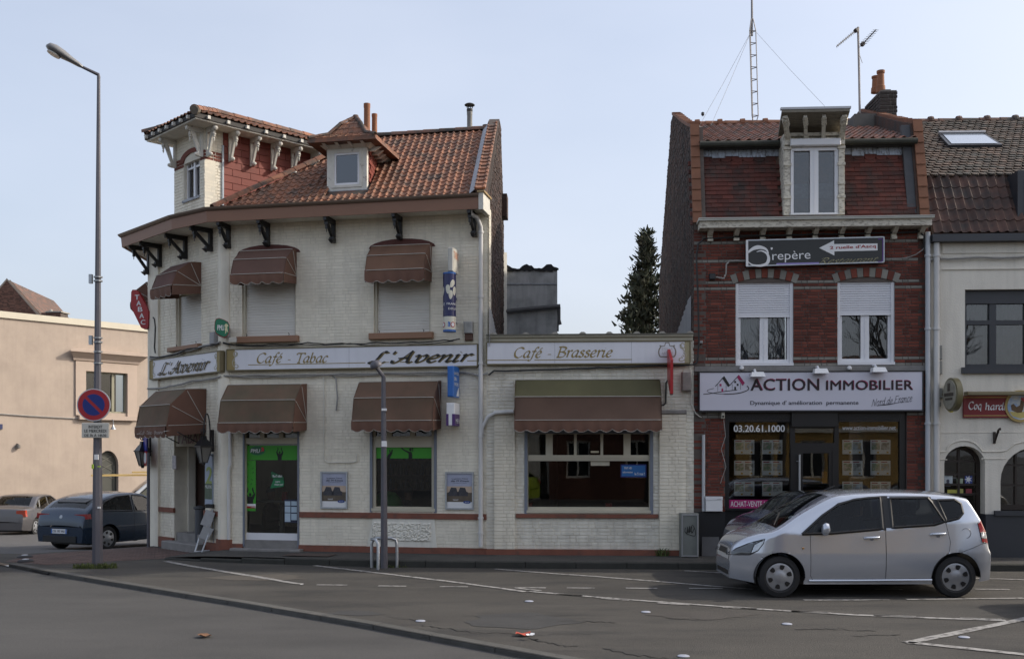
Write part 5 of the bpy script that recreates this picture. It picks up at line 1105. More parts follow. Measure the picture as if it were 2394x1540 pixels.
# crest with two lines of letters
c = FB.hit(sx2(2003),sy2(225),sw);CRM = mat('faded_crest',(.22,.19,.15),.6,.1,5);mb = MB();hw,hh = .155,.105
ribbon(FB,[(c[0]+x*hw,c[1]+y*hh) for x,y in cr([(-.9,1),(-.75,.85),(-.95,.3),(-1,-.3),(-.85,-.9),(-.5,-.95),(0,-1),(.5,-.95),(.85,-.9),(1,-.3),(.95,.3),(.75,.85),(.9,1)],6)],.022,sw+.003,mb);ribbon(FB,[(c[0]-.75*hw,c[1]+.85*hh),(c[0]-.3*hw,c[1]+.95*hh),(c[0]-.2*hw,c[1]+1.5*hh),(c[0]+.2*hw,c[1]+1.5*hh),(c[0]+.3*hw,c[1]+.95*hh),(c[0]+.75*hw,c[1]+.85*hh)],.016,sw+.0035,mb)
me = mb.mesh('crest');me.materials.append(CRM);link('crest',me,t)
CRL = mat('faded_crest_letter',(.52,.48,.48),.6,.08,5)
text(t,'STELLA',FB,(c[0]-.10,c[0]+.10,c[1]+.01,c[1]+.065),sw+.001,CRL);text(t,'ARTOIS',FB,(c[0]-.105,c[0]+.105,c[1]-.065,c[1]-.012),sw+.001,CRL)
# corner sign
b3 = (FC.hit(351,860,sw)[0],FC.hit(514,860,sw)[0],FC.hit(514,867,sw)[1],FC.hit(514,821,sw)[1])
t = board(FC,b3,.0,sw,'white corner signboard with raised L\'Avenir letters')
for s_,px in ((1,358),(-1,507)):
 uu = FC.hit(px,850,sw)[0];mb = MB();mb.box(FC,b3[0] if s_ > 0 else uu,uu if s_ > 0 else b3[1],b3[2],b3[3],sw,sw+.002);mb.build('gold_end',GOLD,t);scroll(t,FC,uu-s_*.03,b3[2]+.02,b3[3]-.02,sw+.005,s_)
uA,uB = FC.hit(371,860,sw)[0],FC.hit(493,850,sw)[0];bx_ = (uA,uB,b3[2]+.05,b3[3]-.07)
pen(t,"L'Avenir",FC,bx_,sw+.0,mat('gold_shadow',(.24,.18,.07),.5,.05,4),'letter_shadow',nib=.15,thin=.05,shear=.3,deltas=((.012,-.008),));pen(t,"L'Avenir",FC,bx_,sw+.03,BLKL,'letter',nib=.12,thin=.03,shear=.3,per=True)
# red diamond TABAC sign on its arm
tb = thing('tabac_sign',FC.p(UC,FC.hit(355,745)[1],0),'red elongated diamond sign with white letters TABAC on corner','sign')
Yt = C0.y-.05;FX = Fr(at(330,700,Yt).x,at(330,700,Yt).y,1,-.08)
dm = [(309,683),(312,678),(320,678),(325,682),(344,715),(349,728),(349,760),(347,768),(340,770),(332,766),(310,722),(308,715)]
mb = MB();mb.prism(FX,[FX.hit(*p) for p in dm],-.07,.05);mb.build('case',RED,tb);mb = MB();mb.box(FX,*FX.rect(348,746,358,727),-.05,.03);mb.build('arm',RED,tb)
for ch,px,py in (('T',320.5,695),('A',324.5,709),('B',328,723),('A',331.5,738),('C',334.5,753)):
 a = FX.hit(px-5,py+5.5,.05);b = FX.hit(px+5,py-5.5,.05);text(tb,ch,FX,(a[0],b[0],a[1],b[1]),.051,WHT,'letter',0,.03)
mb = MB();pp = [FC.p(*FC.hit(x,y,.06),.06) for x,y in ((358,742),(361,746),(363,765),(362,795),(361,812),(363,825))];mb.tube(pp,.016,6);mb.build('supply_cable',CABLE,tb)
# green PMU sign, end-on lottery column, light boxes
pm = thing('racing_sign',cpt+Vector((0,0,4.1)),'green rounded sign reading PMU with horse emblem at corner','sign')
FP = Fr(at(519,766,19.75).x,at(519,766,19.75).y,1,.28)
ov = [(502,752),(505,745),(512,743),(524,747),(533,752),(537,760),(536,776),(531,786),(524,789),(512,784),(504,778),(501,768)]
mb = MB();mb.prism(FP,[FP.hit(*p) for p in ov],-.12,.0);mb.build('case',mat('red_rim',(.25,.03,.025),.4,.05,3),pm);mb = MB();cc = FP.hit(519.5,766);mb.prism(FP,[(cc[0]+(FP.hit(*p)[0]-cc[0])*.93,cc[1]+(FP.hit(*p)[1]-cc[1])*.93) for p in ov],.001,.012);mb.build('face',mat('green_sign',(.005,.15,.075),.35,.05,3),pm)
a = FP.hit(508,772,.012);b = FP.hit(524,760,.012);text(pm,'PMU',FP,(a[0],b[0],a[1],b[1]),.014,WHT,'lettering',.1,.01)
hp = [(526,781),(527,774),(525,770),(527,766),(525,760),(528,756),(532,758),(534,762),(531,764),(532,770),(534,778),(532,776),(530,772),(529,777)]
mb = MB();mb.prism(FP,[FP.hit(*p,.012) for p in hp],.013,.016);mb.build('horse_emblem',mat('pale_yellow',(.6,.58,.35),.5,.05,3),pm)
mb = MB();mb.tube([FP.p(cc[0],cc[1],-.12),FP.p(cc[0]+.05,cc[1],-.35)],.03,8);mb.build('arm',GALV,pm)
NAVY = mat('navy_column',(.012,.014,.085),.28,.05,3);CREAM = mat('cream_print',(.62,.60,.50),.35,.04,3)
lc = thing('lottery_column',FM.p(FM.hit(1052,775)[0],FM.hit(1052,775)[1],.5),'navy blue cylinder sign with white clover hanging on the wall','sign')
WC = .42;cU,cZ0 = FM.hit(1051,776,WC);cZ1 = FM.hit(1051,638,WC)[1];rc = (FM.hit(1066.5,700,WC)[0]-FM.hit(1037,700,WC)[0])/2;zb = FM.hit(1051,741,WC)[1]
ctr = FM.p(cU,0,WC)
def cyl(name,z0_,z1_,r_,m,t): mb = MB();mb.lathe(ctr+VUP*z0_,[(r_*.98,0),(r_,.004),(r_,z1_-z0_-.004),(r_*.98,z1_-z0_)],40);mb.build(name,m,t,30)
cyl('column',zb,cZ1-.03,rc,NAVY,lc);cyl('column_base',cZ0+.035,zb,rc*.998,CREAM,lc);cyl('end_ring',cZ0,cZ0+.035,rc*1.01,mat('blue_ring',(.03,.12,.38),.4,.05,3),lc);cyl('end_ring',cZ1-.03,cZ1,rc*1.01,mat('blue_ring',(.03,.12,.38),.4,.05,3),lc)
def wrap(poly,m,name,lift=.003):
 """print wrapped on the column: poly in (angle deg, z)"""
 P = []
 for k in range(len(poly)):
  a,b = poly[k],poly[(k+1) % len(poly)]
  for j in range(4): P.append((a[0]+(b[0]-a[0])*j/4,a[1]+(b[1]-a[1])*j/4))
 mb = MB();n = len(P);cx_,cz = sum(p[0] for p in P)/n,sum(p[1] for p in P)/n
 def q(a,z): t_ = R(a);return ctr+(FM.U*math.sin(t_)+FM.N*math.cos(t_))*(rc+lift)+VUP*z
 for k in range(n):
  a,b = P[k],P[(k+1) % n];m1 = ((a[0]+cx_)/2,(a[1]+cz)/2);m2 = ((b[0]+cx_)/2,(b[1]+cz)/2);mb.poly([q(*a),q(*b),q(*m2),q(*m1)]);mb.poly([q(*m1),q(*m2),q(cx_,cz)])
 me = mb.mesh(name);me.materials.append(m);link(name,me,lc)
zm = (zb+cZ1)/2+.09
def lobe(a,z,ra,rz,t_): 
 o = []
 for k in range(14):
  s_ = 2*math.pi*k/14;x,y = math.cos(s_),math.sin(s_)*(1+.25*math.cos(s_));o.append((a+ra*(x*math.cos(t_)-y*.62*math.sin(t_)),z+rz*(x*math.sin(t_)+y*.62*math.cos(t_))))
 return o
for az in (25,-95,145):
 for da,dz,t_ in ((-25,.0,.4),(15,.10,-.3),(38,-.03,.2),(0,-.10,.3)): wrap(lobe(az+da,zm+dz,30,.085,t_+1.2),CREAM,'clover_leaf')
 wrap([(az-5,zm-.17),(az+2,zm-.16),(az+14,zm-.04),(az+9,zm-.04)],CREAM,'clover_stem')
wrap(lobe(-75,zm+.03,16,.05,1),RED,'clover_leaf',.005)
def wtext(s,a0,a1,z0_,z1_,m):
 cu = bpy.data.curves.new('t','FONT');cu.body = s;cu.resolution_u = 2;o = bpy.data.objects.new('t',cu);me = bpy.data.meshes.new_from_object(o);bpy.data.objects.remove(o);bpy.data.curves.remove(cu)
 xs = [v.co.x for v in me.vertices];ys = [v.co.y for v in me.vertices]
 for v in me.vertices:
  t_ = R(a0+(v.co.x-min(xs))/(max(xs)-min(xs))*(a1-a0));z = z0_+(v.co.y-min(ys))/(max(ys)-min(ys))*(z1_-z0_);v.co = ctr+(FM.U*math.sin(t_)+FM.N*math.cos(t_))*(rc+.004)+VUP*z
 me.materials.clear();me.materials.append(m);me.name = 'lettering';link('lettering',me,lc)
wtext('FRANÇAISE',-10,150,zb+.20,zb+.25,WHT);wtext('DES JEUX',5,120,zb+.11,zb+.16,WHT);wtext('SE',-62,-30,zb+.20,zb+.25,WHT);wtext('X',-60,-48,zb+.11,zb+.16,WHT)
LB = mat('logo_blue',(.03,.13,.42),.4,.05,3);wrap([(0,cZ0+.09),(18,cZ0+.08),(22,cZ0+.17),(2,cZ0+.18)],LB,'logo_patch');wtext('L',7,14,cZ0+.10,cZ0+.155,WHT)
for az in (-48,45):
 wrap([(az+22*math.cos(k*.524),cZ0+.125+.052*math.sin(k*.524)) for k in range(12)],RED,'logo_ring',.003);wrap([(az+15*math.cos(k*.524),cZ0+.125+.036*math.sin(k*.524)) for k in range(12)],WHT,'logo_face',.005);wtext('O',az-7,az+7,cZ0+.10,cZ0+.15,RED)
for py in (695,752):
 mb = MB();v = FM.hit(1072,py,.2)[1];mb.lathe(FM.p(cU+.0,v,WC-rc-.02),[(.075,0),(.075,.05)],20,-FM.N);mb.tube([FM.p(cU,v,.0),FM.p(cU,v,WC-rc)],.03,8);mb.build('mount',mat('blue_mount',(.015,.03,.16),.4,.05,3),lc)
def lbox(name,px0,px1,y0,y1,w0,w1,u_th,label,m,stripes=()):
 """projecting box sign seen nearly edge-on: stands out from the wall between w0 and w1"""
 t = thing(name,FM.p(FM.hit(px0,y1)[0],FM.hit(px0,y1)[1],0),label,'sign');v0_,v1_ = FM.hit(px0,y1,w1)[1],FM.hit(px0,y0,w1)[1];u = FM.hit(px0,(y0+y1)/2,w1)[0]
 fr = Fr(FM.p(u+u_th/2,0).x,FM.p(u+u_th/2,0).y,-FM.N.x,-FM.N.y)   # right face: u runs back to the wall
 mb = MB();mb.cbox(FM,u-u_th/2,u+u_th/2,v0_,v1_,w0,w1,.015);mb.build('case',m,t);return t,fr,v0_,v1_,u
t,fr,v0_,v1_,u = lbox('lit_box_sign',1053,1070,578,634,.12,.52,.10,'dirty white box sign above the navy column',mat('dirty_white_plastic',(.50,.48,.43),.5,.15,4,streak=.4))
text(t,'TABAC',fr,(-.47,-.15,v0_+.25,v1_-.06),.004,mat('faded_orange',(.5,.18,.08),.6,.1,4));mb = MB();mb.box(FM,u-.03,u+.03,v0_+.15,v0_+.22,0,.12);mb.build('arm',GALV,t)
t,fr,v0_,v1_,u = lbox('newspaper_sign',1053,1070,855,927,.06,.48,.12,'bright blue newspaper box sign projecting beside the window',mat('blue_sign_plastic',(.012,.12,.42),.35,.06,3))
for i,s_ in enumerate(('LA VOIX','DU','NORD')): text(t,s_,fr,(-.44,-.12 if i != 1 else -.28,v1_-.16-.10*i,v1_-.10-.10*i),.004,WHT,'lettering',0,.01)
mb = MB();mb.poly([fr.p(-.10,v0_+.02,.003),fr.p(-.30,v0_+.02,.003),fr.p(-.13,v1_-.38,.003),fr.p(-.10,v1_-.38,.003)]);me = mb.mesh('white_wedge');me.materials.append(WHT);link('white_wedge',me,t)
t,fr,v0_,v1_,u = lbox('phone_card_sign',1053,1074,941,995,.05,.42,.16,'small white and purple box sign under the blue one',WHT)
PUR = mat('purple_print',(.07,.02,.14),.4,.05,3);mb = MB();mb.box(FM,u-.081,u-.035,v0_+.0,v0_+.22,.06,.4215);mb.box(FM,u+.03,u+.081,v0_+.0,v0_+.22,.06,.4215);mb.build('purple_band',PUR,t);[text(t,s_,fr,(-.36+.1*i,-.28+.1*i,v0_+.05,v0_+.13),.004,WHT,'letter',0,.01) for i,s_ in enumerate('MEN')]
# thin red sign seen edge-on at the annex's right end
t = thing('edge_on_tabac_sign',FB.p(FB.hit(1569,900)[0],3.2,0),'thin red projecting sign seen edge-on on the annex','sign');u,v0_ = FB.hit(1569.5,923,.62);v1_ = FB.hit(1569.5,810,.62)[1]
mb = MB();q = [(.10,(v0_+v1_)/2-.1),(.62,v0_),(.70,v0_+.02),(.70,v1_-.25),(.16,v1_),(.08,v1_-.04)];FQ = Fr(FB.p(u,0).x,FB.p(u,0).y,FB.N.x,FB.N.y);mb.prism(FQ,q,-.025,.025);mb.build('case',RED,t)
mb = MB();mb.tube([FB.p(*FB.hit(1537,948),.03),FB.p(*FB.hit(1551,947),.03),FB.p(*FB.hit(1556,942),.03),FB.p(*FB.hit(1557,895),.03),FB.p(*FB.hit(1563,884),.06)],.016,6);mb.build('supply_conduit',CABLE,t)
# ================================================================ RED BRICK HOUSE
U0,U1 = FB.hit(1622,1000)[0],FB.hit(2172,1000)[0]
house = thing('red_brick_house',FB.p((U0+U1)/2,0,-3),'red brick house with tiled mansard and estate agency shopfront','building')
ZC = FB.hit(1900,533)[1]                                    # underside of the cornice
W1 = FB.rect(1720,855,1855,660);W2 = FB.rect(1958,853,2092,658)
SH = FB.rect(1695,1300,2120,958);SH = (SH[0],SH[1],-.05,SH[3])
def seg_arch(u0,u1,vs,rise,n=12,r=0.0):
 """points of a segmental arch from left to right, grown outward by r"""
 c = (u0+u1)/2;h = (u1-u0)/2;Rr = (h*h+rise*rise)/(2*rise);cy = vs+rise-Rr;a = math.asin(h/Rr)
 return [(c+(Rr+r)*math.sin(-a+2*a*k/n),cy+(Rr+r)*math.cos(-a+2*a*k/n)) for k in range(n+1)]
AR = .11
def archhole(w):
 c = (w[0]+w[1])/2;h = (w[1]-w[0])/2;Rr = (h*h+AR*AR)/(2*AR);cy = w[3]+AR-Rr
 def f(v):
  rr = Rr+.17
  if v < w[3]-.01: return (w[0],w[1])if v > w[2] else None
  if v > cy+rr: return None
  x = math.sqrt(max(rr*rr-(v-cy)**2,0));return (c-min(x,h+.055),c+min(x,h+.055))
 return f
mb = MB();holed(mb,FB,U0,U1,-.1,ZC+.1,-.30,-.008,[(W1[0],W1[1],W1[2],W1[3]),(W2[0],W2[1],W2[2],W2[3]),SH])
hw_ = mb.build('wall',MORT,house)
ST0,ST1 = FB.hit(1900,867)[1],FB.hit(1900,855.5)[1]
greyv = [FB.hit(1900,y)[1] for y in (562,608,660,675.6,836,850)]
CH = .0565
def isgrey(r,n):
 v = ST1+(r+.5)*(ZC-ST1)/n;return any(abs(v-g) < CH*.52 for g in greyv)
bricks(hw_,FB,(U0,U1,ST1,ZC),[archhole(W1),archhole(W2)],CH,.205,.010,-.008,.009,REDBR,300,seed=71,alt=GREYBR,rowmat=isgrey,jit=.003)
gv2 = FB.hit(1660,968)[1]
bricks(hw_,FB,(U0,SH[0],FB.hit(1660,1196)[1],ST0),[],CH*1.03,.205,.010,-.008,.009,REDBR,150,seed=72,alt=GREYBR,rowmat=lambda r,n: abs(FB.hit(1660,1196)[1]+(r+.5)*CH*1.03-gv2) < .03,jit=.003);bricks(hw_,FB,(SH[1],U1,.3,ST0),[],CH*1.03,.205,.010,-.008,.009,REDBR,120,seed=73,alt=GREYBR,rowmat=lambda r,n: abs(.3+(r+.5)*CH*1.03-gv2) < .03,jit=.003)
mb = MB();mb.box(FB,U0+.01,U1-.01,ST0,ST1,-.05,.03);mb.build('stone_band',STONE,hw_)
mb = MB();mb.box(FB,U0+.02,SH[0],-.1,FB.hit(1660,1196)[1],-.2,.03);mb.build('black_plinth',mat('black_base_paint',(.016,.016,.018),.45,.15,3),hw_)
# windows with half-lowered white shutters under segmental arches
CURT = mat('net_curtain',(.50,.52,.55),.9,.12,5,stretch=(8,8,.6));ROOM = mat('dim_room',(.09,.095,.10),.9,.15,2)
def upper_window(w,ysh,idx):
 u0,u1,v0,v1 = w;n = 11;out_ = seg_arch(u0-.05,u1+.05,v1-.02,AR,n,.165);inn = seg_arch(u0-.05,u1+.05,v1-.02,AR,n,-.0)
 for k in range(n):
  mb = MB();g_ = .004;P = [inn[k],inn[k+1],out_[k+1],out_[k]];mb.prism(FB,[(a+(.5*(P[0][0]+P[1][0])-a)*.06,b) for a,b in P],-.05,.012+.004*(k % 2));mb.build('arch_brick',GREYBR if k % 2 == 0 else REDBR,hw_)
 mb = MB();ia = seg_arch(u0,u1,v1-.004,AR-.015,12);mb.prism(FB,[(u0,v1-.005)]+ia+[(u1,v1-.005)],-.12,-.035);mb.box(FB,u0,u0+.055,v0,v1-.005,-.2,-.03);mb.box(FB,u1-.055,u1,v0,v1-.005,-.2,-.03);mb.box(FB,u0,u1,v0,v0+.05,-.2,.02);mb.box(FB,u0+.055,u1-.055,v0+.05,v0+.12,-.2,-.07);mb.box(FB,(u0+u1)/2-.075,(u0+u1)/2+.075,v0+.12,v1-.2,-.2,-.075);mb.box(FB,(u0+u1)/2-.004,(u0+u1)/2+.004,v0+.06,v1-.2,-.075,-.066);mb.box(FB,u0+.055,u0+.10,v0+.12,v1-.2,-.2,-.08);mb.box(FB,u1-.10,u1-.055,v0+.12,v1-.2,-.2,-.08)
 wn = mb.build('window',PVC,hw_);vs = FB.hit(1800 if idx == 0 else 2020,ysh)[1]
 k = 0;p_ = .043;v = vs+.05
 while v < v1-.01:
  mb = MB();mb.faces([FB.p(a,b,c) for a in (u0+.055,u1-.055) for b,c in ((v,-.062),(v+.006,-.05),(v+p_*.8,-.05),(v+p_-.002,-.062))],[(0,4,5,1),(1,5,6,2),(2,6,7,3)]);me = mb.mesh('slat');me.materials.append(SHUTW);link('slat',me,wn);v += p_
 mb = MB();mb.box(FB,u0+.055,u1-.055,vs,vs+.05,-.066,-.045);mb.build('shutter_rail',PVC,wn)
 mb = MB();mb.box(FB,u0+.1,u1-.1,v0+.12,vs+.1,-.13,-.125);mb.build('pane',GLSU,wn)
 mb = MB();
 for s_ in ((u0+.1,(u0+u1)/2-.08),((u0+u1)/2+.08,u1-.1)):
  g = [];nn = 24
  for j in range(nn+1): 
   x = s_[0]+(s_[1]-s_[0])*j/nn;g += [FB.p(x,v0+.1,-.27+.012*math.sin(j*1.7)),FB.p(x,v1,-.27+.012*math.sin(j*1.7))]
  mb.faces(g,[(2*j,2*j+2,2*j+3,2*j+1) for j in range(nn)])
 me = mb.mesh('curtain');me.materials.append(CURT if idx == 0 else ROOM);link('curtain',me,wn)
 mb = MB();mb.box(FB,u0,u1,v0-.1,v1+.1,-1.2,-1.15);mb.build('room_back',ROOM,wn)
upper_window(W1,741,0);upper_window(W2,736,1)
# cornice with nine brackets
cz0,cz1 = FB.hit(1900,530,.3)[1],FB.hit(1900,514,.3)[1];cU0,cU1 = FB.hit(1633,510,.34)[0],FB.hit(2184,505,.34)[0]
mb = MB();mb.box(FB,cU0+.03,cU1-.03,cz0,cz1,-.1,.32);mb.build('cornice',FLAKE,house);mb = MB();mb.box(FB,cU0,cU1,cz1,cz1+.03,-.1,.37);mb.box(FB,cU0,cU1,cz1+.03,cz1+.045,.30,.385);mb.build('cornice_gutter',mat('white_zinc',(.52,.52,.47),.5,.12,3),house)
for zx in (240,480,722,965,1205,1447,1690,1930,2180):
 px = (2650+zx/2.369)/1.6558;u = FB.hit(px,540,.12)[0];mb = MB();hb = .17;mb.box(FB,u-.045,u+.045,cz0-hb,cz0,.0,.06);mb.hexa([FB.p(u+a,z,w) for z,w1 in ((cz0-hb*.55,.10),(cz0,.26)) for a,w in ((-.04,.06),(.04,.06),(.04,w1),(-.04,w1))]);mb.box(FB,u-.05,u+.05,cz0-hb-.02,cz0-hb+.03,.003,.085);mb.build('cornice_bracket',FLAKE,house)
# mansard slope with flat red tiles
zM0 = cz1+.0;MD = .42;yTop = FB.hit(1740,357,-MD)[1];
Bm = (-FB.N*MD+VUP*(yTop-zM0)).normalized();Lm = math.hypot(MD,yTop-zM0);P0 = FB.p(U0+.14,zM0,-.02)
mb = MB();mb.hexa([FB.p(U0+.1,zM0-.1,-.03),FB.p(U1-.1,zM0-.1,-.03),FB.p(U1-.1,zM0-.1,-.3),FB.p(U0+.1,zM0-.1,-.3),FB.p(U0+.1,yTop,-.03-MD),FB.p(U1-.1,yTop,-.03-MD),FB.p(U1-.1,yTop,-.35-MD),FB.p(U0+.1,yTop,-.35-MD)]);mans = mb.build('mansard',TILED,house)
du0,du1 = FB.hit(1832,420)[0]-(U0+.14),FB.hit(1976,420)[0]-(U0+.14);rows = 17;g = Lm/rows;wd = .205;nc = int((U1-U0-.28)/wd)
fl = lambda a,b: not (du0 < a < du1) and a < U1-U0-.28
tiles(mans,P0,FB.U,Bm,nc,rows-1,wd,g,lambda a,b: fl(a,b) and b < Lm-.2,flattile(wd,g),TILEF,300,'flat_tile',81,stag=True,smooth=False)
tiles(mans,P0+Bm*(Lm-.21),FB.U,Bm,nc,1,wd,.14,fl,flattile(wd,.14,round_=True),TILEF,60,'scale_tile',82,smooth=False)
mb = MB();q = [P0+FB.U*a+Bm*b+VUP*0 for a,b in ()]
for a0,a1 in ((0,du0),(du1,U1-U0-.28)):
 for k in range(6):
  mb = MB();s0,s1 = a0+(a1-a0)*k/6,a0+(a1-a0)*(k+.97)/6;rn = random.Random(k);lo = Lm-.09+rn.uniform(-.02,.02);mb.hexa([P0+FB.U*a+Bm*b+N_ for N_ in (FB.N*.02,FB.N*.035) for a,b in ((s0,lo),(s1,lo-.005),(s1,Lm+.06),(s0,Lm+.06))]);mb.build('lead_strip',mat('streaked_lead',(.38,.42,.48),.6,.3,5,col2=(.14,.13,.13),t2=.56,sharp=.15,stretch=(3,3,.7)),mans)
zE2 = FB.hit(1740,331,-.25)[1]
mb = MB();
for a0,a1 in ((.14,du0+.14),(du1+.14,U1-U0-.14)): mb.box(FB,U0+a0,U0+a1,yTop+.05,zE2,-.4,-.30)
mb.build('eaves_board',mat('dark_eaves',(.03,.028,.024),.8,.2,5),house)
for a0,a1 in ((.14,du0+.10),(du1+.18,U1-U0-.14)):
 mb = MB();r_ = .055;mb.tube([FB.p(U0+a0,zE2-.05,-.22),FB.p(U0+a1,zE2-.05,-.22)],r_,10);mb.build('roof_gutter',mat('mossy_gutter',(.035,.036,.027),.8,.35,7),house)
# upper roof, low pitch pantiles up to the ridge
zRd = 9.33;Rdp = 3.7;Pu = FB.p(U0+.14,zE2,-.28);Bu = (-FB.N*Rdp+VUP*(zRd-zE2)).normalized();Lu = math.hypot(Rdp,zRd-zE2);gu = Lu/17;wu = .19
mb = MB();mb.poly([Pu,FB.p(U1-.14,zE2,-.28),FB.p(U1-.14,zRd,-.28-Rdp),FB.p(U0+.14,zRd,-.28-Rdp)]);mb.poly([FB.p(U0+.14,zRd,-.28-Rdp),FB.p(U1-.14,zRd,-.28-Rdp),FB.p(U1-.14,6.2,-7.3),FB.p(U0+.14,6.2,-7.3)]);uro = mb.build('upper_roof',TILED,house)
tiles(uro,Pu+VUP*.01,FB.U,Bu,int((U1-U0-.28)/wu),17,wu,gu,lambda a,b: True,pantile(wu,gu,.04),mat('brown_red_pantile',(.20,.075,.045),.8,.25,2.2,col2=(.08,.06,.05),t2=.52,sharp=.2,isl=.3),300,'pantile',83)
caps(uro,FB.p(U0+.3,zRd+.0,-.28-Rdp),FB.p(U1-.1,zRd+.0,-.28-Rdp),.10,.42,TILEV);
for k in range(8): u = U0+.55+k*.5;mb = MB();mb.lathe(FB.p(u,zRd+.02,-.28-Rdp),[(.11,-.05),(.115,.0),(.115,.05)],12,FB.U);mb.build('ridge_collar',TILEV,uro)
# gable on the left, seen from the side; parapet follows the mansard
FGL = Fr(FB.p(U0,0).x,FB.p(U0,0).y,-GD.x,-GD.y)          # left gable: u runs to the street (negative = back)
prof = [(0,-.1),(0,zM0-.02),(-.0,zM0+.05),(-MD-.0,8.17),(-1.2,8.46),(-3.2,9.28),(-3.9,9.55),(-4.2,9.5),(-7.35,6.3),(-7.35,-.1)]
mb = MB();mb.prism(FGL,prof,-.22,.0);gw = mb.build('gable_wall',MORT,house)
def gtop(v):
 """front limit of the gable at height v"""
 pts = [(0,zM0),(-MD,8.17),(-3.9,9.55)]
 if v < zM0: return 0
 for (a,z0_),(b,z1_) in zip(pts,pts[1:]):
  if z0_ <= v <= z1_: return a+(b-a)*(v-z0_)/(z1_-z0_)
 return -3.9
def gback(v): return -7.35 if v < 6.3 else -7.35+(v-6.3)*(3.15/3.2)
bricks(gw,FGL,(-7.35,0,3.6,9.5),[lambda v: (gtop(v),1),lambda v: (-9,gback(v))],.06,.21,.010,.0,.008,GABLE,300,seed=91,jit=.006)
def verge(fr_u,s_,m_,wdt,n,base):
 for k in range(n):
  t0,t1 = k/n,(k+1.06)/n
  def q(t,a,o): return FB.p(base+a,zM0+.04+(8.17-zM0)*t,-.03-MD*t+o)
  mb = MB();mb.hexa([q(t0,0,.0),q(t0,wdt,.0),q(t1,wdt,.0),q(t1,0,.0),q(t0,0,.075),q(t0,wdt,.075),q(t1,wdt,.055),q(t1,0,.055)]);mb.build('verge_tile',m_,house)
verge(0,1,TILEV,.165,9,U0-.02);verge(0,1,TILEV,.17,9,U1-.16)
for base in (U0-.02,U1-.16):
 pts = [(-MD,8.17),(-1.2,8.46),(-2.2,8.86),(-3.2,9.28),(-3.9,9.55)]
 for (a,z0_),(b,z1_) in zip(pts,pts[1:]):
  for j in range(3):
   f0,f1 = j/3,(j+1.05)/3;A = (a+(b-a)*f0,z0_+(z1_-z0_)*f0);B = (a+(b-a)*f1,z0_+(z1_-z0_)*f1);mb = MB();mb.hexa([FB.p(base+x,z+dz,y) for (y,z),dd in ((A,.075),(B,.055)) for x,dz in ((0,0),(.17,0),(.17,dd),(0,dd))]);mb.build('coping_tile',TILEV,house)
mb = MB();FGR = Fr(FB.p(U1,0).x,FB.p(U1,0).y,-GD.x,-GD.y);mb.prism(FGR,prof,.0,.2);mb.build('party_wall',GABLE,house)
mb = MB();mb.prism(FGR,[(-.03,zM0+.03),(-MD-.02,8.15),(-MD-.1,8.15),(-.12,zM0+.03)],.2,.36);mb.build('side_flashing',mat('dark_lead',(.06,.062,.068),.7,.2,5),house)
corr(FGL,[FGL.hit(1618,690),(FGL.hit(1618,690)[0],zc0-.1),(FGL.hit(1564,782)[0],zc0+.0)],1,'grey corrugated sheet against the brick house gable')
# chimney stack with two clay pots
CHM = mat('sooty_brick',(.045,.036,.032),.9,.25,4,isl=.25);CHJ = mat('pale_sooty_mortar',(.16,.145,.13),.95,.2,6)
Yc = FB.p(0,0,-2.6).y-.4;FK = Fr(at(2025,300,Yc).x,at(2025,300,Yc).y,1,-.02);q = FK.rect(2026,292,2098,213)
uc0,uc1 = q[0]+.28,q[1];chim = thing('chimney_stack',FK.p((uc0+uc1)/2,q[2],0),'sooty brick chimney stack with two clay pots on the brick house','chimney')
mb = MB();mb.box(FK,uc0+.01,uc1-.01,q[2]-.5,q[3]+.02,-.95,-.008);ck = mb.build('stack',CHJ,chim)
bricks(ck,FK,(uc0,uc1,q[2]-.2,q[3]),[],.075,.23,.016,-.01,.016,CHM,120,seed=95);FKL = Fr(FK.p(uc0,0).x,FK.p(uc0,0).y-0,-GD.x*-.0+.03,-1);FKL = Fr(FK.p(uc0,0,-.95).x,FK.p(uc0,0,-.95).y,.0,-1)
bricks(ck,FKL,(.0,.95,q[2]-.2,q[3]),[],.075,.23,.016,.0,.016,CHM,120,seed=96)
mb = MB();mb.box(FK,uc0+.1,uc1-.1,q[3]+.02,q[3]+.07,-.85,-.1);mb.build('mortar_cap',CHJ,chim)
for px,y0_,y1_,dy in ((2059,166,212,.35),(2047,179,212,.72)):
 a = at(px,y1_,Yc+dy);b = at(px,y0_,Yc+dy);h = b.z-a.z;a = a-VUP*.05;h += .05;r_ = .085;mb = MB();mb.lathe(a,[(r_*1.15,0),(r_*1.08,h*.3),(r_*.92,h*.33),(r_*.82,h*.85),(r_*1.0,h*.9),(r_*1.0,h),(r_*.75,h)],18);mb.build('chimney_pot',POT,chim,30)
mb = MB();q2 = FK.rect(1993,300,2028,264);mb.hexa([FK.p(a,z,w) for z,s_ in ((q2[2]-.4,0),(q2[3],.06)) for a,w in ((q2[0]+s_,-.05),(q2[1]+.3,-.05),(q2[1]+.3,-.7),(q2[0]+s_,-.7))]);mb.build('rendered_base',mat('grey_render',(.12,.115,.105),.9,.2,5),chim)
mb = MB();q3 = FK.rect(2098,320,2150,288);mb.box(FK,q3[0]-.2,q3[1],q3[2]-.3,q3[3]-.1,-.3,-.05);mb.build('rendered_shoulder',mat('grey_render',(.12,.115,.105),.9,.2,5),chim)
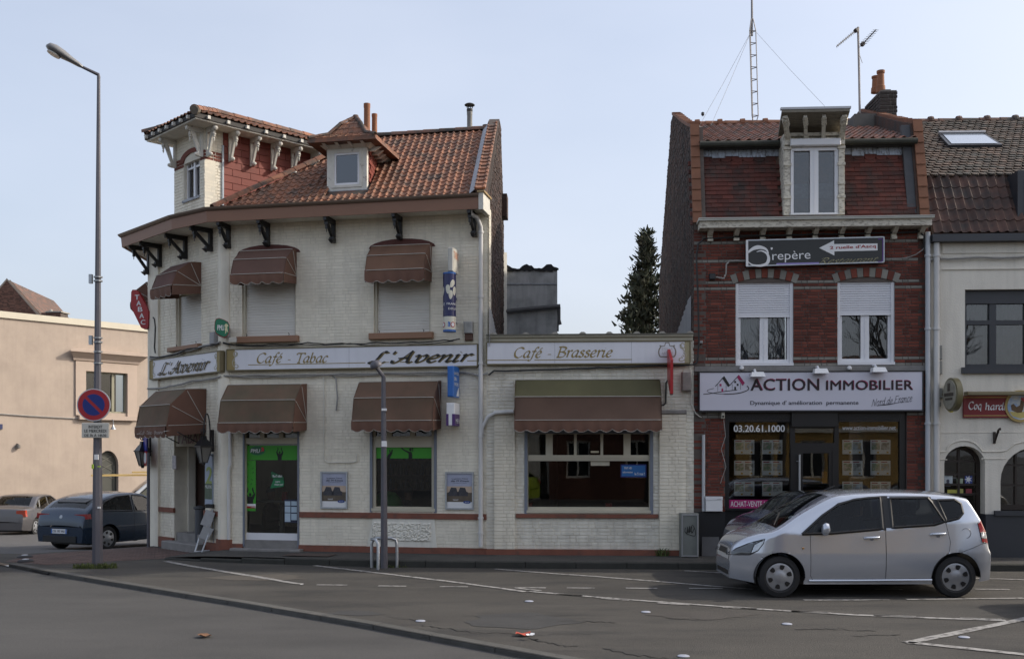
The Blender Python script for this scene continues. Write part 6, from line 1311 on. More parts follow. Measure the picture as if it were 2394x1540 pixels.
# dormer with wide canopy
FDo = FB.off(.02);x0,x1 = FDo.hit(1832,420)[0],FDo.hit(1975,420)[0];zb,ztp = FDo.hit(1900,502)[1],FDo.hit(1900,312)[1]
mb = MB();mb.box(FDo,x0,x0+.13,zb,ztp,-1.2,.0);mb.box(FDo,x1-.13,x1,zb,ztp,-1.2,.0);mb.box(FDo,x0+.13,x1-.13,FDo.hit(1900,345)[1],ztp,-1.2,-.02);dh = mb.build('dormer',FLAKE,house)
for u in (x0+.065,x1-.065):
 mb = MB()
 for z,r_ in ((.30,.05),(.55,.045),(.9,.05),(1.2,.05)): mb.box(FDo,u-r_-.02,u+r_+.02,zb+z,zb+z+.05,-.01,.03)
 mb.box(FDo,u-.045,u+.045,zb+.05,ztp-.3,-.01,.012);mb.build('dormer_pilaster',FLAKE,dh)
mb = MB();mb.cbox(FDo,*FDo.rect(1846,344,1963,326),-.02,.10,.012);mb.build('shutter_box',PVC,dh)
ww = FDo.rect(1845,502,1963,344);u0,u1,v0,v1 = ww;cm = (u0+u1)/2
mb = MB();mb.frame(FDo,u0,u1,v0,v1,.055,-.12,.0,.03);mb.box(FDo,cm-.075,cm+.075,v0+.03,v1-.055,-.12,-.004);mb.box(FDo,cm-.005,cm+.005,v0+.03,v1-.06,-.004,.006);mb.box(FDo,u0+.055,u0+.085,v0+.03,v1-.055,-.12,-.02);mb.box(FDo,u1-.085,u1-.055,v0+.03,v1-.055,-.12,-.02);mb.build('dormer_window',PVC,dh)
mb = MB();mb.box(FDo,u0+.08,u1-.08,v0+.03,v1-.05,-.06,-.055);mb.build('pane',GLSU,dh);mb = MB();mb.box(FDo,u0+.05,u1-.05,v0,v0+.62,-.22,-.215);mb.build('lace_curtain',mat('lace',(.30,.32,.34),.9,.35,14),dh);mb = MB();mb.box(FDo,u0,u1,v0,v1,-1.1,-1.05);mb.build('room_back',ROOM,dh)
# canopy: sloping up and outward
cw = .52;zc1 = FDo.hit(1900,254,cw)[1];zin = FDo.hit(1900,306,.02)[1]
cx0,cx1 = FDo.hit(1828,254,cw)[0],FDo.hit(1987,250,cw)[0]
mb = MB();mb.hexa([FDo.p(x0-.04,zin,-.3),FDo.p(x1+.04,zin,-.3),FDo.p(cx1,zc1-.06,cw),FDo.p(cx0,zc1-.06,cw),FDo.p(x0-.04,zin+.10,-.3),FDo.p(x1+.04,zin+.10,-.3),FDo.p(cx1,zc1,cw),FDo.p(cx0,zc1,cw)]);mb.build('canopy',mat('grey_weathered_board',(.20,.18,.145),.9,.3,7,stretch=(.6,4,4),bump=.4,bscale=30),dh)
mb = MB();mb.hexa([FDo.p(cx0-.02,zc1-.01,cw+.01),FDo.p(cx1+.02,zc1-.01,cw+.01),FDo.p(cx1+.02,zc1-.01,cw-.06),FDo.p(cx0-.02,zc1-.01,cw-.06),FDo.p(cx0-.02,zc1+.03,cw+.01),FDo.p(cx1+.02,zc1+.03,cw+.01),FDo.p(cx1+.02,zc1+.03,cw-.06),FDo.p(cx0-.02,zc1+.03,cw-.06)]);mb.build('canopy_edge',ZINC,dh)
for f_ in (.06,.36,.64,.94):
 u = x0+(x1-x0)*f_;wd = .055 if f_ in (.06,.94) else .04;mb = MB();mb.bar(FDo.p(u,zin-.16,.03),FDo.p(cx0+(cx1-cx0)*f_,zc1-.11,cw-.08),wd*1.6,.07);mb.box(FDo,u-wd,u+wd,zin-.26,zin-.05,-.01,.06)
 for k in range(3): p = FDo.p(u,zin-.05,.1).lerp(FDo.p(cx0+(cx1-cx0)*f_,zc1-.12,cw-.1),.55+.16*k);mb.lathe(p,[(wd*1.0,-.03),(wd*1.25,0),(wd*1.0,.03)],8,(FDo.p(0,zc1,cw)-FDo.p(0,zin,0)).normalized())
 mb.build('canopy_bracket',FLAKE,dh)
mb = MB();mb.box(FDo,x0+.1,x1-.1,zin-.10,zin-.04,-.02,.05);mb.box(FDo,x0+.1,x1-.1,zin-.2,zin-.14,-.02,.035);mb.build('canopy_moulding',FLAKE,dh)
# ------------------------------------------------ estate agency shopfront
shop = MB();u0,u1,v1 = SH[0],SH[1],SH[3];vb = FB.hit(1760,1190)[1]
gl = FB.rect(1704,1188,1847,982,-.08);grt = FB.rect(1960,1188,2102,979,-.08);dd = FB.rect(1848,1290,1959,1049,-.08);tr = FB.rect(1858,1035,1950,1001,-.08);dg = FB.rect(1876,1240,1937,1059,-.08)
holed(shop,FB,u0,u1,.05,v1,-.16,-.05,[gl,grt,tr,dg]);shop.box(FB,u0,gl[1]+.03,.05,vb-.02,-.05,-.0);shop.box(FB,u0,gl[1]+.03,vb-.02,vb+.02,-.05,.05);shop.box(FB,*FB.rect(1850,997,1957,963,0),-.05,.04);shop.box(FB,dd[0],dg[0]-.06,.06,dd[3],-.05,-.035);shop.box(FB,dg[1]+.06,dd[1],.06,dd[3],-.05,-.035)
sf = shop.build('shopfront',mat('black_shopfront',(.012,.012,.013),.35,.1,3),house)
for k in range(5): mb = MB();mb.box(FB,u0+.04,gl[1],v1-.10-.028*k,v1-.08-.028*k,-.05,-.036);mb.box(FB,grt[0],u1-.08,v1-.10-.028*k,v1-.08-.028*k,-.05,-.036);mb.build('grille_slat',BLACKM,sf)
SHG = glass('agency_glass',(.88,.89,.88),.95,1.55,wob=.02)
for g_ in (gl,grt,tr,dg): mb = MB();mb.box(FB,*g_,-.10,-.094);mb.build('pane',SHG,sf)
mb = MB();pu = FB.hit(1869,1100,.05)[0];mb.tube([FB.p(pu,.35,.06),FB.p(pu,FB.hit(1869,1062)[1],.06)],.018,10);
for v in (.55,FB.hit(1869,1078)[1]): mb.tube([FB.p(pu-.03,v,-.04),FB.p(pu,v,.06)],.01,6)
mb.build('door_bar',GALV,sf)
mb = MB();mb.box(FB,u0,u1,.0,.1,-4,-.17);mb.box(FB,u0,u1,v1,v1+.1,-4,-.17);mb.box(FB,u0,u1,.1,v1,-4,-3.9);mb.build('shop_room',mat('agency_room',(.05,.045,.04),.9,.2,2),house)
CARDS = [mat('photo_print_%d' % k,c,.6,.5,9,col2=c2,t2=.5,sharp=.1) for k,(c,c2) in enumerate([((.62,.55,.40),(.32,.40,.24)),((.50,.54,.56),(.60,.48,.32)),((.56,.48,.42),(.24,.32,.20)),((.60,.60,.57),(.30,.28,.25))])]
PAPER = mat('white_sheet',(.80,.80,.78),.6,.04,6)
zx6 = lambda a: (2650+a/2.369)/1.6558;zy6 = lambda b: (1400+b/2.369)/1.6558
ci = 0
for cols,rws in (((455,640),(712,897)),None),(((1448,1632),(1705,1888)),None):
 for a,b in cols:
  for r0,r1 in ((715,845),(905,1038),(1097,1228)):
   q = FB.rect(zx6(a),zy6(r1),zx6(b),zy6(r0),-.14);mb = MB();mb.box(FB,*q,-.146,-.14);card = mb.build('listing_card',PAPER,sf)
   um = (q[0]+q[1])/2;h_ = q[3]-q[2]
   for s_ in (0,1):
    a0 = q[0]+.02 if s_ == 0 else um+.012;a1 = um-.012 if s_ == 0 else q[1]-.02;mb = MB();mb.box(FB,a0,a1,q[2]+h_*.30,q[2]+h_*.80,-.139,-.137);mb.build('photo',CARDS[ci % 4],card);ci += 1
    mb = MB();mb.box(FB,a0,a0+(a1-a0)*.75,q[3]-h_*.13,q[3]-h_*.07,-.139,-.137);mb.build('heading',RED,card)
    mb = MB();mb.box(FB,a1-.05,a1-.015,q[2]+h_*.06,q[2]+h_*.18,-.139,-.137);mb.build('energy_mark',mat('orange_mark',(.6,.35,.06),.6,.2,20),card)
mb = MB();mb.box(FB,*FB.rect(zx6(848),zy6(1262),zx6(963),zy6(1185),-.12),-.125,-.12);mb.build('notice_sheet',PAPER,sf)
q = FB.rect(zx6(405),zy6(1341),zx6(965),zy6(1264),-.088);mb = MB();mb.box(FB,*q,-.092,-.086);mb.build('pink_strip',mat('magenta_vinyl',(.36,.012,.13),.45,.05,3),sf)
text(sf,'ACHAT-VENTE-LOCATION',FB,FB.rect(zx6(422),zy6(1327),zx6(945),zy6(1277),-.086),-.086,WHT,'strip_lettering',0,.0)
text(sf,'03.20.61.1000',FB,FB.rect(zx6(452),zy6(642),zx6(918),zy6(580),-.09),-.09,WHT,'window_lettering',0,.018);text(sf,'www.action-immobilier.net',FB,FB.rect(zx6(1446),zy6(625),zx6(1936),zy6(583),-.09),-.09,mat('pale_letter',(.6,.6,.62),.5,.03,3),'window_lettering',0,-.002)
mb = MB();mb.box(FB,*FB.rect(zx6(1262),zy6(1112),zx6(1308),zy6(1005),-.3),-.305,-.30);mb.build('orange_poster',mat('orange_poster',(.55,.22,.02),.6,.1,3),sf)
# agency signboard
sb = FB.rect(1636,959,2156,868.5,.12);t = thing('agency_signboard',FB.p((sb[0]+sb[1])/2,sb[2],0),'white estate agency signboard reading ACTION IMMOBILIER','sign')
mb = MB();mb.box(FB,*sb,.0,.12);mb.build('panel',mat('lilac_white_panel',(.60,.59,.66),.35,.04,.8),t);mb = MB();f_ = .02;mb.box(FB,sb[0]-f_,sb[1]+f_,sb[2]-f_-.01,sb[2],.0,.13);mb.box(FB,sb[0]-f_,sb[1]+f_,sb[3],sb[3]+f_,.0,.13);mb.box(FB,sb[0]-f_,sb[0],sb[2],sb[3],.0,.13);mb.box(FB,sb[1],sb[1]+f_,sb[2],sb[3],.0,.13);mb.build('frame',BLACKM,t)
lx = lambda a: (2700+a/2.602)/1.6558;ly = lambda b: (1420+b/2.602)/1.6558;w_ = .121
def LR(a,b,c,d): return FB.rect(lx(a),ly(d),lx(c),ly(b),w_)
MAG = mat('magenta_letter',(.32,.012,.09),.45,.05,3)
def lev(box,slope): return box
for s_,bx_ in (('ACTION',LR(535,122,1222,240)),('IMMOBILIER',LR(1296,137,2168,234))):
 text(t,s_,FB,(bx_[0]+.006,bx_[1]+.006,bx_[2]+.012,bx_[3]+.012),w_-.002,MAG,'letter_shadow',0,.012);text(t,s_,FB,bx_,w_+.002,mat('dark_plum_letter',(.018,.008,.012),.45,.05,3),'lettering',0,.02,spacing=1.06)
mb = MB()
for s_,bx_,n_ in (('A',LR(535,122,1222,240),0),('I',LR(1296,137,2168,234),0)): pass
GRYL = mat('dark_grey_letter',(.035,.035,.05),.5,.05,3)
text(t,"Dynamique d' amélioration  permanente",FB,LR(532,337,1620,393),w_,GRYL,'lettering',0,.012)
bx_ = LR(1745,290,2165,378);pen(t,'Nord de France',FB,bx_,w_,GRYL,nib=.07,thin=.045,shear=.35,rot=.13);mb = MB();ribbon(FB,[FB.hit(lx(1815),ly(388),w_),FB.hit(lx(1930),ly(376),w_),FB.hit(lx(2065),ly(349),w_)],[.012,.016,.004],w_+.005,mb);me = mb.mesh('flourish');me.materials.append(GRYL);link('flourish',me,t)
def lp(*P): return [FB.hit(lx(a),ly(b),w_) for a,b in P]
mb = MB();ribbon(FB,cr(lp((165,215),(110,230),(100,245),(150,262),(280,273),(420,262),(500,235),(515,212),(498,190)),6),[.008]*24+[.016]*25,w_+.003,mb);ribbon(FB,cr(lp((58,275),(160,262),(250,248),(400,230)),6),.012,w_+.004,mb)
for P in (((180,196),(270,92)),((325,185),(418,80))): ribbon(FB,lp(*P),.012,w_+.003,mb)
for P in (((204,180),(204,245)),((288,185),(288,240)),((350,170),(350,232)),((434,150),(434,228))): ribbon(FB,lp(*P),.006,w_+.003,mb)
me = mb.mesh('house_logo');me.materials.append(BLKL);link('house_logo',me,t)
for P,m_ in ((((270,92),(328,185),(308,200),(246,112)),BLKL),(((418,80),(476,160),(455,188),(398,104)),MAG),(((222,170),(242,170),(242,192),(222,192)),MAG),(((242,216),(258,216),(258,250),(242,252)),MAG),(((370,140),(388,140),(388,160),(370,160)),BLKL),(((396,168),(413,168),(413,188),(396,188)),BLKL),(((371,198),(387,198),(387,228),(371,228)),BLKL)):
 mb = MB();mb.prism(FB,lp(*P),w_+.001,w_+.006);mb.build('logo_piece',m_,t)
# three white floodlights over the board, two small white domes
for i,(px,py) in enumerate(((1772,876),(1920,868),(2056,865))):
 t2_ = thing('floodlight',FB.p(FB.hit(px,py)[0],FB.hit(px,py)[1],.1),'small white floodlight above the agency board, %s' % ('lowest, at left','middle one','at right')[i],'lamp','floodlights over the agency board');u,v = FB.hit(px,py,.3);s_ = .13
 mb = MB();mb.hexa([FB.p(u+a*k,v+dz,w) for dz,k,ww in ((-.035,1,(.16,.36)),(.055,.8,(.12,.30))) for a,w in ((-s_,ww[0]),(s_,ww[0]),(s_,ww[1]),(-s_,ww[1]))]);mb.build('lamp_head',WHT,t2_);mb = MB();mb.tube([FB.p(u-.03,v+.10,.0),FB.p(u-.03,v+.10,.14),FB.p(u-.02,v+.04,.2)],.022,8);mb.build('lamp_arm',PVC,t2_)
for i,px in enumerate((1733,1984)):
 u,v = FB.hit(px,861);mb = MB();mb.lathe(FB.p(u,v,.03),[(.04,0),(.045,.03),(.03,.06),(.002,.07)],12,FB.N);tag(mb.build('globe_fixture',WHT,None,40),['round white cap on the stone band at left','round white cap on the stone band near the middle'][i],'light fixture')
# dark restaurant sign, slightly tilted
FSg = FB.off(.14);ang = math.atan2(-( -28),1270)*0
sgp = [(1745,622),(2066.5,612.5),(2066.5,554),(1745,562)];P = [FSg.hit(*p) for p in sgp]
t = thing('restaurant_sign',FB.p(P[0][0]+1.3,P[0][1],0),'tilted dark restaurant sign with white arrow and pale lettering','sign');mb = MB();mb.prism(FSg,P,-.13,.0);mb.build('panel',mat('charcoal_panel',(.022,.024,.024),.4,.08,1),t)
def bilin(a,b,w=.003):   # sign-local 0..1 coordinates
 L_ = (Vector(P[0])*(1-b)+Vector(P[3])*b);R2 = (Vector(P[1])*(1-b)+Vector(P[2])*b);q_ = L_*(1-a)+R2*a;return q_
sgx = lambda a: (a-118)/(2255-118);
def sl(zx,zy):            # position in the zoomed crop -> point on the sign face
 return FSg.hit((2860+zx/3.99)/1.6558,(900+zy/3.99)/1.6558)
mb = MB()
for a,b in ((0,1),(1,2),(2,3),(3,0)): ribbon(FSg,[P[a],P[b]],.022,.004,mb)
me = mb.mesh('rim');me.materials.append(GALV);link('rim',me,t)
mb = MB();ribbon(FSg,[sl(126,118),sl(130,520)],.04,.006,mb);ribbon(FSg,cr([sl(140,312),sl(220,250),sl(320,228),(sl(420,262)),sl(458,330)],6),[.075-.06*abs(k-10)/14 for k in range(25)],.006,mb);ribbon(FSg,cr([sl(275,300),sl(350,285),sl(430,325),sl(460,400),sl(430,480),sl(330,512),sl(210,500),sl(140,450)],6),[.01+.05*min(k,43-k)/21 for k in range(43)],.007,mb);me = mb.mesh('swirl_logo');me.materials.append(WHT);link('swirl_logo',me,t)
ar = [(1240,240),(1470,122),(1470,180),(2140,170),(2142,278),(1474,293),(1474,355)];mb = MB();mb.prism(FSg,[sl(*p) for p in ar],.001,.008);mb.build('arrow',WHT,t)
def slanted(s_,z0_,z1_,m_,shear=0,bold=0,w=.008,fn=None):
 """text on the tilted sign: fitted to the box then leaned with the sign"""
 a = sl(*z0_);b = sl(*z1_);o = (fn or text)(t,s_,FSg,(a[0],b[0],a[1],b[1]),w,m_,**({} if fn else {'bold': bold}));k = -(-.0295)
 for v in o.data.vertices:
  d = v.co-FSg.p(a[0],0);v.co.z += (d.dot(FSg.U)-(b[0]-a[0])/2)*.0265
 return o
slanted('2 ruelle d\'Ascq',(1405,264),(2112,196),mat('red_letter',(.36,.03,.03),.5,.05,3),w=.009,bold=.025);slanted('repère',(515,462),(1105,285),WHT,w=.004)
text(t,"'",FSg,(*[sl(490,268)[0],sl(522,235)[0]],sl(490,268)[1],sl(522,232)[1]),.004,WHT);slanted('Restaurant',(1235,475),(2165,372),mat('dull_gold_letter',(.34,.31,.17),.5,.05,3),w=.003,fn=lambda p,s_,fr,bx,w,m_: pen(p,s_,fr,bx,w,m_,nib=.09,thin=.03,shear=.45))
VIO = mat('violet_line',(.30,.25,.55),.5,.05,3);mb = MB();ribbon(FSg,[sl(580,487),sl(1238,472)],.028,.005,mb);me = mb.mesh('violet_bar');me.materials.append(VIO);link('violet_bar',me,t);mb = MB();ribbon(FSg,[sl(2150,103),sl(2210,100),sl(2225,130),sl(2225,420),sl(2205,448),sl(2150,452)],.02,.005,mb);me = mb.mesh('violet_bracket');me.materials.append(mat('dark_violet',(.10,.03,.20),.5,.05,3));link('violet_bracket',me,t)
# mailbox, sensor, junction box, cabinet, small wall things
q = FB.rect(1650,1195,1689,1161,.1);t = thing('mailbox',FB.p(q[0]+.15,q[2],0),'white metal mailbox on the brick pier of the agency','mailbox');mb = MB();mb.cbox(FB,q[0],q[1],q[2],q[3],.0,.11,.008);mb.build('case',WHT,t);mb = MB();mb.box(FB,q[0]-.004,q[1]+.004,q[3]-.055,q[3]+.006,.0,.118);mb.build('flap',PVC,t);mb = MB();mb.box(FB,q[1]-.1,q[1]-.03,q[3]-.045,q[3]-.035,.118,.12);mb.build('name_slot',GALV,t)
q = FB.rect(1686.5,978,1694.5,962.5,.08);mb = MB();mb.cbox(FB,*q,.0,.09,.01);o = mb.build('entry_sensor',mat('cream_plastic',(.5,.47,.38),.5,.05,3));mb = MB();mb.disc(FB,(q[0]+q[1])/2,q[2]+.04,.02,.09,.1,12);mb.build('sensor_eye',BLACKM,o);tag(o,'cream sensor box under the left end of agency board','sensor')
# ================================================================ WHITE HOUSE (right)
V0,V1 = U1+.03,FB.hit(2394,1000)[0]+3.2
wh = thing('white_rendered_house',FB.p(V0+2,0,-3),'white rendered bar house with arched door and dark tiled roof','building')
CR = mat('cream_render',(.70,.66,.575),.85,.07,1.5,bump=.35,bscale=45,streak=.12)
zg = FB.hit(2280,568)[1]
uw = FB.rect(2256,859,2470,675);BZ = FB.hit(2270,1201)[1]
da0,da1 = FB.hit(2207.6,1150)[0],FB.hit(2303,1150)[0];dsp = FB.hit(2250,1084)[1];dtop = FB.hit(2250,1042)[1]
wa0,wa1 = FB.hit(2339,1150)[0],FB.hit(2339,1150)[0]+1.25;wsp = FB.hit(2370,1118)[1]-.05;wb = FB.hit(2360,1193)[1]
def arch_wall(mb,fr,u0,u1,v0,v1,w0,w1,ops,n=14):
 """wall slab with round-headed openings (ua, ub, vbottom, vspring, rise)"""
 hs = [(a,b,c,s_+r_) for a,b,c,s_,r_ in ops];holed(mb,fr,u0,u1,v0,v1,w0,w1,hs)
 for a,b,c,s_,r_ in ops:
  m_ = (a+b)/2;h_ = (b-a)/2;P = [(m_-h_*math.cos(math.pi*k/n),s_+r_*math.sin(math.pi*k/n)) for k in range(n+1)]
  for k in range(n): x,y = P[k],P[k+1];mb.prism(fr,[x,y,(y[0],s_+r_),(x[0],s_+r_)] if abs(y[1]-s_-r_) > 1e-6 and abs(x[1]-s_-r_) > 1e-6 else [x,y,((x if abs(y[1]-s_-r_) < 1e-6 else y)[0],s_+r_)],w0,w1-.0005)
 return mb
mb = MB();dr_ = dtop-dsp;wr = .62;mb2 = arch_wall(MB(),FB,V0,V1,BZ,zg,-.32,0,[(da0,da1,-1,dsp,dr_),(wa0,wa1,wb,wsp,wr)]);
# cut the upper window out by laying the wall in two bands
mb = MB();vu0,vu1 = uw[2]-.12,uw[3]+.1;
arch_wall(mb,FB,V0,V1,BZ,vu0,-.32,0,[(da0,da1,-1,dsp,dr_),(wa0,wa1,wb,wsp,wr)]);holed(mb,FB,V0,V1,vu0,zg,-.32,0,[uw]);ww_ = mb.build('wall',CR,wh)
mb = MB();holed(mb,FB,V0,V1,-.05,BZ-.003,-.3,.03,[(da0,da1,-1,BZ)]);mb.build('grey_plinth',ANTH,wh)
mb = MB();vv = FB.hit(2300,630)[1];mb.box(FB,V0+.2,V1,vv,vv+.02,0,.025);vv = FB.hit(2300,592)[1];mb.box(FB,V0+.2,V1,vv,zg,0,.02);mb.build('cornice_band',CR,ww_)
for pts in (((2160,1086),(2208,1086)),((2294,1086),(2345,1086))): pass
def groove(pts,r=.012):
 mb = MB();mb.tube([FB.p(*FB.hit(*p),.004) for p in pts],r,6);mb.build('moulding',CR,ww_)
groove([(2190,1056),(2212,1055)]+[(2252-40*math.cos(math.pi*k/8),1055-26*math.sin(math.pi*k/8)) for k in range(1,8)]+[(2296,1055),(2340,1055),(2352,1052),(2370,1038),(2400,1030)],.016);groove([(2190,1074),(2214,1074)],.01);groove([(2294,1072),(2352,1072)],.01);groove([(2188,1012),(2400,1010)],.006)
# door
DW = mat('dark_brown_joinery',(.022,.014,.010),.45,.15,4);mdl = da0+.02
mb = MB();n = 12;m_ = (da0+da1)/2-.05;h_ = (da1-da0)/2
def headpts(a,b,s_,r_,n=14): c = (a+b)/2;h = (b-a)/2;return [(c-h*math.cos(math.pi*k/n),s_+r_*math.sin(math.pi*k/n)) for k in range(n+1)]
fr_o = headpts(da0,da1,dsp,dr_);fr_i = headpts(da0+.07,da1-.07,dsp,dr_-.07)
for k in range(14): mb.prism(FB,[fr_i[k],fr_i[k+1],fr_o[k+1],fr_o[k]],-.30,-.22)
mb.box(FB,da0,da0+.07,.1,dsp,-.30,-.22);mb.box(FB,da1-.07,da1,.1,dsp,-.30,-.22);cmx = (da0+da1)/2
for u in (cmx-.02,): mb.box(FB,u-.02,u+.02,.9,dtop-.05,-.29,-.225)
for y in (1078,1109,1133,1156): v = FB.hit(2250,y)[1];mb.box(FB,da0+.07,da1-.07,v-.02,v+.02,-.288,-.226)
mb.box(FB,da0+.07,da1-.07,.1,.55,-.29,-.23);wd_ = mb.build('door',DW,ww_)
mb = MB();mb.prism(FB,[(da0+.05,.5),(da1-.05,.5)]+headpts(da0+.05,da1-.05,dsp,dr_-.05)[::-1],-.26,-.255);mb.build('pane',GLS,wd_)
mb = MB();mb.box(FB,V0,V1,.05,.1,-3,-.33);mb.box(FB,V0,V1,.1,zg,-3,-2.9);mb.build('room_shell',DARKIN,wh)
for (x0_,y0_,x1_,y1_),c in (((2208,1108,2227,1132),(.45,.5,.52)),((2237,1118,2251,1131),(.35,.42,.30)),((2256,1110,2273,1133),(.05,.08,.30)),((2215,1144,2237,1157),(.45,.42,.08)),((2237,1142,2252,1152),(.42,.40,.12)),((2258,1142,2272,1158),(.28,.05,.06))):
 mb = MB();mb.box(FB,*FB.rect(x0_,y1_,x1_,y0_,-.25),-.254,-.25);mb.build('door_sticker',mat('sticker_%d_%d' % (x0_,y0_),c,.6,.25,9),wd_)
mb = MB();sx_,sz_ = FB.hit(2264,1120,-.25);mb.prism(FB,[(sx_+(.075 if k % 2 else .03)*math.cos(k*.449),sz_+(.085 if k % 2 else .03)*math.sin(k*.449)) for k in range(14)],-.249,-.247);mb.build('star_print',WHT,wd_)
mb = MB();sx_,sz_ = FB.hit(2216,1124,-.25);mb.disc(FB,sx_,sz_,.035,-.249,-.247,14,.028);mb.prism(FB,[(sx_-.05,sz_-.10),(sx_+.05,sz_-.10),(sx_+.03,sz_-.03),(sx_-.03,sz_-.03)],-.249,-.247);mb.build('poster_figure',mat('poster_dark',(.06,.06,.09),.6,.1,5),wd_)
# arched window
mb = MB();o_ = headpts(wa0,wa1,wsp,wr);i_ = headpts(wa0+.06,wa1-.06,wsp,wr-.06)
for k in range(14): mb.prism(FB,[i_[k],i_[k+1],o_[k+1],o_[k]],-.28,-.2)
mb.box(FB,wa0,wa0+.06,wb,wsp,-.28,-.2);mb.box(FB,wa1-.06,wa1,wb,wsp,-.28,-.2);mb.box(FB,wa0+.06,wa1-.06,wb,wb+.1,-.28,-.2)
for u in (wa0+.36,wa0+.80): mb.box(FB,u-.02,u+.02,wb+.1,wsp+wr-.06,-.27,-.205)
for v in (FB.hit(2360,1134)[1],FB.hit(2360,1087)[1]): mb.box(FB,wa0+.06,wa1-.06,v-.02,v+.02,-.268,-.207)
aw_ = mb.build('arched_window',DW,ww_);mb = MB();mb.prism(FB,[(wa0+.05,wb+.05),(wa1-.05,wb+.05)]+headpts(wa0+.05,wa1-.05,wsp,wr-.05)[::-1],-.24,-.235);mb.build('pane',GLSU,aw_);mb = MB();mb.box(FB,wa0-.12,wa1+.1,wb-.09,wb,-.25,.07);mb.build('sill',ANTH,aw_)
# upper window, dark grey
u0,u1,v0,v1 = uw;mb = MB();mb.box(FB,u0,u1,FB.hit(2300,708)[1],v1,-.2,-.10);mb.box(FB,u0,u0+.07,v0,v1,-.2,-.11);mb.box(FB,u0+.07,u1,v0,v0+.07,-.2,-.11);vv = FB.hit(2300,752)[1];mb.box(FB,u0+.07,u1,vv-.04,vv+.04,-.2,-.115)
for px in (2322,2405): uu = FB.hit(px,800,-.1)[0];mb.box(FB,uu-.06,uu+.06,v0+.07,FB.hit(2300,708)[1],-.2,-.118)
w5 = mb.build('upper_window',ANTH,ww_);mb = MB();mb.box(FB,u0+.05,u1,v0+.05,v1,-.17,-.165);mb.build('pane',GLSU,w5);mb = MB();mb.box(FB,u0-.07,u1+.05,v0-.11,v0-.0,-.2,.07);mb.build('sill',ANTH,w5)
mb = MB();nn = 60;g = []
for j in range(nn+1): x = u0+(u1-u0)*j/nn;g += [FB.p(x,v0,-.34+.02*math.sin(j*1.3)),FB.p(x,v1,-.34+.02*math.sin(j*1.3))]
mb.faces(g,[(2*j,2*j+2,2*j+3,2*j+1) for j in range(nn)]);me = mb.mesh('curtain');me.materials.append(mat('dim_net_curtain',(.16,.165,.17),.9,.25,5));link('curtain',me,w5)
# gutter and roof
mb = MB();mb.box(FB,V0-.03,V1,zg,FB.hit(2280,546,.2)[1],-.1,.2);mb.build('gutter_box',ANTH,wh);zr0 = FB.hit(2280,546,.1)[1]
D1 = .5;zr1 = FB.hit(2280,415,-D1)[1];B1 = (-FB.N*(D1+.12)+VUP*(zr1-zr0)).normalized();L1 = math.hypot(D1+.12,zr1-zr0)
mb = MB();mb.poly([FB.p(V0,zr0,.08),FB.p(V1,zr0,.08),FB.p(V1,zr1,-D1-.03),FB.p(V0,zr1,-D1-.03)]);zr2 = 9.45;D2 = 4.0;mb.poly([FB.p(V0,zr1,-D1-.03),FB.p(V1,zr1,-D1-.03),FB.p(V1,zr2,-D1-D2),FB.p(V0,zr2,-D1-D2)]);mb.poly([FB.p(V0,zr2,-D1-D2),FB.p(V1,zr2,-D1-D2),FB.p(V1,6,-8.3),FB.p(V0,6,-8.3)]);mb.poly([FB.p(V0,3,-8.3),FB.p(V1,3,-8.3),FB.p(V1,6,-8.3),FB.p(V0,6,-8.3)]);me = mb.mesh('roof');me.materials.append(TILED);rf = link('roof',me,wh)
wt = .165;nvis = int((V1-V0)/wt);dls = FB.hit(2382,460)[0]-V0
tiles(rf,FB.p(V0+.02,zr0+.01,.10),FB.U,B1,nvis,5,wt,L1/5,lambda a,b: a < dls or a > dls+1.2,pantile(wt,L1/5,.045),mat('dark_red_pantile',(.088,.046,.034),.8,.2,2,col2=(.038,.031,.028),t2=.54,sharp=.25,isl=.2),150,'pantile',101)
B2 = (-FB.N*D2+VUP*(zr2-zr1)).normalized();L2 = math.hypot(D2,zr2-zr1);ns = 26
tiles(rf,FB.p(V0+.02,zr1+.02,-D1+.03),FB.U,B2,int((V1-V0)/.15),ns,.15,L2/ns,lambda a,b: True,flattile(.15,L2/ns,.02,.012,True),TILEM,300,'shingle',102,stag=True,smooth=False,jit=.012)
caps(rf,FB.p(V0-.1,zr2,-D1-D2),FB.p(V1,zr2,-D1-D2),.11,.45,TILED)
for k in range(8): mb = MB();mb.lathe(FB.p(V0+.3+k*.62,zr2+.03,-D1-D2),[(.12,-.05),(.13,0),(.12,.05)],12,FB.U);mb.build('ridge_collar',TILED,rf)
def onr(px,py,n=0.0):
 Nn = FB.U.cross(B2).normalized();o = FB.p(V0,zr1+.02,-D1)+Nn*n;d = Vector(((px-CX)/F,1,(HY-py)/F));t_ = (o-Vector((0,0,EYE))).dot(Nn)/d.dot(Nn);return d*t_+Vector((0,0,EYE))
sk = [onr(2218,339,.10),onr(2344,338,.10),onr(2303,312,.10),onr(2194,313,.10)];t = thing('skylight',sk[0],'grey framed skylight in the dark tiled roof','skylight');mb = MB()
Nn = FB.U.cross(B2).normalized()
mb.hexa([p-Nn*.09 for p in sk]+sk);mb.build('frame',ANTH,t);cc = sum(sk,Vector())/4;mb = MB();mb.poly([p+(cc-p)*.14+Nn*.012 for p in sk]);me = mb.mesh('pane');me.materials.append(mat('sky_glass',(.25,.3,.36),.03,.02,2,spec=1.0,coat=1));link('pane',me,t);mb = MB();mb.tube([sk[3]+Nn*.02,sk[2]+Nn*.02],.04,6);mb.build('top_flashing',ZINC,t)
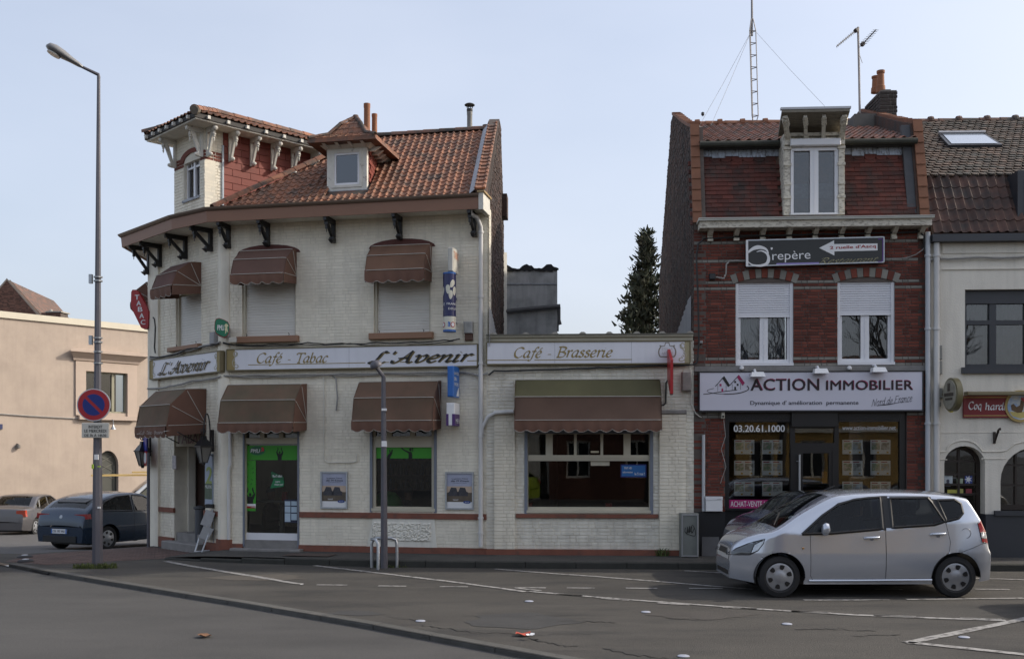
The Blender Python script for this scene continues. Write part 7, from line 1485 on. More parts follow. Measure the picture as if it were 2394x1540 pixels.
ddx = V0+dls;mb = MB();mb.box(FB,ddx,ddx+1.2,zr0+.08,zr1+.0,-.9,-.05);dq = mb.build('zinc_dormer',ANTH,wh);mb = MB();mb.box(FB,ddx+.12,ddx+1.1,zr0+.2,zr1-.15,-.06,-.04);mb.build('pane',GLSU,dq)
# bar signs
q = FB.rect(2253,976,2440,924,.05);t = thing('bar_signboard',FB.p(q[0]+.6,q[2],0),'red bar signboard with white gothic letters and rooster roundel','sign');DR = mat('deep_red_board',(.20,.012,.016),.45,.06,3);mb = MB();mb.box(FB,*q,.0,.05);mb.build('panel',DR,t)
mb = MB();GB = mat('gold_line',(.42,.30,.10),.5,.05,3);mb.box(FB,q[0],q[1],q[2]+.03,q[2]+.045,.05,.053);mb.box(FB,q[0],q[1],q[3]-.04,q[3]-.025,.05,.053);mb.build('gold_line',GB,t)
zx9 = lambda a: (3560+a/2.567)/1.6558;zy9 = lambda b: (1400+b/2.567)/1.6558
pen(t,'Coq',FB,R_(FB,zx9(482),zy9(497),zx9(620),zy9(392),.05),.05,WHT,nib=.15,thin=.06,shear=0,ang=45);pen(t,'hardi',FB,R_(FB,zx9(648),zy9(482),zx9(868),zy9(398),.05),.05,WHT,nib=.15,thin=.06,shear=0,ang=45)
c = FB.hit(zx9(1000),zy9(440),.06);r_ = .29
mb = MB();mb.disc(FB,c[0],c[1],r_,.0,.07,32,r_*.95);mb.build('roundel_rim',GB,t);mb = MB();mb.disc(FB,c[0],c[1],r_*.85,.07,.075,32,r_*.8);mb.build('roundel_face',mat('roundel_sky',(.30,.42,.62),.5,.2,4,col2=(.62,.62,.55),t2=.52),t)
mb = MB();mb.prism(FB,[(c[0]+a*r_,c[1]+b*r_) for a,b in ((-.70,-.35),(.70,-.35),(.5,-.62),(0,-.78),(-.5,-.62))],.0755,.077);mb.build('roundel_field',mat('straw_field',(.55,.45,.15),.6,.2,6),t)
mb = MB();mb.prism(FB,[(c[0]+a*r_,c[1]+b*r_) for a,b in ((-.55,-.25),(-.60,.05),(-.45,.15),(-.25,-.05),(-.05,.05),(.0,.35),(.12,.45),(.22,.33),(.20,.05),(.15,-.2),(.05,-.4),(-.2,-.42))],.0775,.079);mb.build('rooster',mat('rooster_brown',(.12,.07,.03),.6,.3,12),t);mb = MB();mb.prism(FB,[(c[0]+a*r_,c[1]+b*r_) for a,b in ((.0,.42),(.05,.58),(.12,.50),(.17,.58),(.22,.40),(.3,.3),(.2,.25))],.0795,.081);mb.build('rooster_comb',RED,t)
q2 = FB.rect(2262,924,2440,914,.3);mb = MB();mb.cbox(FB,q2[0],q2[1],q2[2],q2[3],.12,.30,.015);mb.box(FB,q2[0]+.2,q2[0]+.24,q2[2]+.02,q2[3]-.01,0,.12);tag(mb.build('sign_lamp_trough',mat('brass_trough',(.19,.16,.09),.45,.1,3)),'long olive lamp trough above the red bar board','lamp')
# round projecting beer sign
t = thing('round_beer_sign',FB.p(FB.hit(2200,922)[0],FB.hit(2200,922)[1],0),'round yellow rimmed beer sign projecting from the white house','sign');c3 = FB.p(*FB.hit(2229,922,.34),.34);axn = (FB.U*-.98+FB.N*.08).normalized()
mb = MB();mb.lathe(c3-axn*.05,[(.27,0),(.30,.01),(.30,.11),(.27,.12)],32,axn);mb.build('drum',mat('olive_drum',(.16,.14,.07),.4,.1,3),t,40);mb = MB();mb.lathe(c3+axn*.07,[(.265,0),(.26,.012),(.001,.014)],32,axn);mb.build('face',mat('aged_sign_face',(.30,.28,.22),.5,.3,8),t,40)
FA = Fr((c3+axn*.086).x,(c3+axn*.086).y,axn.y*-1,axn.x);FA.N = axn;FA.U = Vector((-axn.y,axn.x,0));
for k,s_ in enumerate(('PELICAN','PELFORTH')[:0]): pass
mb = MB();mb.box(FA,-.18,.18,c3.z-.03,c3.z+.03,-.004,.002);mb.box(FA,-.14,.14,c3.z-.10,c3.z-.06,-.004,.002);mb.box(FA,-.05,.05,c3.z+.06,c3.z+.2,-.004,.002);mb.build('faded_print',mat('faded_print',(.07,.055,.04),.6,.4,30),t)
mb = MB()
pts = [c3+(axn.cross(VUP)*math.cos(a)+VUP*math.sin(a))*.302*-1+axn*.0 for a in [R(-100+k*12) for k in range(16)]];mb.tube([c3+(FB.U*.55*math.cos(a)+VUP*math.sin(a)+FB.N*.75*math.cos(a)).normalized()*.0+(axn.cross(VUP).normalized()*math.cos(a)+VUP*math.sin(a))*.305+axn*.03 for a in [R(-95+k*10) for k in range(16)]],.018,6);mb.build('yellow_tube',mat('yellow_rim',(.60,.52,.03),.4,.05,3),t)
mb = MB();mb.tube([FB.p(*FB.hit(2198,922),.0),c3-axn*.04],.035,8);mb.build('arm',mat('brass_trough',(.19,.16,.09),.45,.1,3),t)
mb = MB();mb.box(FB,*FB.rect(2315-6,1071-12,2315-1,1071-50,.05),.0,.02) if 0 else None
u,v0_ = FB.hit(2324,1036);v1_ = FB.hit(2324,1009)[1];mb = MB();mb.box(FB,u-.02,u+.02,v0_,v1_,0,.03);mb.bar(FB.p(u,v0_+.03,.02),FB.p(u,v1_+.03,.2),.03,.03);mb.tube([FB.p(u,v1_+.0,.2),FB.p(u,v1_+.05,.22),FB.p(u,v1_+.06,.26),FB.p(u,v1_+.03,.28)],.014,6);tag(mb.build('wall_hook',mat('rusty_black',(.03,.022,.018),.7,.2,9)),'small rusty black bracket hook between the two arches','bracket')
for i,(x0_,y0_,x1_,y1_) in enumerate(((2192,807,2203,840),(2193,843,2203,874),(2191,907,2204,930),(2190,940,2200,950))):
 mb = MB();q = FB.rect(x0_,y1_,x1_,y0_,.07);mb.cbox(FB,*q,0,.08,.01);tag(mb.build('meter_box',mat('grey_box',(.22,.22,.20),.5,.12,4)),['upper tall grey box on the white house','lower tall grey box on the white house','dark grey box behind the round beer sign','small grey box under the round beer sign'][i],'junction box')
# bollard
def bollard(x,y,label):
 c = onz(x,y,PH);mb = MB();h = .72;mb.lathe(c,[(.085,0),(.08,.02),(.08,h-.1),(.088,h-.09),(.088,h-.06),(.075,h-.03),(.03,h),(.001,h+.005)],18);tag(mb.build('bollard',mat('bollard_navy',(.028,.032,.042),.5,.1,4),None,35),label,'bollard')
bollard(2326,1298,'dark steel bollard on the pavement behind the silver car')
# ================================================================ LEFT SIDE AND BACKGROUND
FT = Fr(-14.5*1.42,29*1.42,.65,.76)
tan = thing('tan_rendered_building',FT.p(4,0,-3),'long tan rendered building in sunlight with cornice window and arched door','building')
TAN = mat('tan_render',(.42,.345,.285),.9,.07,.7,col2=(.36,.295,.245),t2=.58,sharp=.3,bump=.15,bscale=30,streak=.06);TANL = mat('tan_trim',(.45,.36,.295),.8,.06,2)
zt_ = FT.hit(100,741)[1];zT = FT.hit(100,752)[1]
wn = FT.rect(199.5,958,296.5,868);wn = (wn[0],wn[1],FT.hit(296,966)[1],FT.hit(199,867)[1])
da,db = FT.hit(228,1150)[0],FT.hit(277,1150)[0];ds = FT.hit(255,1088)[1];dt = FT.hit(255,1053)[1]
mb = MB();arch_wall(mb,FT,-12,24,-2.5,wn[2]-.2,-.3,0,[(da,db,-2.6,ds,dt-ds)]);holed(mb,FT,-12,24,wn[2]-.2,zT,-.3,0,[wn]);tw_ = mb.build('wall',TAN,tan)
mb = MB();mb.box(FT,-12,24,zT,zT+.26,-.4,.08);mb.build('parapet_cap',mat('pale_cap',(.60,.55,.44),.7,.06,2),tan)
# far part steps back: short return so the wall has thickness
mb = MB();u0,u1,v0,v1 = wn;mb.box(FT,u0-.45,u0,v0-.14,v1+.4,0,.07);mb.box(FT,u1,u1+.45,v0-.14,v1+.4,0,.07);mb.box(FT,u0,u1,v1,v1+.4,0,.07);mb.build('window_surround',TANL,tw_)
cz = v1+.4;mb = MB();prof = [(0,0),(.1,.04),(.13,.14),(.31,.31),(.4,.37),(.4,.48),(.0,.54)]
A = [FT.p(u0-.48-o*.9,cz+z,o+.0) for o,z in prof];B = [FT.p(u1+.48+o*.9,cz+z,o) for o,z in prof];k = len(prof);mb.faces(A+B,[tuple(range(k)),tuple(range(k,2*k))]+[(i,(i+1) % k,k+(i+1) % k,k+i) for i in range(k)]);mb.build('window_cornice',TANL,tw_)
mb = MB();mb.box(FT,u0-.35,u1+.35,v0-.32,v0-.14,0,.2);mb.build('window_sill',TANL,tw_)
mb = MB();mb.frame(FT,u0,u1,v0,v1,.07,-.2,-.12);um = FT.hit(263,910,-.15)[0];mb.box(FT,um-.06,um+.06,v0+.07,v1-.07,-.2,-.11);wq = mb.build('window',mat('olive_joinery',(.25,.24,.17),.5,.08,3),tw_);mb = MB();mb.box(FT,u0+.05,u1-.05,v0+.05,v1-.05,-.17,-.165);mb.build('pane',GLS,wq);mb = MB();mb.box(FT,u0,u1,v0-.1,v1+.1,-1,-.95);mb.build('room_back',DARKIN,wq)
DG = mat('green_grey_door',(.06,.062,.052),.6,.15,3);mb = MB();mb.prism(FT,[(da,-1.5),(db,-1.5)]+headpts(da,db,ds,dt-ds)[::-1],-.26,-.2);dq2 = mb.build('arched_door',DG,tw_);mb = MB()
for k in range(7):
 v = .9+k*.34
 for s_ in (1,-1): mb.bar(FT.p(da+.15,v+.17*(1-s_),-.19),FT.p(db-.15,v+.17*(1+s_),-.19),.02,.03)
for s_ in (da+.12,db-.12): mb.tube([FT.p(s_,.1,-.18),FT.p(s_,ds,-.18)],.03,6)
mb.build('door_lattice',mat('lattice_grey',(.12,.12,.10),.6,.1,4),dq2)
mb = MB();pts = [FT.p(*FT.hit(x,y),.05) for x,y in ((-60,960),(0,967),(70,972),(140,976),(200,979),(260,978),(350,985))];mb.tube(pts,.022,6);tag(mb.build('wall_cable',CABLEG),'thick grey cable sagging along the tan building','cable')
mb = MB();p = FT.p(*FT.hit(40,1043),.1);mb.lathe(p-VUP*.09,[(.03,0),(.09,.02),(.08,.14),(.03,.18)],10);mb.tube([p+VUP*.08,p+VUP*.1-FT.N*.1],.03,6);tag(mb.build('wall_lamp',mat('grey_lamp',(.12,.11,.10),.5,.1,5),None,40),'small dark wall lamp on the tan building','lamp')
mb = MB();mb.box(FT,*FT.rect(-40,1002,6,991,.05),0,.06);tag(mb.build('wall_plate',mat('blue_plate',(.02,.03,.10),.5,.05,3)),'dark blue street plate at the left picture edge','sign')
mb = MB();p = FT.p(*FT.hit(258,995),.25);mb.lathe(p-VUP*.16,[(.13,0),(.10,.06),(.05,.12),(.03,.2)],10);mb.tube([p+VUP*.03,p+VUP*.25,FT.p(*FT.hit(250,980),.02)],.02,6);tag(mb.build('wall_lantern',GALV,None,40),'small pale lantern hanging behind the plate on tan wall','lamp')
# brick gable behind, and a chimney
FBK = Fr(at(20,700,64).x,at(20,700,64).y,1,.12);gx = [FBK.hit(*p) for p in ((-75,760),(16.5,653),(108,756))];base = FBK.hit(16,900)[1]
gb_ = thing('far_brick_gable',FBK.p(gx[1][0],0,-2),'brown brick gable of a house behind the tan building','building');mb = MB();mb.prism(FBK,[(gx[0][0],0),(gx[2][0],0),(gx[2][0],gx[2][1]),gx[1],(gx[0][0],gx[0][1])],-.3,0);gq = mb.build('gable_wall',MORT,gb_)
OB = mat('old_brown_brick',(.16,.078,.055),.9,.2,4,isl=.4);sl_ = (gx[1][1]-gx[2][1])/(gx[2][0]-gx[1][0])
bricks(gq,FBK,(gx[0][0],gx[2][0],gx[2][1]-.3,gx[1][1]),[lambda v: (gx[1][0]+(gx[1][1]-v)/sl_,99) if v > gx[2][1] else None,lambda v: (-99,gx[1][0]-(gx[1][1]-v)/sl_) if v > gx[0][1] else None],.075,.24,.014,.0,.012,OB,300,seed=111)
mb = MB();ribbon(FBK,[gx[0],gx[1],gx[2]],.14,.03,mb);ribbon(FBK,[gx[0],gx[1],gx[2]],.14,-.5,mb);me = mb.mesh('gable_coping');me.materials.append(mat('pale_coping',(.32,.27,.22),.9,.1,4));link('gable_coping',me,gb_)
mb = MB()
for a,b in ((gx[0],gx[1]),(gx[1],gx[2])): mb.poly([FBK.p(*a,-.1),FBK.p(*b,-.1),FBK.p(*b,-9),FBK.p(*a,-9)])
me = mb.mesh('roof');me.materials.append(TILED);link('roof',me,gb_)
FCH = Fr(at(119,735,58).x,at(119,735,58).y,1,-.1);q = FCH.rect(96,760,142,730);ch_ = thing('low_brick_chimney',FCH.p((q[0]+q[1])/2,q[2],0),'low wide brick chimney behind the tan parapet','chimney');mb = MB();mb.box(FCH,q[0]+.02,q[1]-.02,q[2]-3,q[3],-.8,-.01);ck2 = mb.build('stack',MORT,ch_);bricks(ck2,FCH,(q[0],q[1],q[2],q[3]),[],.075,.24,.014,-.01,.014,OB,100,seed=112);mb = MB();mb.box(FCH,q[0]+.3,q[1]+.06,q[3],q[3]+.07,-.9,.06);mb.lathe(FCH.p(q[0]+.42,q[3]+.07,-.3),[(.10,0),(.08,.12),(.001,.16)],10);mb.build('stack_cap',mat('pale_cap2',(.35,.33,.29),.9,.2,5),ch_)
# concrete extension behind the annex
Ye = 23.75;FE = Fr(at(1172,700,Ye).x,at(1172,700,Ye).y,1,-.02);q = FE.rect(1171,800,1303,629)
ext = thing('concrete_extension',FE.p((q[0]+q[1])/2,0,-1.5),'grey stained concrete block behind the cafe gable','building');mb = MB();mb.box(FE,q[0]-.4,q[1],-.1,q[3],-3.2,0);ew = mb.build('wall',CONC,ext)
rn = random.Random(6)
mb = MB();g = [];n = 24
for k in range(n+1): x = q[0]-.02+(q[1]-q[0]+.05)*k/n;zz = q[3]+.05+.05*math.sin(k*.7)+rn.uniform(-.02,.02);g += [FE.p(x,q[3]-.02-rn.uniform(0,.05),.03),FE.p(x,zz,.05),FE.p(x,zz+.03,-.4)]
mb.faces(g,[(k*3+j,k*3+3+j,k*3+4+j,k*3+1+j) for k in range(n) for j in range(2)]);me = mb.mesh('felt_edge');me.materials.append(mat('torn_felt',(.035,.035,.037),.85,.3,6));link('felt_edge',me,ext)
mb = MB();v = FE.hit(1240,664)[1];mb.box(FE,q[0],q[1],v-.012,v+.012,0,.02);mb.build('joint_strip',LEAD,ext)
mb = MB();mb.tube([FE.p(*FE.hit(x,y,.1),.1) for x,y in ((1176,790),(1176,735),(1178,730),(1183,728),(1240,722),(1295,717),(1310,716))],.055,8);mb.build('drain_pipe',mat('dark_grey_pipe',(.10,.10,.10),.6,.15,5),ext,40)
mb = MB();mb.tube([FE.p(*FE.hit(1305,716),-.15),FE.p(*FE.hit(1305,745),-.15),FE.p(*FE.hit(1308,757),-.15)],.06,8);mb.box(FE,*FE.rect(1302,770,1307,757),-.4,-.2);mb.build('side_pipe',mat('dark_grey_pipe',(.10,.10,.10),.6,.15,5),ext)
# ------------------------------------------------ dark conifer behind the annex
def conifer(name,base,H,rad,seed,label,m_,nleaf=9000):
 t = thing(name,base,label,'tree');rn = random.Random(seed);base = Vector(base);mb = MB();mb.tube([base,base+VUP*H*.5+Vector((.05,0,0)),base+VUP*H*.97],[.16,.09,.015],8);mb.build('trunk',mat('conifer_bark',(.05,.04,.03),.9,.2,5),t)
 lb = MB();fb = MB();nb = 150
 for i in range(nb):
  f_ = (i+rn.random())/nb;z = H*(.06+.93*f_);L_ = rad*(1-f_)**.95*rn.uniform(.45,1.15)+.06;az = i*2.4+rn.uniform(-.5,.5);d = Vector((math.cos(az),math.sin(az),0));a = base+VUP*z;tip = a+d*L_+VUP*(L_*rn.uniform(.25,.7));lb.tube([a,a.lerp(tip,.55)-VUP*.04*L_,tip],[.03*(1-f_)+.008,.015,.004],4,False)
  for j in range(int(nleaf/nb*(.5+1.0*(1-f_)))):
   s_ = rn.random()**.6;p = a.lerp(tip,s_)+Vector((rn.gauss(0,.13),rn.gauss(0,.13),rn.gauss(0,.12)))*(.55+.6*(1-f_));q_ = (d*.35+VUP*rn.uniform(.1,1)+Vector((rn.uniform(-.7,.7),rn.uniform(-.7,.7),0))).normalized();l_ = rn.uniform(.10,.24);x = q_.cross(Vector((rn.uniform(-1,1),rn.uniform(-1,1),rn.uniform(-1,1)))).normalized()*rn.uniform(.025,.055);fb.poly([p-x,p+x,p+q_*l_+x*.3,p+q_*l_-x*.3])
 lb.build('limbs',mat('conifer_bark',(.05,.04,.03),.9,.2,5),t);me = fb.mesh('crown');me.materials.append(m_);o = link('crown',me,t,'stuff');return t
b_ = at(1512,1060,30);b_.z = 0;hT = at(1519,541,30).z
conifer('conifer_tree',b_,hT,1.75,5,'tall dark conifer rising behind the annex beside the gable',mat('conifer_green',(.040,.050,.029),.8,.4,1.5,col2=(.060,.056,.03),t2=.55,isl=.55),8500)
b2_ = at(1490,1060,32);b2_.z = 0
conifer('conifer_tree',b2_,at(1484,640,32).z,1.5,9,'shorter dark conifer left of and behind the tall one',MATS['conifer_green'],5000)
# ------------------------------------------------ masts on the brick house roof
STL = mat('mast_steel',(.20,.19,.19),.5,.15,5,metal=.3);Ym = FB.p(0,0,-3.9).y-.25;mz0 = at(1763,293,Ym).z
mast = thing('lattice_mast',at(1763,293,Ym)-VUP*.05,'slim lattice radio mast with guy wires on the brick house roof','mast')
mb = MB();top_ = at(1758,74,Ym);bot = at(1763.5,282,Ym)
rr_ = .085;offs = [Vector((rr_*math.cos(a),rr_*math.sin(a),0)) for a in (R(100),R(220),R(340))]
for o in offs: mb.tube([bot-VUP*.12+o*.25,bot+VUP*.10+o,top_+o,top_+VUP*.28+o*.3,],.011,6)
n = 7
for k in range(n+1):
 p = (bot+VUP*.1).lerp(top_,k/n)
 for i in range(3): mb.tube([p+offs[i],p+offs[(i+1) % 3]],.009,5)
mb.build('lattice',STL,mast);mb = MB();mb.tube([at(1763,298,Ym),bot],.022,8);mb.build('mast_foot',STL,mast);mb = MB();mb.tube([top_-VUP*.1,top_+VUP*.45,at(1757,-90,Ym)],[.024,.024,.016],8);mb.tube([at(1757,32,Ym)+Vector((.03,0,0)),at(1759.5,10,Ym),at(1757.5,-20,Ym)],.006,5);mb.build('pole',STL,mast)
for a,b in (((1752,82),(1632,300)),((1752,84),(1660,298)),((1768,76),(1935,256))):
 mb = MB();P_ = at(a[0],a[1],Ym);Q_ = at(b[0],b[1],Ym-(.3 if b[0] < 1800 else 2.6));mb.tube([P_,P_.lerp(Q_,.5)-VUP*.02,Q_],.0035,4);mb.build('guy_wire',mat('guy_wire',(.35,.34,.33),.5,.1,5),mast)
mb = MB();p = at(1643,267,Ym-.28);mb.lathe(p,[(.005,-.05),(.035,-.02),(.035,.03),(.005,.05)],8);mb.build('turnbuckle',BLACKM,mast)
Ya = Yc+.2;ant = thing('television_antenna',at(2010,262,Ya),'tall pole with two small yagi television antennas by the chimney','antenna');mb = MB();mb.tube([at(2010,265,Ya),at(2008.5,170,Ya),at(2006,64,Ya)],.024,8);mb.build('pole',mat('pale_pole',(.33,.30,.28),.5,.15,5),ant)
def yagi(a,b,n,el,ax):
 mb = MB();A_2 = Vector(a);B_2 = Vector(b);mb.tube([A_2,B_2],.011,6);d = (B_2-A_2).normalized()
 for k in range(n): p = A_2.lerp(B_2,.18+.8*k/(n-1));mb.tube([p-ax*el*(1-.3*k/n),p+ax*el*(1-.3*k/n)],.005,4)
 p = A_2.lerp(B_2,.12);mb.lathe(p-d*.02,[(.045,0),(.045,.07)],8,d);mb.build('yagi',mat('antenna_dark',(.05,.045,.045),.5,.1,5),ant)
yagi(at(2008,66,Ya),at(1956,109,Ya-.5),12,.07,Vector((.25,.4,.9)).normalized());yagi(at(2012,109,Ya),at(2048,70,Ya-.6),9,.09,Vector((1,.25,.1)).normalized())
mb = MB();mb.tube([at(2008,112,Ya),at(2010,130,Ya),at(2016,148,Ya)],.006,5);mb.build('loose_cable',CABLEG,ant)
# ================================================================ VEHICLES
TYRE = mat('tyre_rubber',(.018,.018,.019),.85,.15,20);HUB = mat('hubcap_silver',(.36,.37,.39),.35,.1,6,metal=.6);CARIN = mat('car_interior',(.018,.018,.02),.9,.1,5)
TRIM = mat('black_trim',(.010,.010,.011),.4,.05,5);CGL = glass('car_glass',(.42,.47,.48),.95,1.40,wob=.05);LRED = mat('tail_lamp_red',(.30,.006,.008),.12,.1,9,coat=1);LCLR = mat('lamp_clear',(.42,.44,.47),.08,.3,14,coat=1,metal=.4);LDK = mat('lamp_dark',(.05,.055,.06),.1,.2,14,coat=1)
def lerpf(P,x):
 if x <= P[0][0]: return P[0][1]
 for (a,b),(c,d) in zip(P,P[1:]):
  if x <= c: return b+(d-b)*(x-a)/max(c-a,1e-6)
 return P[-1][1]
def inside(x,z,P): return inpoly(x,z,P)
def car(name,label,T,belt,Wd,wheels,wr,wins,doors,glassx,paint,loc,ang,lights=(),rearlights=(),sc_=1.0,plate=None,tum=.30,nose=.75,ntap=.42,faces=(),low=.19,extras=None,rim=HUB,group='parked and passing cars'):
 t = bpy.data.objects.new(name,None);COL.objects.link(t);LOCAL.add(t.name);tag(t,label,'van' if 'van' in name else 'car',group);t.location = loc;t.rotation_euler = (0,0,ang);t.scale = (sc_,)*3
 L_ = T[-1][0];Ts = cr(T,5);xs = sorted({round(.02*k,4) for k in range(int(L_/.02)+1)}|{round(a,4) for a,b in Ts}|{g for q in glassx for g in q[:2]});xs = [x for i,x in enumerate(xs) if i == 0 or x-xs[i-1] > .004 or any(x in q[:2] for q in glassx)]
 top = lambda x: lerpf(Ts,x);bl = lambda x: lerpf(belt,x)
 def plan(x):
  y = Wd/2
  if x < nose: y *= 1-ntap*((nose-x)/nose)**2.2
  if x > L_-.55: y *= 1-.13*((x-L_+.55)/.55)**2.2
  return y
 def S(x,z):
  zt,zb = top(x),bl(x);y = plan(x);y -= .05*((.62-z)/.42)**2 if z < .62 else 0
  hb = min(zb,zt-.02)
  if z > .62: y -= .02*min(1,(z-.62)/max(hb-.62,.05))
  if z > hb: y -= tum*(z-hb)
  r_ = .07
  if z > zt-r_: y -= r_*.8*(1-math.sqrt(max(0,1-((z-zt+r_)/r_)**2)))
  return max(y,.05)
 nz = 42
 def zlow(x): return low+.05*max(0,(.35-x)/.35)+.05*max(0,(x-L_+.4)/.4)
 grid = []
 for x in xs:
  zb,zt = zlow(x),top(x);col = []
  for j in range(nz+1):
   f_ = j/nz;f_ = f_ if f_ < .8 else .8+.2*math.sin((f_-.8)/.2*math.pi/2);z = zb+(zt-zb)*f_;xx = x
   for wx in wheels:
    ra = wr+.055;dx,dz = x-wx,z-wr;d = math.hypot(dx,dz)
    if abs(d-ra) < .022 and dz > -.05: xx,z = wx+dx*ra/d,wr+dz*ra/d
   col.append((xx,z))
  grid.append(col)
 parts = {}
 def addf(key,m,pts): parts.setdefault(key,(MB(),m))[0].poly(pts)
 for sgn in (-1,1):
  for i in range(len(xs)-1):
   for j in range(nz):
    q = [grid[i][j],grid[i+1][j],grid[i+1][j+1],grid[i][j+1]];cx_,cz = sum(a for a,b in q)/4,sum(b for a,b in q)/4
    if any(math.hypot(cx_-wx,cz-wr) < wr+.05 for wx in wheels): continue
    key = 'body'
    for k,w in enumerate(wins):
     if inside(cx_,cz,w): key = ('side_window',sgn,k)
    if key == 'body':
     for k,d in enumerate(doors):
      if inside(cx_,cz,d): key = ('door',sgn,k)
    fm = None
    for fp,fmm,fn in faces:
     if inside(cx_,cz,fp): key = (fn,sgn,len(fp));fm = fmm
    addf(key,fm or (CGL if key[0] == 'side_window' else paint),[(a,sgn*S(a,b),b) for a,b in (q if sgn < 0 else q[::-1])])
 ny = 12
 for i in range(len(xs)-1):
  xm = (xs[i]+xs[i+1])/2;gk = None
  for a,b,k in glassx:
   if a <= xm <= b: gk = k
  for j in range(ny):
   P = []
   for x,jj in ((xs[i],j),(xs[i+1],j),(xs[i+1],j+1),(xs[i],j+1)):
    y0 = S(x,top(x));f_ = -1+2*jj/ny;P.append((x,y0*f_,top(x)+.035*(1-f_*f_)*(1 if x > .3 else x/.3)))
   ky = 'body' if not gk or j in (0,ny-1) else gk
   addf(ky if ky == 'body' else (ky,0,0),paint if ky == 'body' else CGL,P)
 for x in (xs[0],xs[-1]): addf('body',paint,[(x,S(x,zlow(x)+(top(x)-zlow(x))*k/6),zlow(x)+(top(x)-zlow(x))*k/6) for k in range(7)]+[(x,-S(x,zlow(x)+(top(x)-zlow(x))*k/6),zlow(x)+(top(x)-zlow(x))*k/6) for k in range(6,-1,-1)])
 for key,(mb,m) in parts.items():
  nm = key if key == 'body' else key[0];me = mb.mesh(nm);bm = bmesh.new();bm.from_mesh(me);bmesh.ops.remove_doubles(bm,verts=bm.verts,dist=.0008)
  if nm == 'body': bmesh.ops.recalc_face_normals(bm,faces=bm.faces)
  bm.to_mesh(me);bm.free();me.materials.append(m);me.polygons.foreach_set('use_smooth',[True]*len(me.polygons));me.set_sharp_from_angle(angle=R(38));link(nm,me,t)
 def strip(poly,r_,m,nm,off=.002,closed=True):
  for sgn in (-1,1):
   P = list(poly)+([poly[0]] if closed else []);Q = []
   for (a,b),(c,d) in zip(P,P[1:]):
    n = max(1,int(math.hypot(c-a,d-b)/.04))
    for k in range(n): Q.append((a+(c-a)*k/n,b+(d-b)*k/n))
   Q.append(P[-1]);mb = MB();mb.tube([(x,sgn*(S(x,z)+off),z) for x,z in Q],r_,5,False);mb.build(nm,m,t)
 for fp,fmm,fn in faces:
  if fmm is not TRIM: strip(fp,.006,TRIM,'lamp_gap',0)
 for w in wins: strip(w,.021,TRIM,'window_trim',-.004)
 for d in doors: strip(d,.0045,mat('panel_gap',(.02,.02,.022),.7,0,3),'door_gap',-.002)
 def panel(poly,m,nm,off=.018):
  for sgn in (-1,1):
   cx_,cz = sum(a for a,b in poly)/len(poly),sum(b for a,b in poly)/len(poly);mb = MB();P = [(x,sgn*(S(x,z)+off),z) for x,z in poly];C = (cx_,sgn*(S(cx_,cz)+off+.008),cz)
   for k in range(len(P)): mb.poly([C,P[k],P[(k+1) % len(P)]])
   for k in range(len(P)): a,b = P[k],P[(k+1) % len(P)];mb.poly([a,b,(b[0],b[1]-sgn*.03,b[2]),(a[0],a[1]-sgn*.03,a[2])])
   me = mb.mesh(nm);me.materials.append(m);link(nm,me,t)
 for poly,m,nm in lights: panel(poly,m,nm)
 for (y0,y1,z0,z1,x),m,nm in rearlights:
  for sgn in ((-1,1) if y0 > 0 else (1,)):
   mb = MB();mb.hexa([(x+dx,sgn*a,b) for dx in (-.1,.02) for a,b in ((y0,z0),(y1,z0+.03),(y1*.97,z1+.02),(y0*1.02,z1))]);mb.build(nm,m,t)
 for wx in wheels:
  for sgn in (-1,1):
   yo = plan(wx)-.035;c = Vector((wx,sgn*yo,wr));ax = Vector((0,sgn,0));mb = MB();mb.lathe(c-ax*.18,[(wr*.6,0),(wr*.93,0),(wr,.03),(wr,.13),(wr*.965,.165),(wr*.75,.18),(wr*.68,.17),(wr*.6,.15)],40,ax);w_ = mb.build('wheel',TYRE,t,35);mb = MB();mb.lathe(c-ax*.05,[(wr*.68,.0),(wr*.68,.03),(wr*.62,.038),(wr*.40,.03),(wr*.24,.046),(wr*.12,.052),(.001,.054)],36,ax);mb.build('hubcap',rim,w_,35)
   for k in range(6):
    a = k*math.pi/3+.3;mb = MB();d = Vector((math.cos(a),0,math.sin(a)));e = Vector((-math.sin(a),0,math.cos(a)));P = [c+ax*.0+d*(wr*r1)+e*(wr*s_) for r1,s_ in ((.36,-.05),(.44,-.10),(.56,-.115),(.585,0),(.56,.115),(.44,.10),(.36,.05))];mb.poly([p+ax*-.0135 for p in P]) if 0 else mb.faces([p-ax*.03 for p in P]+[p-ax*.006 for p in P],[tuple(range(7,14))]+[(k2,(k2+1) % 7,7+(k2+1) % 7,7+k2) for k2 in range(7)]);mb.build('hubcap_hole',TRIM,w_)
   mb = MB();n = 16;ra = wr+.05;pts = []
   for k in range(n+1): a = math.pi*k/n;pts += [(wx+ra*math.cos(a),sgn*(S(wx,wr+.1)-.015),wr+ra*math.sin(a)),(wx+ra*math.cos(a),sgn*.35,wr+ra*math.sin(a))]
   mb.faces(pts,[(2*k,2*k+2,2*k+3,2*k+1) for k in range(n)]);me = mb.mesh('wheel_arch');me.materials.append(TRIM);link('wheel_arch',me,t)
 mb = MB();mb.hexa([(x,y,z) for z in (low-.03,low+.12) for x,y in ((.35,-Wd*.33),(L_-.35,-Wd*.33),(L_-.35,Wd*.33),(.35,Wd*.33))]);mb.build('floor_pan',TRIM,t)
 z_ = bl(L_*.4);mb = MB();mb.hexa([(x,y,z) for z in (z_-.32,z_-.22) for x,y in ((L_*.27,-Wd*.36),(L_*.9,-Wd*.36),(L_*.9,Wd*.36),(L_*.27,Wd*.36))]);mb.build('cabin_base',CARIN,t)
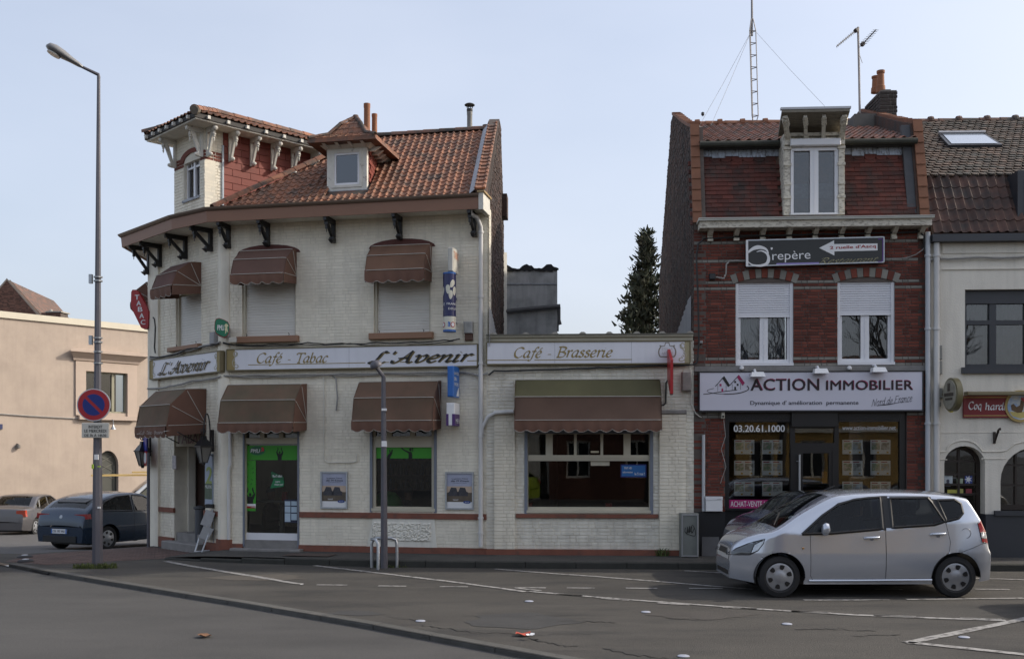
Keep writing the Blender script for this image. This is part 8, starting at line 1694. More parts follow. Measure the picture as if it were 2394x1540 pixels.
 for x in (L_*.46,L_*.68):
  for y in (-.36,.36):
   mb = MB();mb.hexa([(x+a+dz*.25,y+b,z_-.3+dz) for dz,k in ((0,1),(.48,.8)) for a,b in ((-.06,-.22*k),(.08,-.22*k),(.08,.22*k),(-.06,.22*k))]);mb.hexa([(x+a+.15,y+b,z_+.22+dz) for dz in (0,.17) for a,b in ((-.03,-.11),(.05,-.11),(.05,.11),(-.03,.11))]);mb.build('seat',CARIN,t)
 if plate:
  x,z,s_ = plate;mb = MB();mb.hexa([(x+dx,y,zz) for dx in (0,.015) for y,zz in ((-.26,z),(.26,z),(.26,z+.11),(-.26,z+.11))]);mb.build('number_plate',WHT,t)
  me_ = text(t,s_,Fr(0,0,0,1),(-.20,.20,z+.025,z+.085),0,BLKL,'plate_lettering',0,.02)
  for v in me_.data.vertices: v.co.x = x+.0175
  mb = MB();mb.hexa([(x+dx,y,zz) for dx in (.0155,.018) for y,zz in ((-.26,z),(-.22,z),(-.22,z+.11),(-.26,z+.11))]);mb.hexa([(x+dx,y,zz) for dx in (.0155,.018) for y,zz in ((.22,z),(.26,z),(.26,z+.11),(.22,z+.11))]);mb.build('plate_band',LB,t)
 if extras: extras(t,S,top)
 return t
zc_ = lambda P,ox=203.0,oy=970.0,k=579.0: [((a-ox)/k,(oy-b)/k) for a,b in P]
SILV = mat('silver_paint',(.53,.56,.62),.2,.02,2,metal=.6,coat=1)
Tj = [(0,.50),(.012,.62),(.04,.69),(.10,.755),(.2,.815),(.38,.878),(.61,.94),(1.0,1.185),(1.39,1.385),(1.62,1.425),(1.89,1.442),(2.41,1.45),(2.92,1.425),(3.22,1.385),(3.29,1.35),(3.38,1.20),(3.46,1.05),(3.52,.92),(3.557,.74),(3.587,.64),(3.592,.45)]
bj = [(0,.55),(.62,.91),(.92,.885),(2.12,.945),(2.92,1.04),(3.59,1.08)]
wj = [zc_(P) for P in ([(742,458),(915,312),(1050,226),(1180,186),(1300,171),(1393,166),(1390,416),(980,452)],[(1470,172),(1775,170),(1803,205),(1888,358),(1800,383),(1467,406)],[(1848,188),(1985,184),(2032,215),(2042,290),(2000,332),(1902,356)])]
dj = [zc_(P) for P in ([(808,470),(905,322),(1050,214),(1200,174),(1408,155),(1412,425),(1414,818),(830,825),(812,790)],[(1412,155),(1782,158),(1815,190),(1896,372),(1930,520),(1918,600),(1830,680),(1795,740),(1780,812),(1416,818)])]
def exj(t,S,top):
 for sgn in (-1,1):
  mb = MB();x,z = 1.24,.93;y = S(x,z)
  mb.lathe((x,sgn*(y+.10),z+.03),[(.03,-.05),(.085,-.02),(.09,.02),(.06,.055),(.002,.065)],16,Vector((-1,0,.1)),.8);mb.bar((x,sgn*(y-.01),z-.05),(x,sgn*(y+.08),z+.0),.05,.04);mb.build('door_mirror',SILV,t,40)
  for (a,b) in (((1300,486)),((1830,456))):
   hx,hz = (a-203)/579,(970-b)/579;mb = MB();yy = S(hx,hz);mb.tube([(hx-.10,sgn*(yy+.0),hz-.008),(hx-.085,sgn*(yy+.032),hz),(hx+.085,sgn*(yy+.032),hz+.008),(hx+.10,sgn*(yy+.0),hz+.01)],.017,8);mb.build('door_handle',SILV,t,50);mb = MB();mb.lathe((hx,sgn*(yy-.01),hz-.028),[(.055,0),(.05,.012),(.001,.013)],16,Vector((0,sgn,0)),.55);mb.build('handle_recess',mat('recess_grey',(.22,.23,.25),.4,0,3),t)
  mb = MB();x,z = (2057-203)/579,(970-450)/579;mb.tube([(x+.068*math.cos(k*.2618),sgn*(S(x,z)+.001),z+.068*math.sin(k*.2618)) for k in range(25)],.003,4,False);mb.build('fuel_flap_gap',TRIM,t)
  mb = MB();P = zc_([(1650,765),(820,778),(820,828),(1780,822),(1785,812),(1700,790)]);mb.tube([(x,sgn*(S(x,z)+.004),z) for x,z in zc_([(800,832),(1200,830),(1785,824)])],.018,6);mb.build('sill_trim',SILV,t)
  mb = MB();mb.tube([(x,sgn*(S(x,z)+.002),z) for x,z in zc_([(330,600),(440,650)])],.004,4);mb.tube([(x,sgn*(S(x,z)+.002),z) for x,z in zc_([(2020,600),(2120,565),(2215,530)])],.004,4);mb.build('bumper_gap',TRIM,t)
  mb = MB();mb.tube([(x,sgn*(S(x,z)+.003),z) for x,z in zc_([(740,568),(755,568)])],.014,6);mb.build('side_repeater',mat('amber',(.4,.2,.05),.3,0,3),t)
 mb = MB();mb.hexa([(x,y,z) for z in (.57,.645) for x,y in ((-.01+(z-.57)*.3,-.24),(.1,-.36),(.1,.36),(-.01+(z-.57)*.3,.24))]);mb.build('grille',TRIM,t);mb = MB();mb.hexa([(x,y,z) for z in (.28,.34) for x,y in ((-.008,-.36),(.14,-.56),(.14,.56),(-.008,.36))]);mb.build('lower_grille',TRIM,t)
 mb = MB();mb.tube([(.62,-.5,.99),(.85,.1,1.13),(.87,.5,1.14)],.01,5);mb.build('wiper',TRIM,t);mb = MB();mb.tube([(1.66,.1,1.47),(1.80,.12,1.56),(1.95,.14,1.58)],.005,5) if 0 else mb.tube([(1.46,.0,1.46),(1.64,.0,1.53)],.006,5);mb.build('aerial',TRIM,t)
car('silver_hatchback','silver hatchback passing in front of the brick house',Tj,bj,1.675,(.632,3.072),.29,wj,dj,((.62,1.39,'windscreen'),(3.30,3.44,'rear_window')),SILV,(3.088,14.2+.84,0),0,
 (),extras=exj,faces=[(zc_([(1390,160),(1472,162),(1470,412),(1390,422)]),TRIM,'door_pillar'),(zc_([(1776,164),(1846,180),(1902,366),(1886,372)]),TRIM,'door_pillar'),(zc_([(185,640),(250,585),(330,542),(452,497),(440,535),(400,592),(340,630)]),LDK,'headlight'),(zc_([(345,620),(375,545),(452,500),(440,535),(400,592)]),LCLR,'headlight_lens'),(zc_([(2160,372),(2192,345),(2250,410),(2290,470),(2290,545),(2197,522)]),LRED,'tail_light'),(zc_([(2185,448),(2290,446),(2290,492),(2190,490)]),LCLR,'tail_light_lens')])
# driver
SKIN = mat('skin',(.42,.25,.18),.6,.05,6);DARKC = mat('dark_coat',(.03,.035,.06),.9,.1,8)
def bust(name,loc,label,coat,hair,sc_=1.0,face=(-1,0)):
 t = thing(name,loc,label,'person');b = Vector(loc);f_ = Vector((face[0],face[1],0)).normalized();s_ = Vector((-f_.y,f_.x,0));mb = MB();prof = [(.16,.22,0),(.17,.23,.15),(.15,.24,.32),(.13,.22,.45),(.08,.12,.54),(.055,.06,.58),(.055,.06,.64)];n = 14;pts = []
 for a,w,z in prof:
  for k in range(n): an = 2*math.pi*k/n;pts.append(b+(f_*a*math.cos(an)+s_*w*math.sin(an))*sc_+VUP*z*sc_)
 mb.faces(pts,[(j*n+k,j*n+(k+1) % n,(j+1)*n+(k+1) % n,(j+1)*n+k) for j in range(len(prof)-1) for k in range(n)])
 for sg in (-1,1): mb.tube([b+(s_*sg*.2+VUP*.42)*sc_,b+(s_*sg*.25+f_*.12+VUP*.2)*sc_,b+(s_*sg*.16+f_*.38+VUP*.24)*sc_],[.065*sc_,.055*sc_,.04*sc_],8)
 mb.build('coat',coat,t,60);mb = MB();h = b+VUP*.76*sc_+f_*.02;mb.lathe(h-VUP*.13*sc_,[(.055*sc_,0),(.07*sc_,.03*sc_),(.082*sc_,.10*sc_),(.085*sc_,.16*sc_),(.07*sc_,.22*sc_),(.03*sc_,.25*sc_)],16);mb.lathe(h+f_*.075*sc_-VUP*.02*sc_,[(.018*sc_,0),(.004,.05*sc_)],6)
 for sg in (-1,1): mb.lathe(h+s_*sg*.082*sc_,[(.02*sc_,-.03*sc_),(.024*sc_,0),(.015*sc_,.03*sc_)],6)
 mb.build('head',SKIN,t,60);mb = MB();mb.lathe(h+VUP*.03*sc_-f_*.015*sc_,[(.092*sc_,0),(.093*sc_,.05*sc_),(.075*sc_,.10*sc_),(.03*sc_,.127*sc_)],14);mb.build('hair',hair,t,60);return t
GREYH = mat('grey_hair',(.22,.21,.2),.9,.2,20)
bust('person',(4.98,14.74,.50),'driver in dark coat at the wheel of the silver hatchback',DARKC,GREYH,.95)
# dark car parked behind it
Ta = [(0,.45),(.03,.60),(.12,.68),(.5,.82),(.95,.92),(1.25,.98),(1.75,1.25),(2.05,1.38),(2.5,1.42),(3.0,1.40),(3.5,1.28),(3.85,1.08),(4.0,.95),(4.08,.75),(4.1,.45)];ba = [(0,.6),(1.2,.88),(4.1,.98)]
wA = [[(1.45,.93),(1.78,1.2),(2.08,1.33),(2.45,1.36),(2.45,.95)],[(2.53,.96),(2.53,1.36),(3.0,1.34),(3.4,1.23),(3.62,1.08),(3.6,1.0)]];dA = [[(1.35,.25),(1.35,.9),(1.72,1.24),(2.05,1.37),(2.48,1.41),(2.5,.25)]]
HLA = [([(.08,.60),(.3,.70),(.55,.78),(.5,.68),(.3,.58)],LCLR,'headlight')]
def carA(name,label,paint,loc,ang,sc_=1.0,rl=(),plate=None,lights=HLA,**k): return car(name,label,Ta,ba,1.75,(.82,3.35),.31,wA,dA,((1.27,2.02,'windscreen'),(3.5,3.88,'rear_window')),paint,loc,ang,lights,rl,sc_,plate,**k)
NAVP = mat('navy_car_paint',(.010,.012,.045),.25,.02,3,coat=.8);car('navy_hatchback','dark navy hatchback parked behind the silver car',[(x,min(z*1.12,1.35+.02*math.sin(x))) for x,z in Tj],[(x,z*1.08) for x,z in bj],1.68,(.632,3.072),.29,wj,dj[:1],((.62,1.39,'windscreen'),(3.30,3.44,'rear_window')),NAVP,(3.52,16.72,0),.0)
BLUP = mat('steel_blue_paint',(.013,.030,.058),.25,.02,3,metal=.3,coat=.7)
RL = [((.40,.86,.80,.93,4.01),LRED,'tail_light')]
hd = Vector((.40,.917,0));Yo = 26.3;pr_ = Vector(((148-CX)/F*Yo,Yo,0));nz_ = pr_+hd*4.1
carA('blue_coupe','steel blue hatchback coupe parked behind the tall lamp post',BLUP,(nz_.x,nz_.y,gz(Yo+1.6)+.02),math.atan2(-hd.y,-hd.x),1.03,RL,(4.105,.46,'CR 197 MX'))
o = bpy.data.objects['blue_coupe'];
def loc_part(nm,m,fn): mb = MB();fn(mb);mb.build(nm,m,o,40)
loc_part('badge',HUB,lambda mb: mb.lathe((4.035,0,.85),[(.06,0),(.06,.02),(.04,.03)],16,Vector((1,0,.2))));loc_part('rear_diffuser',TRIM,lambda mb: mb.hexa([(x,y,z) for z in (.24,.40) for x,y in ((3.9,-.6),(4.115,-.55),(4.115,.55),(3.9,.6))]));loc_part('roof_spoiler',TRIM,lambda mb: mb.hexa([(x,y,z+(x-3.4)*-.35) for z in (1.30,1.335) for x,y in ((3.4,-.5),(3.72,-.48),(3.72,.48),(3.4,.5))]))
for sg in (-1,1): loc_part('door_mirror',BLUP,lambda mb: mb.lathe((1.62,sg*.98,.98),[(.03,-.07),(.09,-.03),(.09,.03),(.03,.08)],12,Vector((1,0,0)),.7))
GRYP = mat('grey_car_paint',(.11,.105,.11),.3,.03,3,metal=.4,coat=.6)
Tsd = [(0,.45),(.03,.62),(.15,.70),(.9,.88),(1.2,.95),(1.75,1.28),(2.1,1.41),(2.7,1.42),(3.1,1.36),(3.55,1.05),(3.7,1.0),(4.15,.96),(4.22,.80),(4.25,.45)]
wS = [[(1.5,.93),(1.8,1.2),(2.1,1.35),(2.4,1.36),(2.4,.94)],[(2.47,.94),(2.47,1.36),(2.8,1.34),(3.05,1.27),(3.15,1.0),(3.1,.95)],[(3.18,.98),(3.1,1.26),(3.38,1.08),(3.4,.99)]]
hd = Vector((.02,1,0));Yo = 36.0;pr_ = Vector(((5-CX)/F*Yo,Yo,0));nz_ = pr_+hd*4.2
car('grey_sedan','grey four-door sedan parked at far left by the tan wall',Tsd,ba,1.72,(.85,3.4),.31,wS,[[(1.4,.25),(1.4,.9),(2.43,1.4),(2.43,.25)]],((1.22,2.05,'windscreen'),(3.1,3.55,'rear_window')),GRYP,(nz_.x,nz_.y,gz(Yo+2)),math.atan2(-hd.y,-hd.x),HLA,[((.50,.85,.68,.92,4.2),mat('sedan_tail',(.42,.05,.02),.15,.3,9,coat=1),'tail_light')])
# white works van with timber on the roof
WVP = mat('white_van_paint',(.60,.62,.64),.35,.03,3,coat=.4)
Tv = [(0,.5),(.02,.95),(.12,1.08),(.75,1.24),(1.55,1.88),(1.75,1.95),(2.5,1.98),(4.5,1.96),(4.62,1.85),(4.68,.5)]
hv = Vector((.90,.43,0));Yv = 41.0;nv = Vector(((244-CX)/F*Yv,Yv,gz(Yv)))
vn = car('works_van','white works van with timber on its roof behind the blue coupe',Tv,[(0,.9),(.7,1.18),(4.7,1.2)],1.85,(.85,3.7),.33,[[(1.0,1.2),(1.62,1.78),(2.2,1.80),(2.2,1.18)]],[[(.95,.3),(.95,1.15),(1.62,1.85),(2.3,1.88),(2.3,.3)]],((.78,1.53,'windscreen'),),WVP,nv,math.atan2(hv.y,hv.x),tum=.14)
for i in range(3): mb = MB();mb.hexa([(x,-.5+i*.3+y,2.14+z+(.12 if i == 0 else 0)) for x,s_ in ((-1.0+i*.5+(2.0 if i == 0 else 0),1),(3.6,1)) for y,z in ((-.09,0),(.09,0),(.09,.07),(-.09,.07))]);mb.build('roof_timber',mat('new_timber',(.60,.42,.16),.7,.1,4),vn)
for x in (1.9,3.2): mb = MB();mb.bar((x,-.8,2.08),(x,.8,2.08),.05,.06);mb.build('roof_rack',TRIM,vn)
mb = MB();mb.hexa([(x,-.93,z) for z in (.75,.92) for x in (1.2,2.2)]+[(x,-.95,z) for z in (.75,.92) for x in (1.2,2.2)]) if 0 else mb.faces([(1.3,-.945,.78),(3.4,-.945,.78),(3.4,-.935,.94),(1.3,-.935,.94)],[(0,1,2,3)]);mb.build('blue_stripe',LB,vn)
# cars cut off by the picture's edges
carA('dark_car','dark car cut off by the left picture edge',GRYP,(onz(-3,1322).x-4.1,17.6,ZR),0.0,1.0,RL)
carA('black_car','dark car cut off by the right picture edge',mat('black_car_paint',(.012,.012,.014),.25,.02,3,coat=.8),(onz(2388,1402).x,onz(2388,1402).y-1.1,0),-.02)
# ================================================================ STREET FURNITURE AND WALL FITTINGS
POST = mat('grey_violet_post',(.095,.092,.108),.5,.12,4,streak=.2)
b = onz(228,1325);Yl = b.y;zt = at(229,178,Yl).z
lp_ = thing('tall_street_lamp',b,'tall tapered grey street lamp with long leaning head at left','street lamp')
mb = MB();mb.tube([b-VUP*.05,b+VUP*.9,b+VUP*3.0,Vector((b.x+.02,b.y,zt))],[.098,.092,.066,.030],8);mb.build('pole',POST,lp_,20)
tp_ = Vector((b.x+.02,b.y,zt));e_ = at(184,153,Yl-.12);mb = MB();mb.tube([tp_-VUP*.03,tp_+VUP*.02,e_],[.032,.03,.024],8);mb.build('arm',POST,lp_)
hd_ = at(108,108,Yl-.3);ax = (hd_-e_);Lh = ax.length;axn = ax.normalized();sd_ = axn.cross(VUP).normalized();up_ = sd_.cross(axn).normalized();mb = MB();n = 14;g = []
for f_,w,h in ((-.12,.03,.03),(0,.07,.05),(.25,.085,.07),(.5,.13,.10),(.75,.16,.11),(.92,.13,.085),(1,.04,.03)):
 for k in range(n): a = 2*math.pi*k/n;g.append(e_+axn*Lh*f_+sd_*w*math.cos(a)+up_*(h*math.sin(a) if math.sin(a) > 0 else h*.45*math.sin(a)))
mb.faces(g,[(j*n+k,j*n+(k+1) % n,(j+1)*n+(k+1) % n,(j+1)*n+k) for j in range(6) for k in range(n)]+[tuple(range(n)),tuple(6*n+k for k in range(n))]);mb.build('lamp_head',mat('lamp_grey',(.20,.20,.20),.35,.1,4),lp_,60)
mb = MB();g = [e_+axn*Lh*(.72+.2*math.cos(k*.524))+sd_*.11*math.sin(k*.524)-up_*.052 for k in range(12)];mb.faces(g+[p-up_*.02 for p in g],[tuple(range(12)),tuple(range(12,24))]+[(k,(k+1) % 12,12+(k+1) % 12,12+k) for k in range(12)]);mb.build('lens',mat('lamp_lens',(.45,.44,.40),.2,.1,6),lp_)
for y in (648,657,790,800,822,849): z = at(221,y,Yl).z;mb = MB();mb.lathe(Vector((b.x+.01,b.y,z)),[(.075,-.012),(.077,.012)],12);mb.build('clamp_band',GALV,lp_)
for y in (652,795): p = at(212,y,Yl);mb = MB();mb.hexa([p+Vector((x,y_,z)) for z in (-.08,.08) for x,y_ in ((-.025,-.03),(.03,-.03),(.03,.03),(-.025,.03))]);mb.build('clamp_box',GALV,lp_)
for x,y,w,h,m_ in ((225,1068,.07,.09,WHT),(216,1090,.03,.08,mat('lime_tape',(.35,.5,.05),.5,0,3)),(231,1090,.05,.02,MATS['lime_tape']),(231,1186,.05,.03,WHT)): mb = MB();p = at(x,y,Yl-.10);mb.hexa([p+Vector((a*w/2,dy,c*h/2)) for dy in (0,.02) for a,c in ((-1,-1),(1,-1),(1,1),(-1,1))]);mb.build('sticker',m_,lp_)
FN = Fr(b.x,Yl-.13,1,.10);c = FN.hit(219,946);r_ = .285
ns = thing('no_parking_sign',FN.p(c[0],c[1]-r_,0),'round red and blue no-parking sign strapped to lamp post','sign');mb = MB();mb.disc(FN,c[0],c[1],r_,-.02,0,40);mb.build('disc',mat('pale_rim',(.5,.5,.52),.4,.03,3),ns);mb = MB();mb.disc(FN,c[0],c[1],r_*.94,.001,.003,40);mb.build('red_ring',mat('sign_red',(.33,.012,.02),.4,.03,3),ns)
for s_ in (-1,1): a0 = R(135 if s_ > 0 else -45);P = [(c[0]+r_*.66*math.cos(a0-R(8)-R(164)*k/16),c[1]+r_*.66*math.sin(a0-R(8)-R(164)*k/16)) for k in range(17)];mb = MB();mb.prism(FN,P,.004,.006);mb.build('blue_half',mat('sign_blue',(.004,.02,.17),.4,.03,3),ns)
q = FN.rect(191,1023,255,988);pq = thing('parking_plate',FN.p(c[0],q[2],0),'white plate below it reading INTERDIT LE MERCREDI','sign');mb = MB();mb.cbox(FN,*q,-.02,.008,.01);mb.build('plate',mat('aged_white_plate',(.50,.49,.44),.5,.08,4),pq)
hh = q[3]-q[2];ww = q[1]-q[0]
for i,(s_,f0,f1) in enumerate((('INTERDIT',.26,.76),('LE MERCREDI',.11,.90),('DE 7h À 14h30',.11,.90))): text(pq,s_,FN,(q[0]+ww*f0,q[0]+ww*f1,q[3]-hh*(.36+.28*i),q[3]-hh*(.17+.27*i)),.008,BLKL,'lettering',0,.012)
tuft('grass_tuft',onz(223,1327),.42,420,.10,'tuft of green weeds round the foot of tall lamp',3,.35)
tuft('grass_tuft',onz(905,1326),.35,60,.07,'sparse green weeds at the foot of the small lamp',4,.2);tuft('grass_tuft',FB.p(FB.hit(1545,1297)[0],PH,.12),.12,60,.16,'green weeds growing at the annex plinth',5,.5)
# small lamp
b = onz(898,1327);Yl = b.y;za = at(897,882,Yl).z;sl_ = thing('small_street_lamp',b,'short street lamp with round head before the cafe window','street lamp');mb = MB();mb.tube([b-VUP*.03,b+VUP*.6,Vector((b.x-.01,b.y,za))],[.066,.06,.038],8);mb.build('pole',POST,sl_,20)
e_ = at(880,858,Yl-.05);mb = MB();mb.tube([Vector((b.x-.01,b.y,za-.02)),Vector((b.x-.01,b.y,za+.01)),e_],.034,8);mb.build('arm',POST,sl_);h_ = at(878,851,Yl-.05);ax = Vector((-.35,-.25,.9)).normalized();mb = MB();mb.lathe(h_-ax*.03,[(.105,-.02),(.11,0),(.10,.04),(.07,.08),(.02,.10)],20,ax);mb.build('lamp_head',POST,sl_,40);mb = MB();mb.lathe(h_-ax*.06,[(.04,-.01),(.085,.005),(.10,.02)],16,ax);mb.build('lens',MATS['lamp_lens'],sl_,40)
for y,h in ((1037,.10),(957,.04)): mb = MB();p = at(898,y,Yl-.055);mb.hexa([p+Vector((a*.045,dy,c_*h/2)) for dy in (0,.03) for a,c_ in ((-1,-1),(1,-1),(1,1),(-1,1))]);mb.build('sticker',WHT,sl_)
hp = thing('hoop_barrier',b+Vector((0,-.2,0)),'galvanised tube hoop barrier around the small lamp post','barrier');A = onz(869,1326);B = onz(928,1326);C = onz(884,1331);zt = .52;mb = MB()
mb.tube([A,A+VUP*(zt-.1),A+Vector((.03,0,zt-.02)),A+Vector((.1,-.02,zt)),B+Vector((-.1,-.02,zt)),B+Vector((-.02,0,zt-.03)),B+VUP*(zt-.12),B],.028,10);mb.build('hoop',GALV,hp,50);mb = MB();mb.tube([C,C+VUP*(zt-.08),C+Vector((-.03,.02,zt-.01)),A+Vector((.0,.0,zt-.02))],.028,10);mb.build('side_leg',GALV,hp,50)
# posters in snap frames
for i,(x0_,y0_,x1_,y1_) in enumerate(((749,1102,812,1188),(1041,1103,1107,1190))):
 q = FM.rect(x0_,y1_,x1_,y0_,.03);t = thing('framed_poster',FM.p((q[0]+q[1])/2,q[2],0),'framed van advert poster %s' % ('left of the lamp post window','right of the lamp post window'),'poster','van advert posters') if 0 else thing('framed_poster',FM.p((q[0]+q[1])/2,q[2],0),'framed van advert poster '+('between door and window','beside the white downpipe')[i],'poster','van advert posters')
 w,h = q[1]-q[0],q[3]-q[2];mb = MB();mb.frame(FM,*q,.028,0,.035);mb.build('frame',GALV,t)
 def PB(a,b_,c_,d,m_,nm,k=0): mb = MB();mb.box(FM,q[0]+w*a,q[0]+w*c_,q[2]+h*b_,q[2]+h*d,.005,.012+.002*k);mb.build(nm,m_,t)
 PB(.04,.62,.96,.96,mat('poster_sky',(.36,.38,.48),.5,.15,3),'poster_sky');PB(.04,.45,.96,.62,mat('poster_dusk',(.52,.40,.30),.5,.15,4),'poster_dusk');PB(.04,.20,.96,.45,mat('poster_field',(.11,.085,.06),.5,.3,8),'poster_ground');PB(.04,.04,.96,.20,WHT,'poster_foot')
 for cx_ in (.30,.62): mb = MB();mb.prism(FM,[(q[0]+w*(cx_+a),q[2]+h*(.36+z)) for a,z in ((-.2,0),(.17,0),(.18,.1),(.12,.12),(.08,.22),(-.1,.23),(-.16,.12),(-.21,.09))],.012,.015);mb.build('printed_van',mat('printed_dark',(.045,.045,.055),.5,.5,25),t)
 text(t,'La gamme Transit',FM,(q[0]+w*.22,q[0]+w*.80,q[2]+h*.80,q[2]+h*.84),.012,GRYL,'lettering',.2,.012);text(t,'dès 99 €/mois',FM,(q[0]+w*.20,q[0]+w*.83,q[2]+h*.74,q[2]+h*.79),.012,GRYL,'lettering',.2,.015);text(t,'Du 9 mars au 10 avril',FM,(q[0]+w*.28,q[0]+w*.75,q[2]+h*.70,q[2]+h*.72),.012,GRYL,'lettering');text(t,'TRANSIT',FM,(q[0]+w*.26,q[0]+w*.46,q[2]+h*.24,q[2]+h*.27),.013,WHT,'lettering',.1,.02)
 mb = MB();mb.disc(FM,q[0]+w*.76,q[2]+h*.195,h*.038,.013,.016,24,w*.13);mb.build('oval_badge',mat('oval_blue',(.02,.06,.24),.4,.05,3),t);text(t,'Ford',FM,(q[0]+w*.69,q[0]+w*.83,q[2]+h*.18,q[2]+h*.21),.0165,WHT,'lettering',.3)
# downpipes
def pipe(name,pts,r,m_,label,bands=(),fr=FM):
 t = thing(name,fr.p(*pts[-1]),label,'pipe');mb = MB();P = [fr.p(*p) for p in pts];mb.tube(P,r,12);mb.build('tube',m_,t,50)
 for u,v,w in bands: mb = MB();mb.lathe(fr.p(u,v,w),[(r*1.25,-.02),(r*1.3,0),(r*1.25,.02)],12);mb.build('collar',m_,t,50)
 return t
u = FM.hit(1126,900)[0];zA,zB = FM.hit(1126,540)[1],FM.hit(1126,1277)[1];ut = FM.hit(1104,492,.3)[0]
pipe('white_downpipe',[(u-.12,ZG-.25,.40),(u-.12,ZG-.33,.38),(u-.05,zA+.22,.16),(u,zA+.05,.07),(u,zA-.1,.07),(u,zB,.07)],.043,PIPEW,'white downpipe at the joint between cafe and annex',[(u,FM.hit(1126,y)[1],.07) for y in (545,695,850,1020,1210,1245)])
pipe('branch_pipe',[(FM.hit(1204,969)[0],FM.hit(1204,962)[1],.1),(u+.28,FM.hit(1150,965)[1],.09),(u+.14,FM.hit(1140,975)[1],.09),(u+.03,FM.hit(1131,1000)[1],.08),(u+.02,FM.hit(1128,1015)[1],.07)],.038,PIPEW,'white branch pipe bending into the downpipe under annex awning')
for px,r,m_,y0_,y1_,lab in ((2165,.045,PIPEG,545,1148,'grey downpipe on right edge of the brick house'),(2185.5,.052,PIPEW,570,1290,'white downpipe on left edge of the white house')):
 u = FB.hit(px,900)[0];pipe('street_downpipe',[(u,FB.hit(px,y0_)[1],.09),(u,FB.hit(px,y1_)[1],.09)],r,m_,lab,[(u,FB.hit(px,y)[1],.09) for y in (600,770,990)],FB)
u = FB.hit(1644,1100)[0];pipe('grey_conduit',[(u,FB.hit(1644,1016)[1],.04),(u,FB.hit(1644,1194)[1],.04)],.03,PIPEG,'short grey conduit beside the white mailbox',(),FB)
u = FM.hit(541,1100)[0];pipe('white_conduit',[(u,FM.hit(541,1005)[1],.05),(u,FM.hit(541,1085)[1],.05),(u-.03,FM.hit(538,1095)[1],.05),(u-.03,FM.hit(538,1260)[1],.05)],.035,PIPEW,'white conduit left of the glazed side door')
# cables along the fronts
def cable(fr,pts,r,m_,label,w=.04,seed=1,sag=.02,name='facade_cable'):
 rn = random.Random(seed);Q = []
 for (x0_,y0_),(x1_,y1_) in zip(pts,pts[1:]):
  for k in range(6): f_ = k/6;p = fr.hit(x0_+(x1_-x0_)*f_,y0_+(y1_-y0_)*f_,w);Q.append(fr.p(p[0],p[1]-sag*math.sin(math.pi*f_)+rn.uniform(-.005,.005),w+rn.uniform(0,.02)))
 Q.append(fr.p(*fr.hit(*pts[-1],w),w));mb = MB();mb.tube(Q,r,5);tag(mb.build(name,m_,None,60),label,'cable')
cable(FM,[(522,800),(560,806),(640,804),(720,801),(800,803),(880,800),(950,800),(1040,795),(1075,792)],.012,CABLE,'black cable above the long cafe signboard',.05,1);cable(FM,[(522,803),(600,809),(700,805),(820,803),(900,808),(960,806),(1060,797)],.008,CABLE,'thin black cable twisting under the first one',.06,2)
cable(FM,[(524,878),(600,877),(700,876),(800,874),(900,872),(1000,871),(1085,869),(1105,873),(1122,877),(1140,872)],.018,CABLEG,'grey cable bundle under the long cafe signboard',.05,3,.01);cable(FM,[(540,880),(640,880),(760,877),(900,875),(1090,872)],.009,CABLEG,'thin grey cable below the bundle',.05,4)
cable(FC,[(352,838),(390,832),(430,820),(480,808),(515,800)],.026,CABLEG,'tangled grey cables above the corner signboard',.06,5);cable(FC,[(352,834),(400,830),(440,815),(512,803)],.014,CABLE,'black cable above the corner signboard',.09,6);cable(FC,[(345,908),(400,902),(450,890),(516,880)],.02,CABLEG,'grey cables between corner sign and entrance awning',.06,7)
cable(FB,[(1142,876),(1155,866),(1250,864),(1400,859),(1500,855),(1618,852),(1630,846),(1634,800),(1632,700),(1628,600),(1632,570),(1645,558),(1745,552),(1900,548),(2060,545),(2150,541),(2160,552),(2163,600)],.017,CABLE,'black cable running under annex sign and up the brick house',.07,8,.008)
cable(FB,[(2166,608),(2185,604),(2280,601),(2400,600)],.02,CABLEG,'pale cable bundle under the cornice of the white house',.05,9,.02);cable(FB,[(2070,605),(2130,600),(2160,580)],.008,CABLEG,'thin grey wire right of the restaurant sign',.05,10)
cable(FB,[(1673,648),(1692,651),(1697,640),(1698,618),(1706,610),(1745,610)],.016,CABLEG,'grey conduit looping from black box to restaurant sign',.04,11,0)
cable(FM,[(757,880),(758,950),(757,1070),(765,1080),(820,1081),(833,1078),(834,1060)],.011,WHITEP,'white painted conduit on wall between door and window',.02,12,0);cable(FM,[(775,876),(786,885),(790,930),(786,960)],.016,CABLEG,'short hanging cable with hook on the cafe wall',.03,13,0);cable(FB,[(1614,860),(1618,900),(1616,940),(1626,965),(1640,975)],.010,WHITEP,'white cable looping down beside the agency board',.03,14,.01);cable(FB,[(1692,980),(1696,1020),(1686,1050),(1697,1090),(1684,1130)],.006,CABLEG,'thin loose wire hanging on the red brick pier',.03,15,0)
def wbox(fr,r4,d,m_,label,cat='junction box',name='junction_box'): mb = MB();mb.cbox(fr,*fr.rect(*r4,d),0,d,.012);return tag(mb.build(name,m_),label,cat)
GB_ = mat('grey_fitting',(.28,.28,.28),.5,.12,5)
wbox(FM,(523,788,532,765),.12,GB_,'grey box right of the green sign');wbox(FC,(489,805,500,775),.12,GB_,'grey box left of the green sign');wbox(FM,(534,801,556,788),.10,WHITEP,'white box beside the left window sill');wbox(FM,(1084,779,1104,751),.10,mat('clear_meter',(.30,.30,.29),.3,.3,9),'grey meter box beside the downpipe');wbox(FM,(1086,796,1104,779),.07,mat('rust_box',(.10,.05,.035),.7,.2,8),'rusty brown box under the meter box')
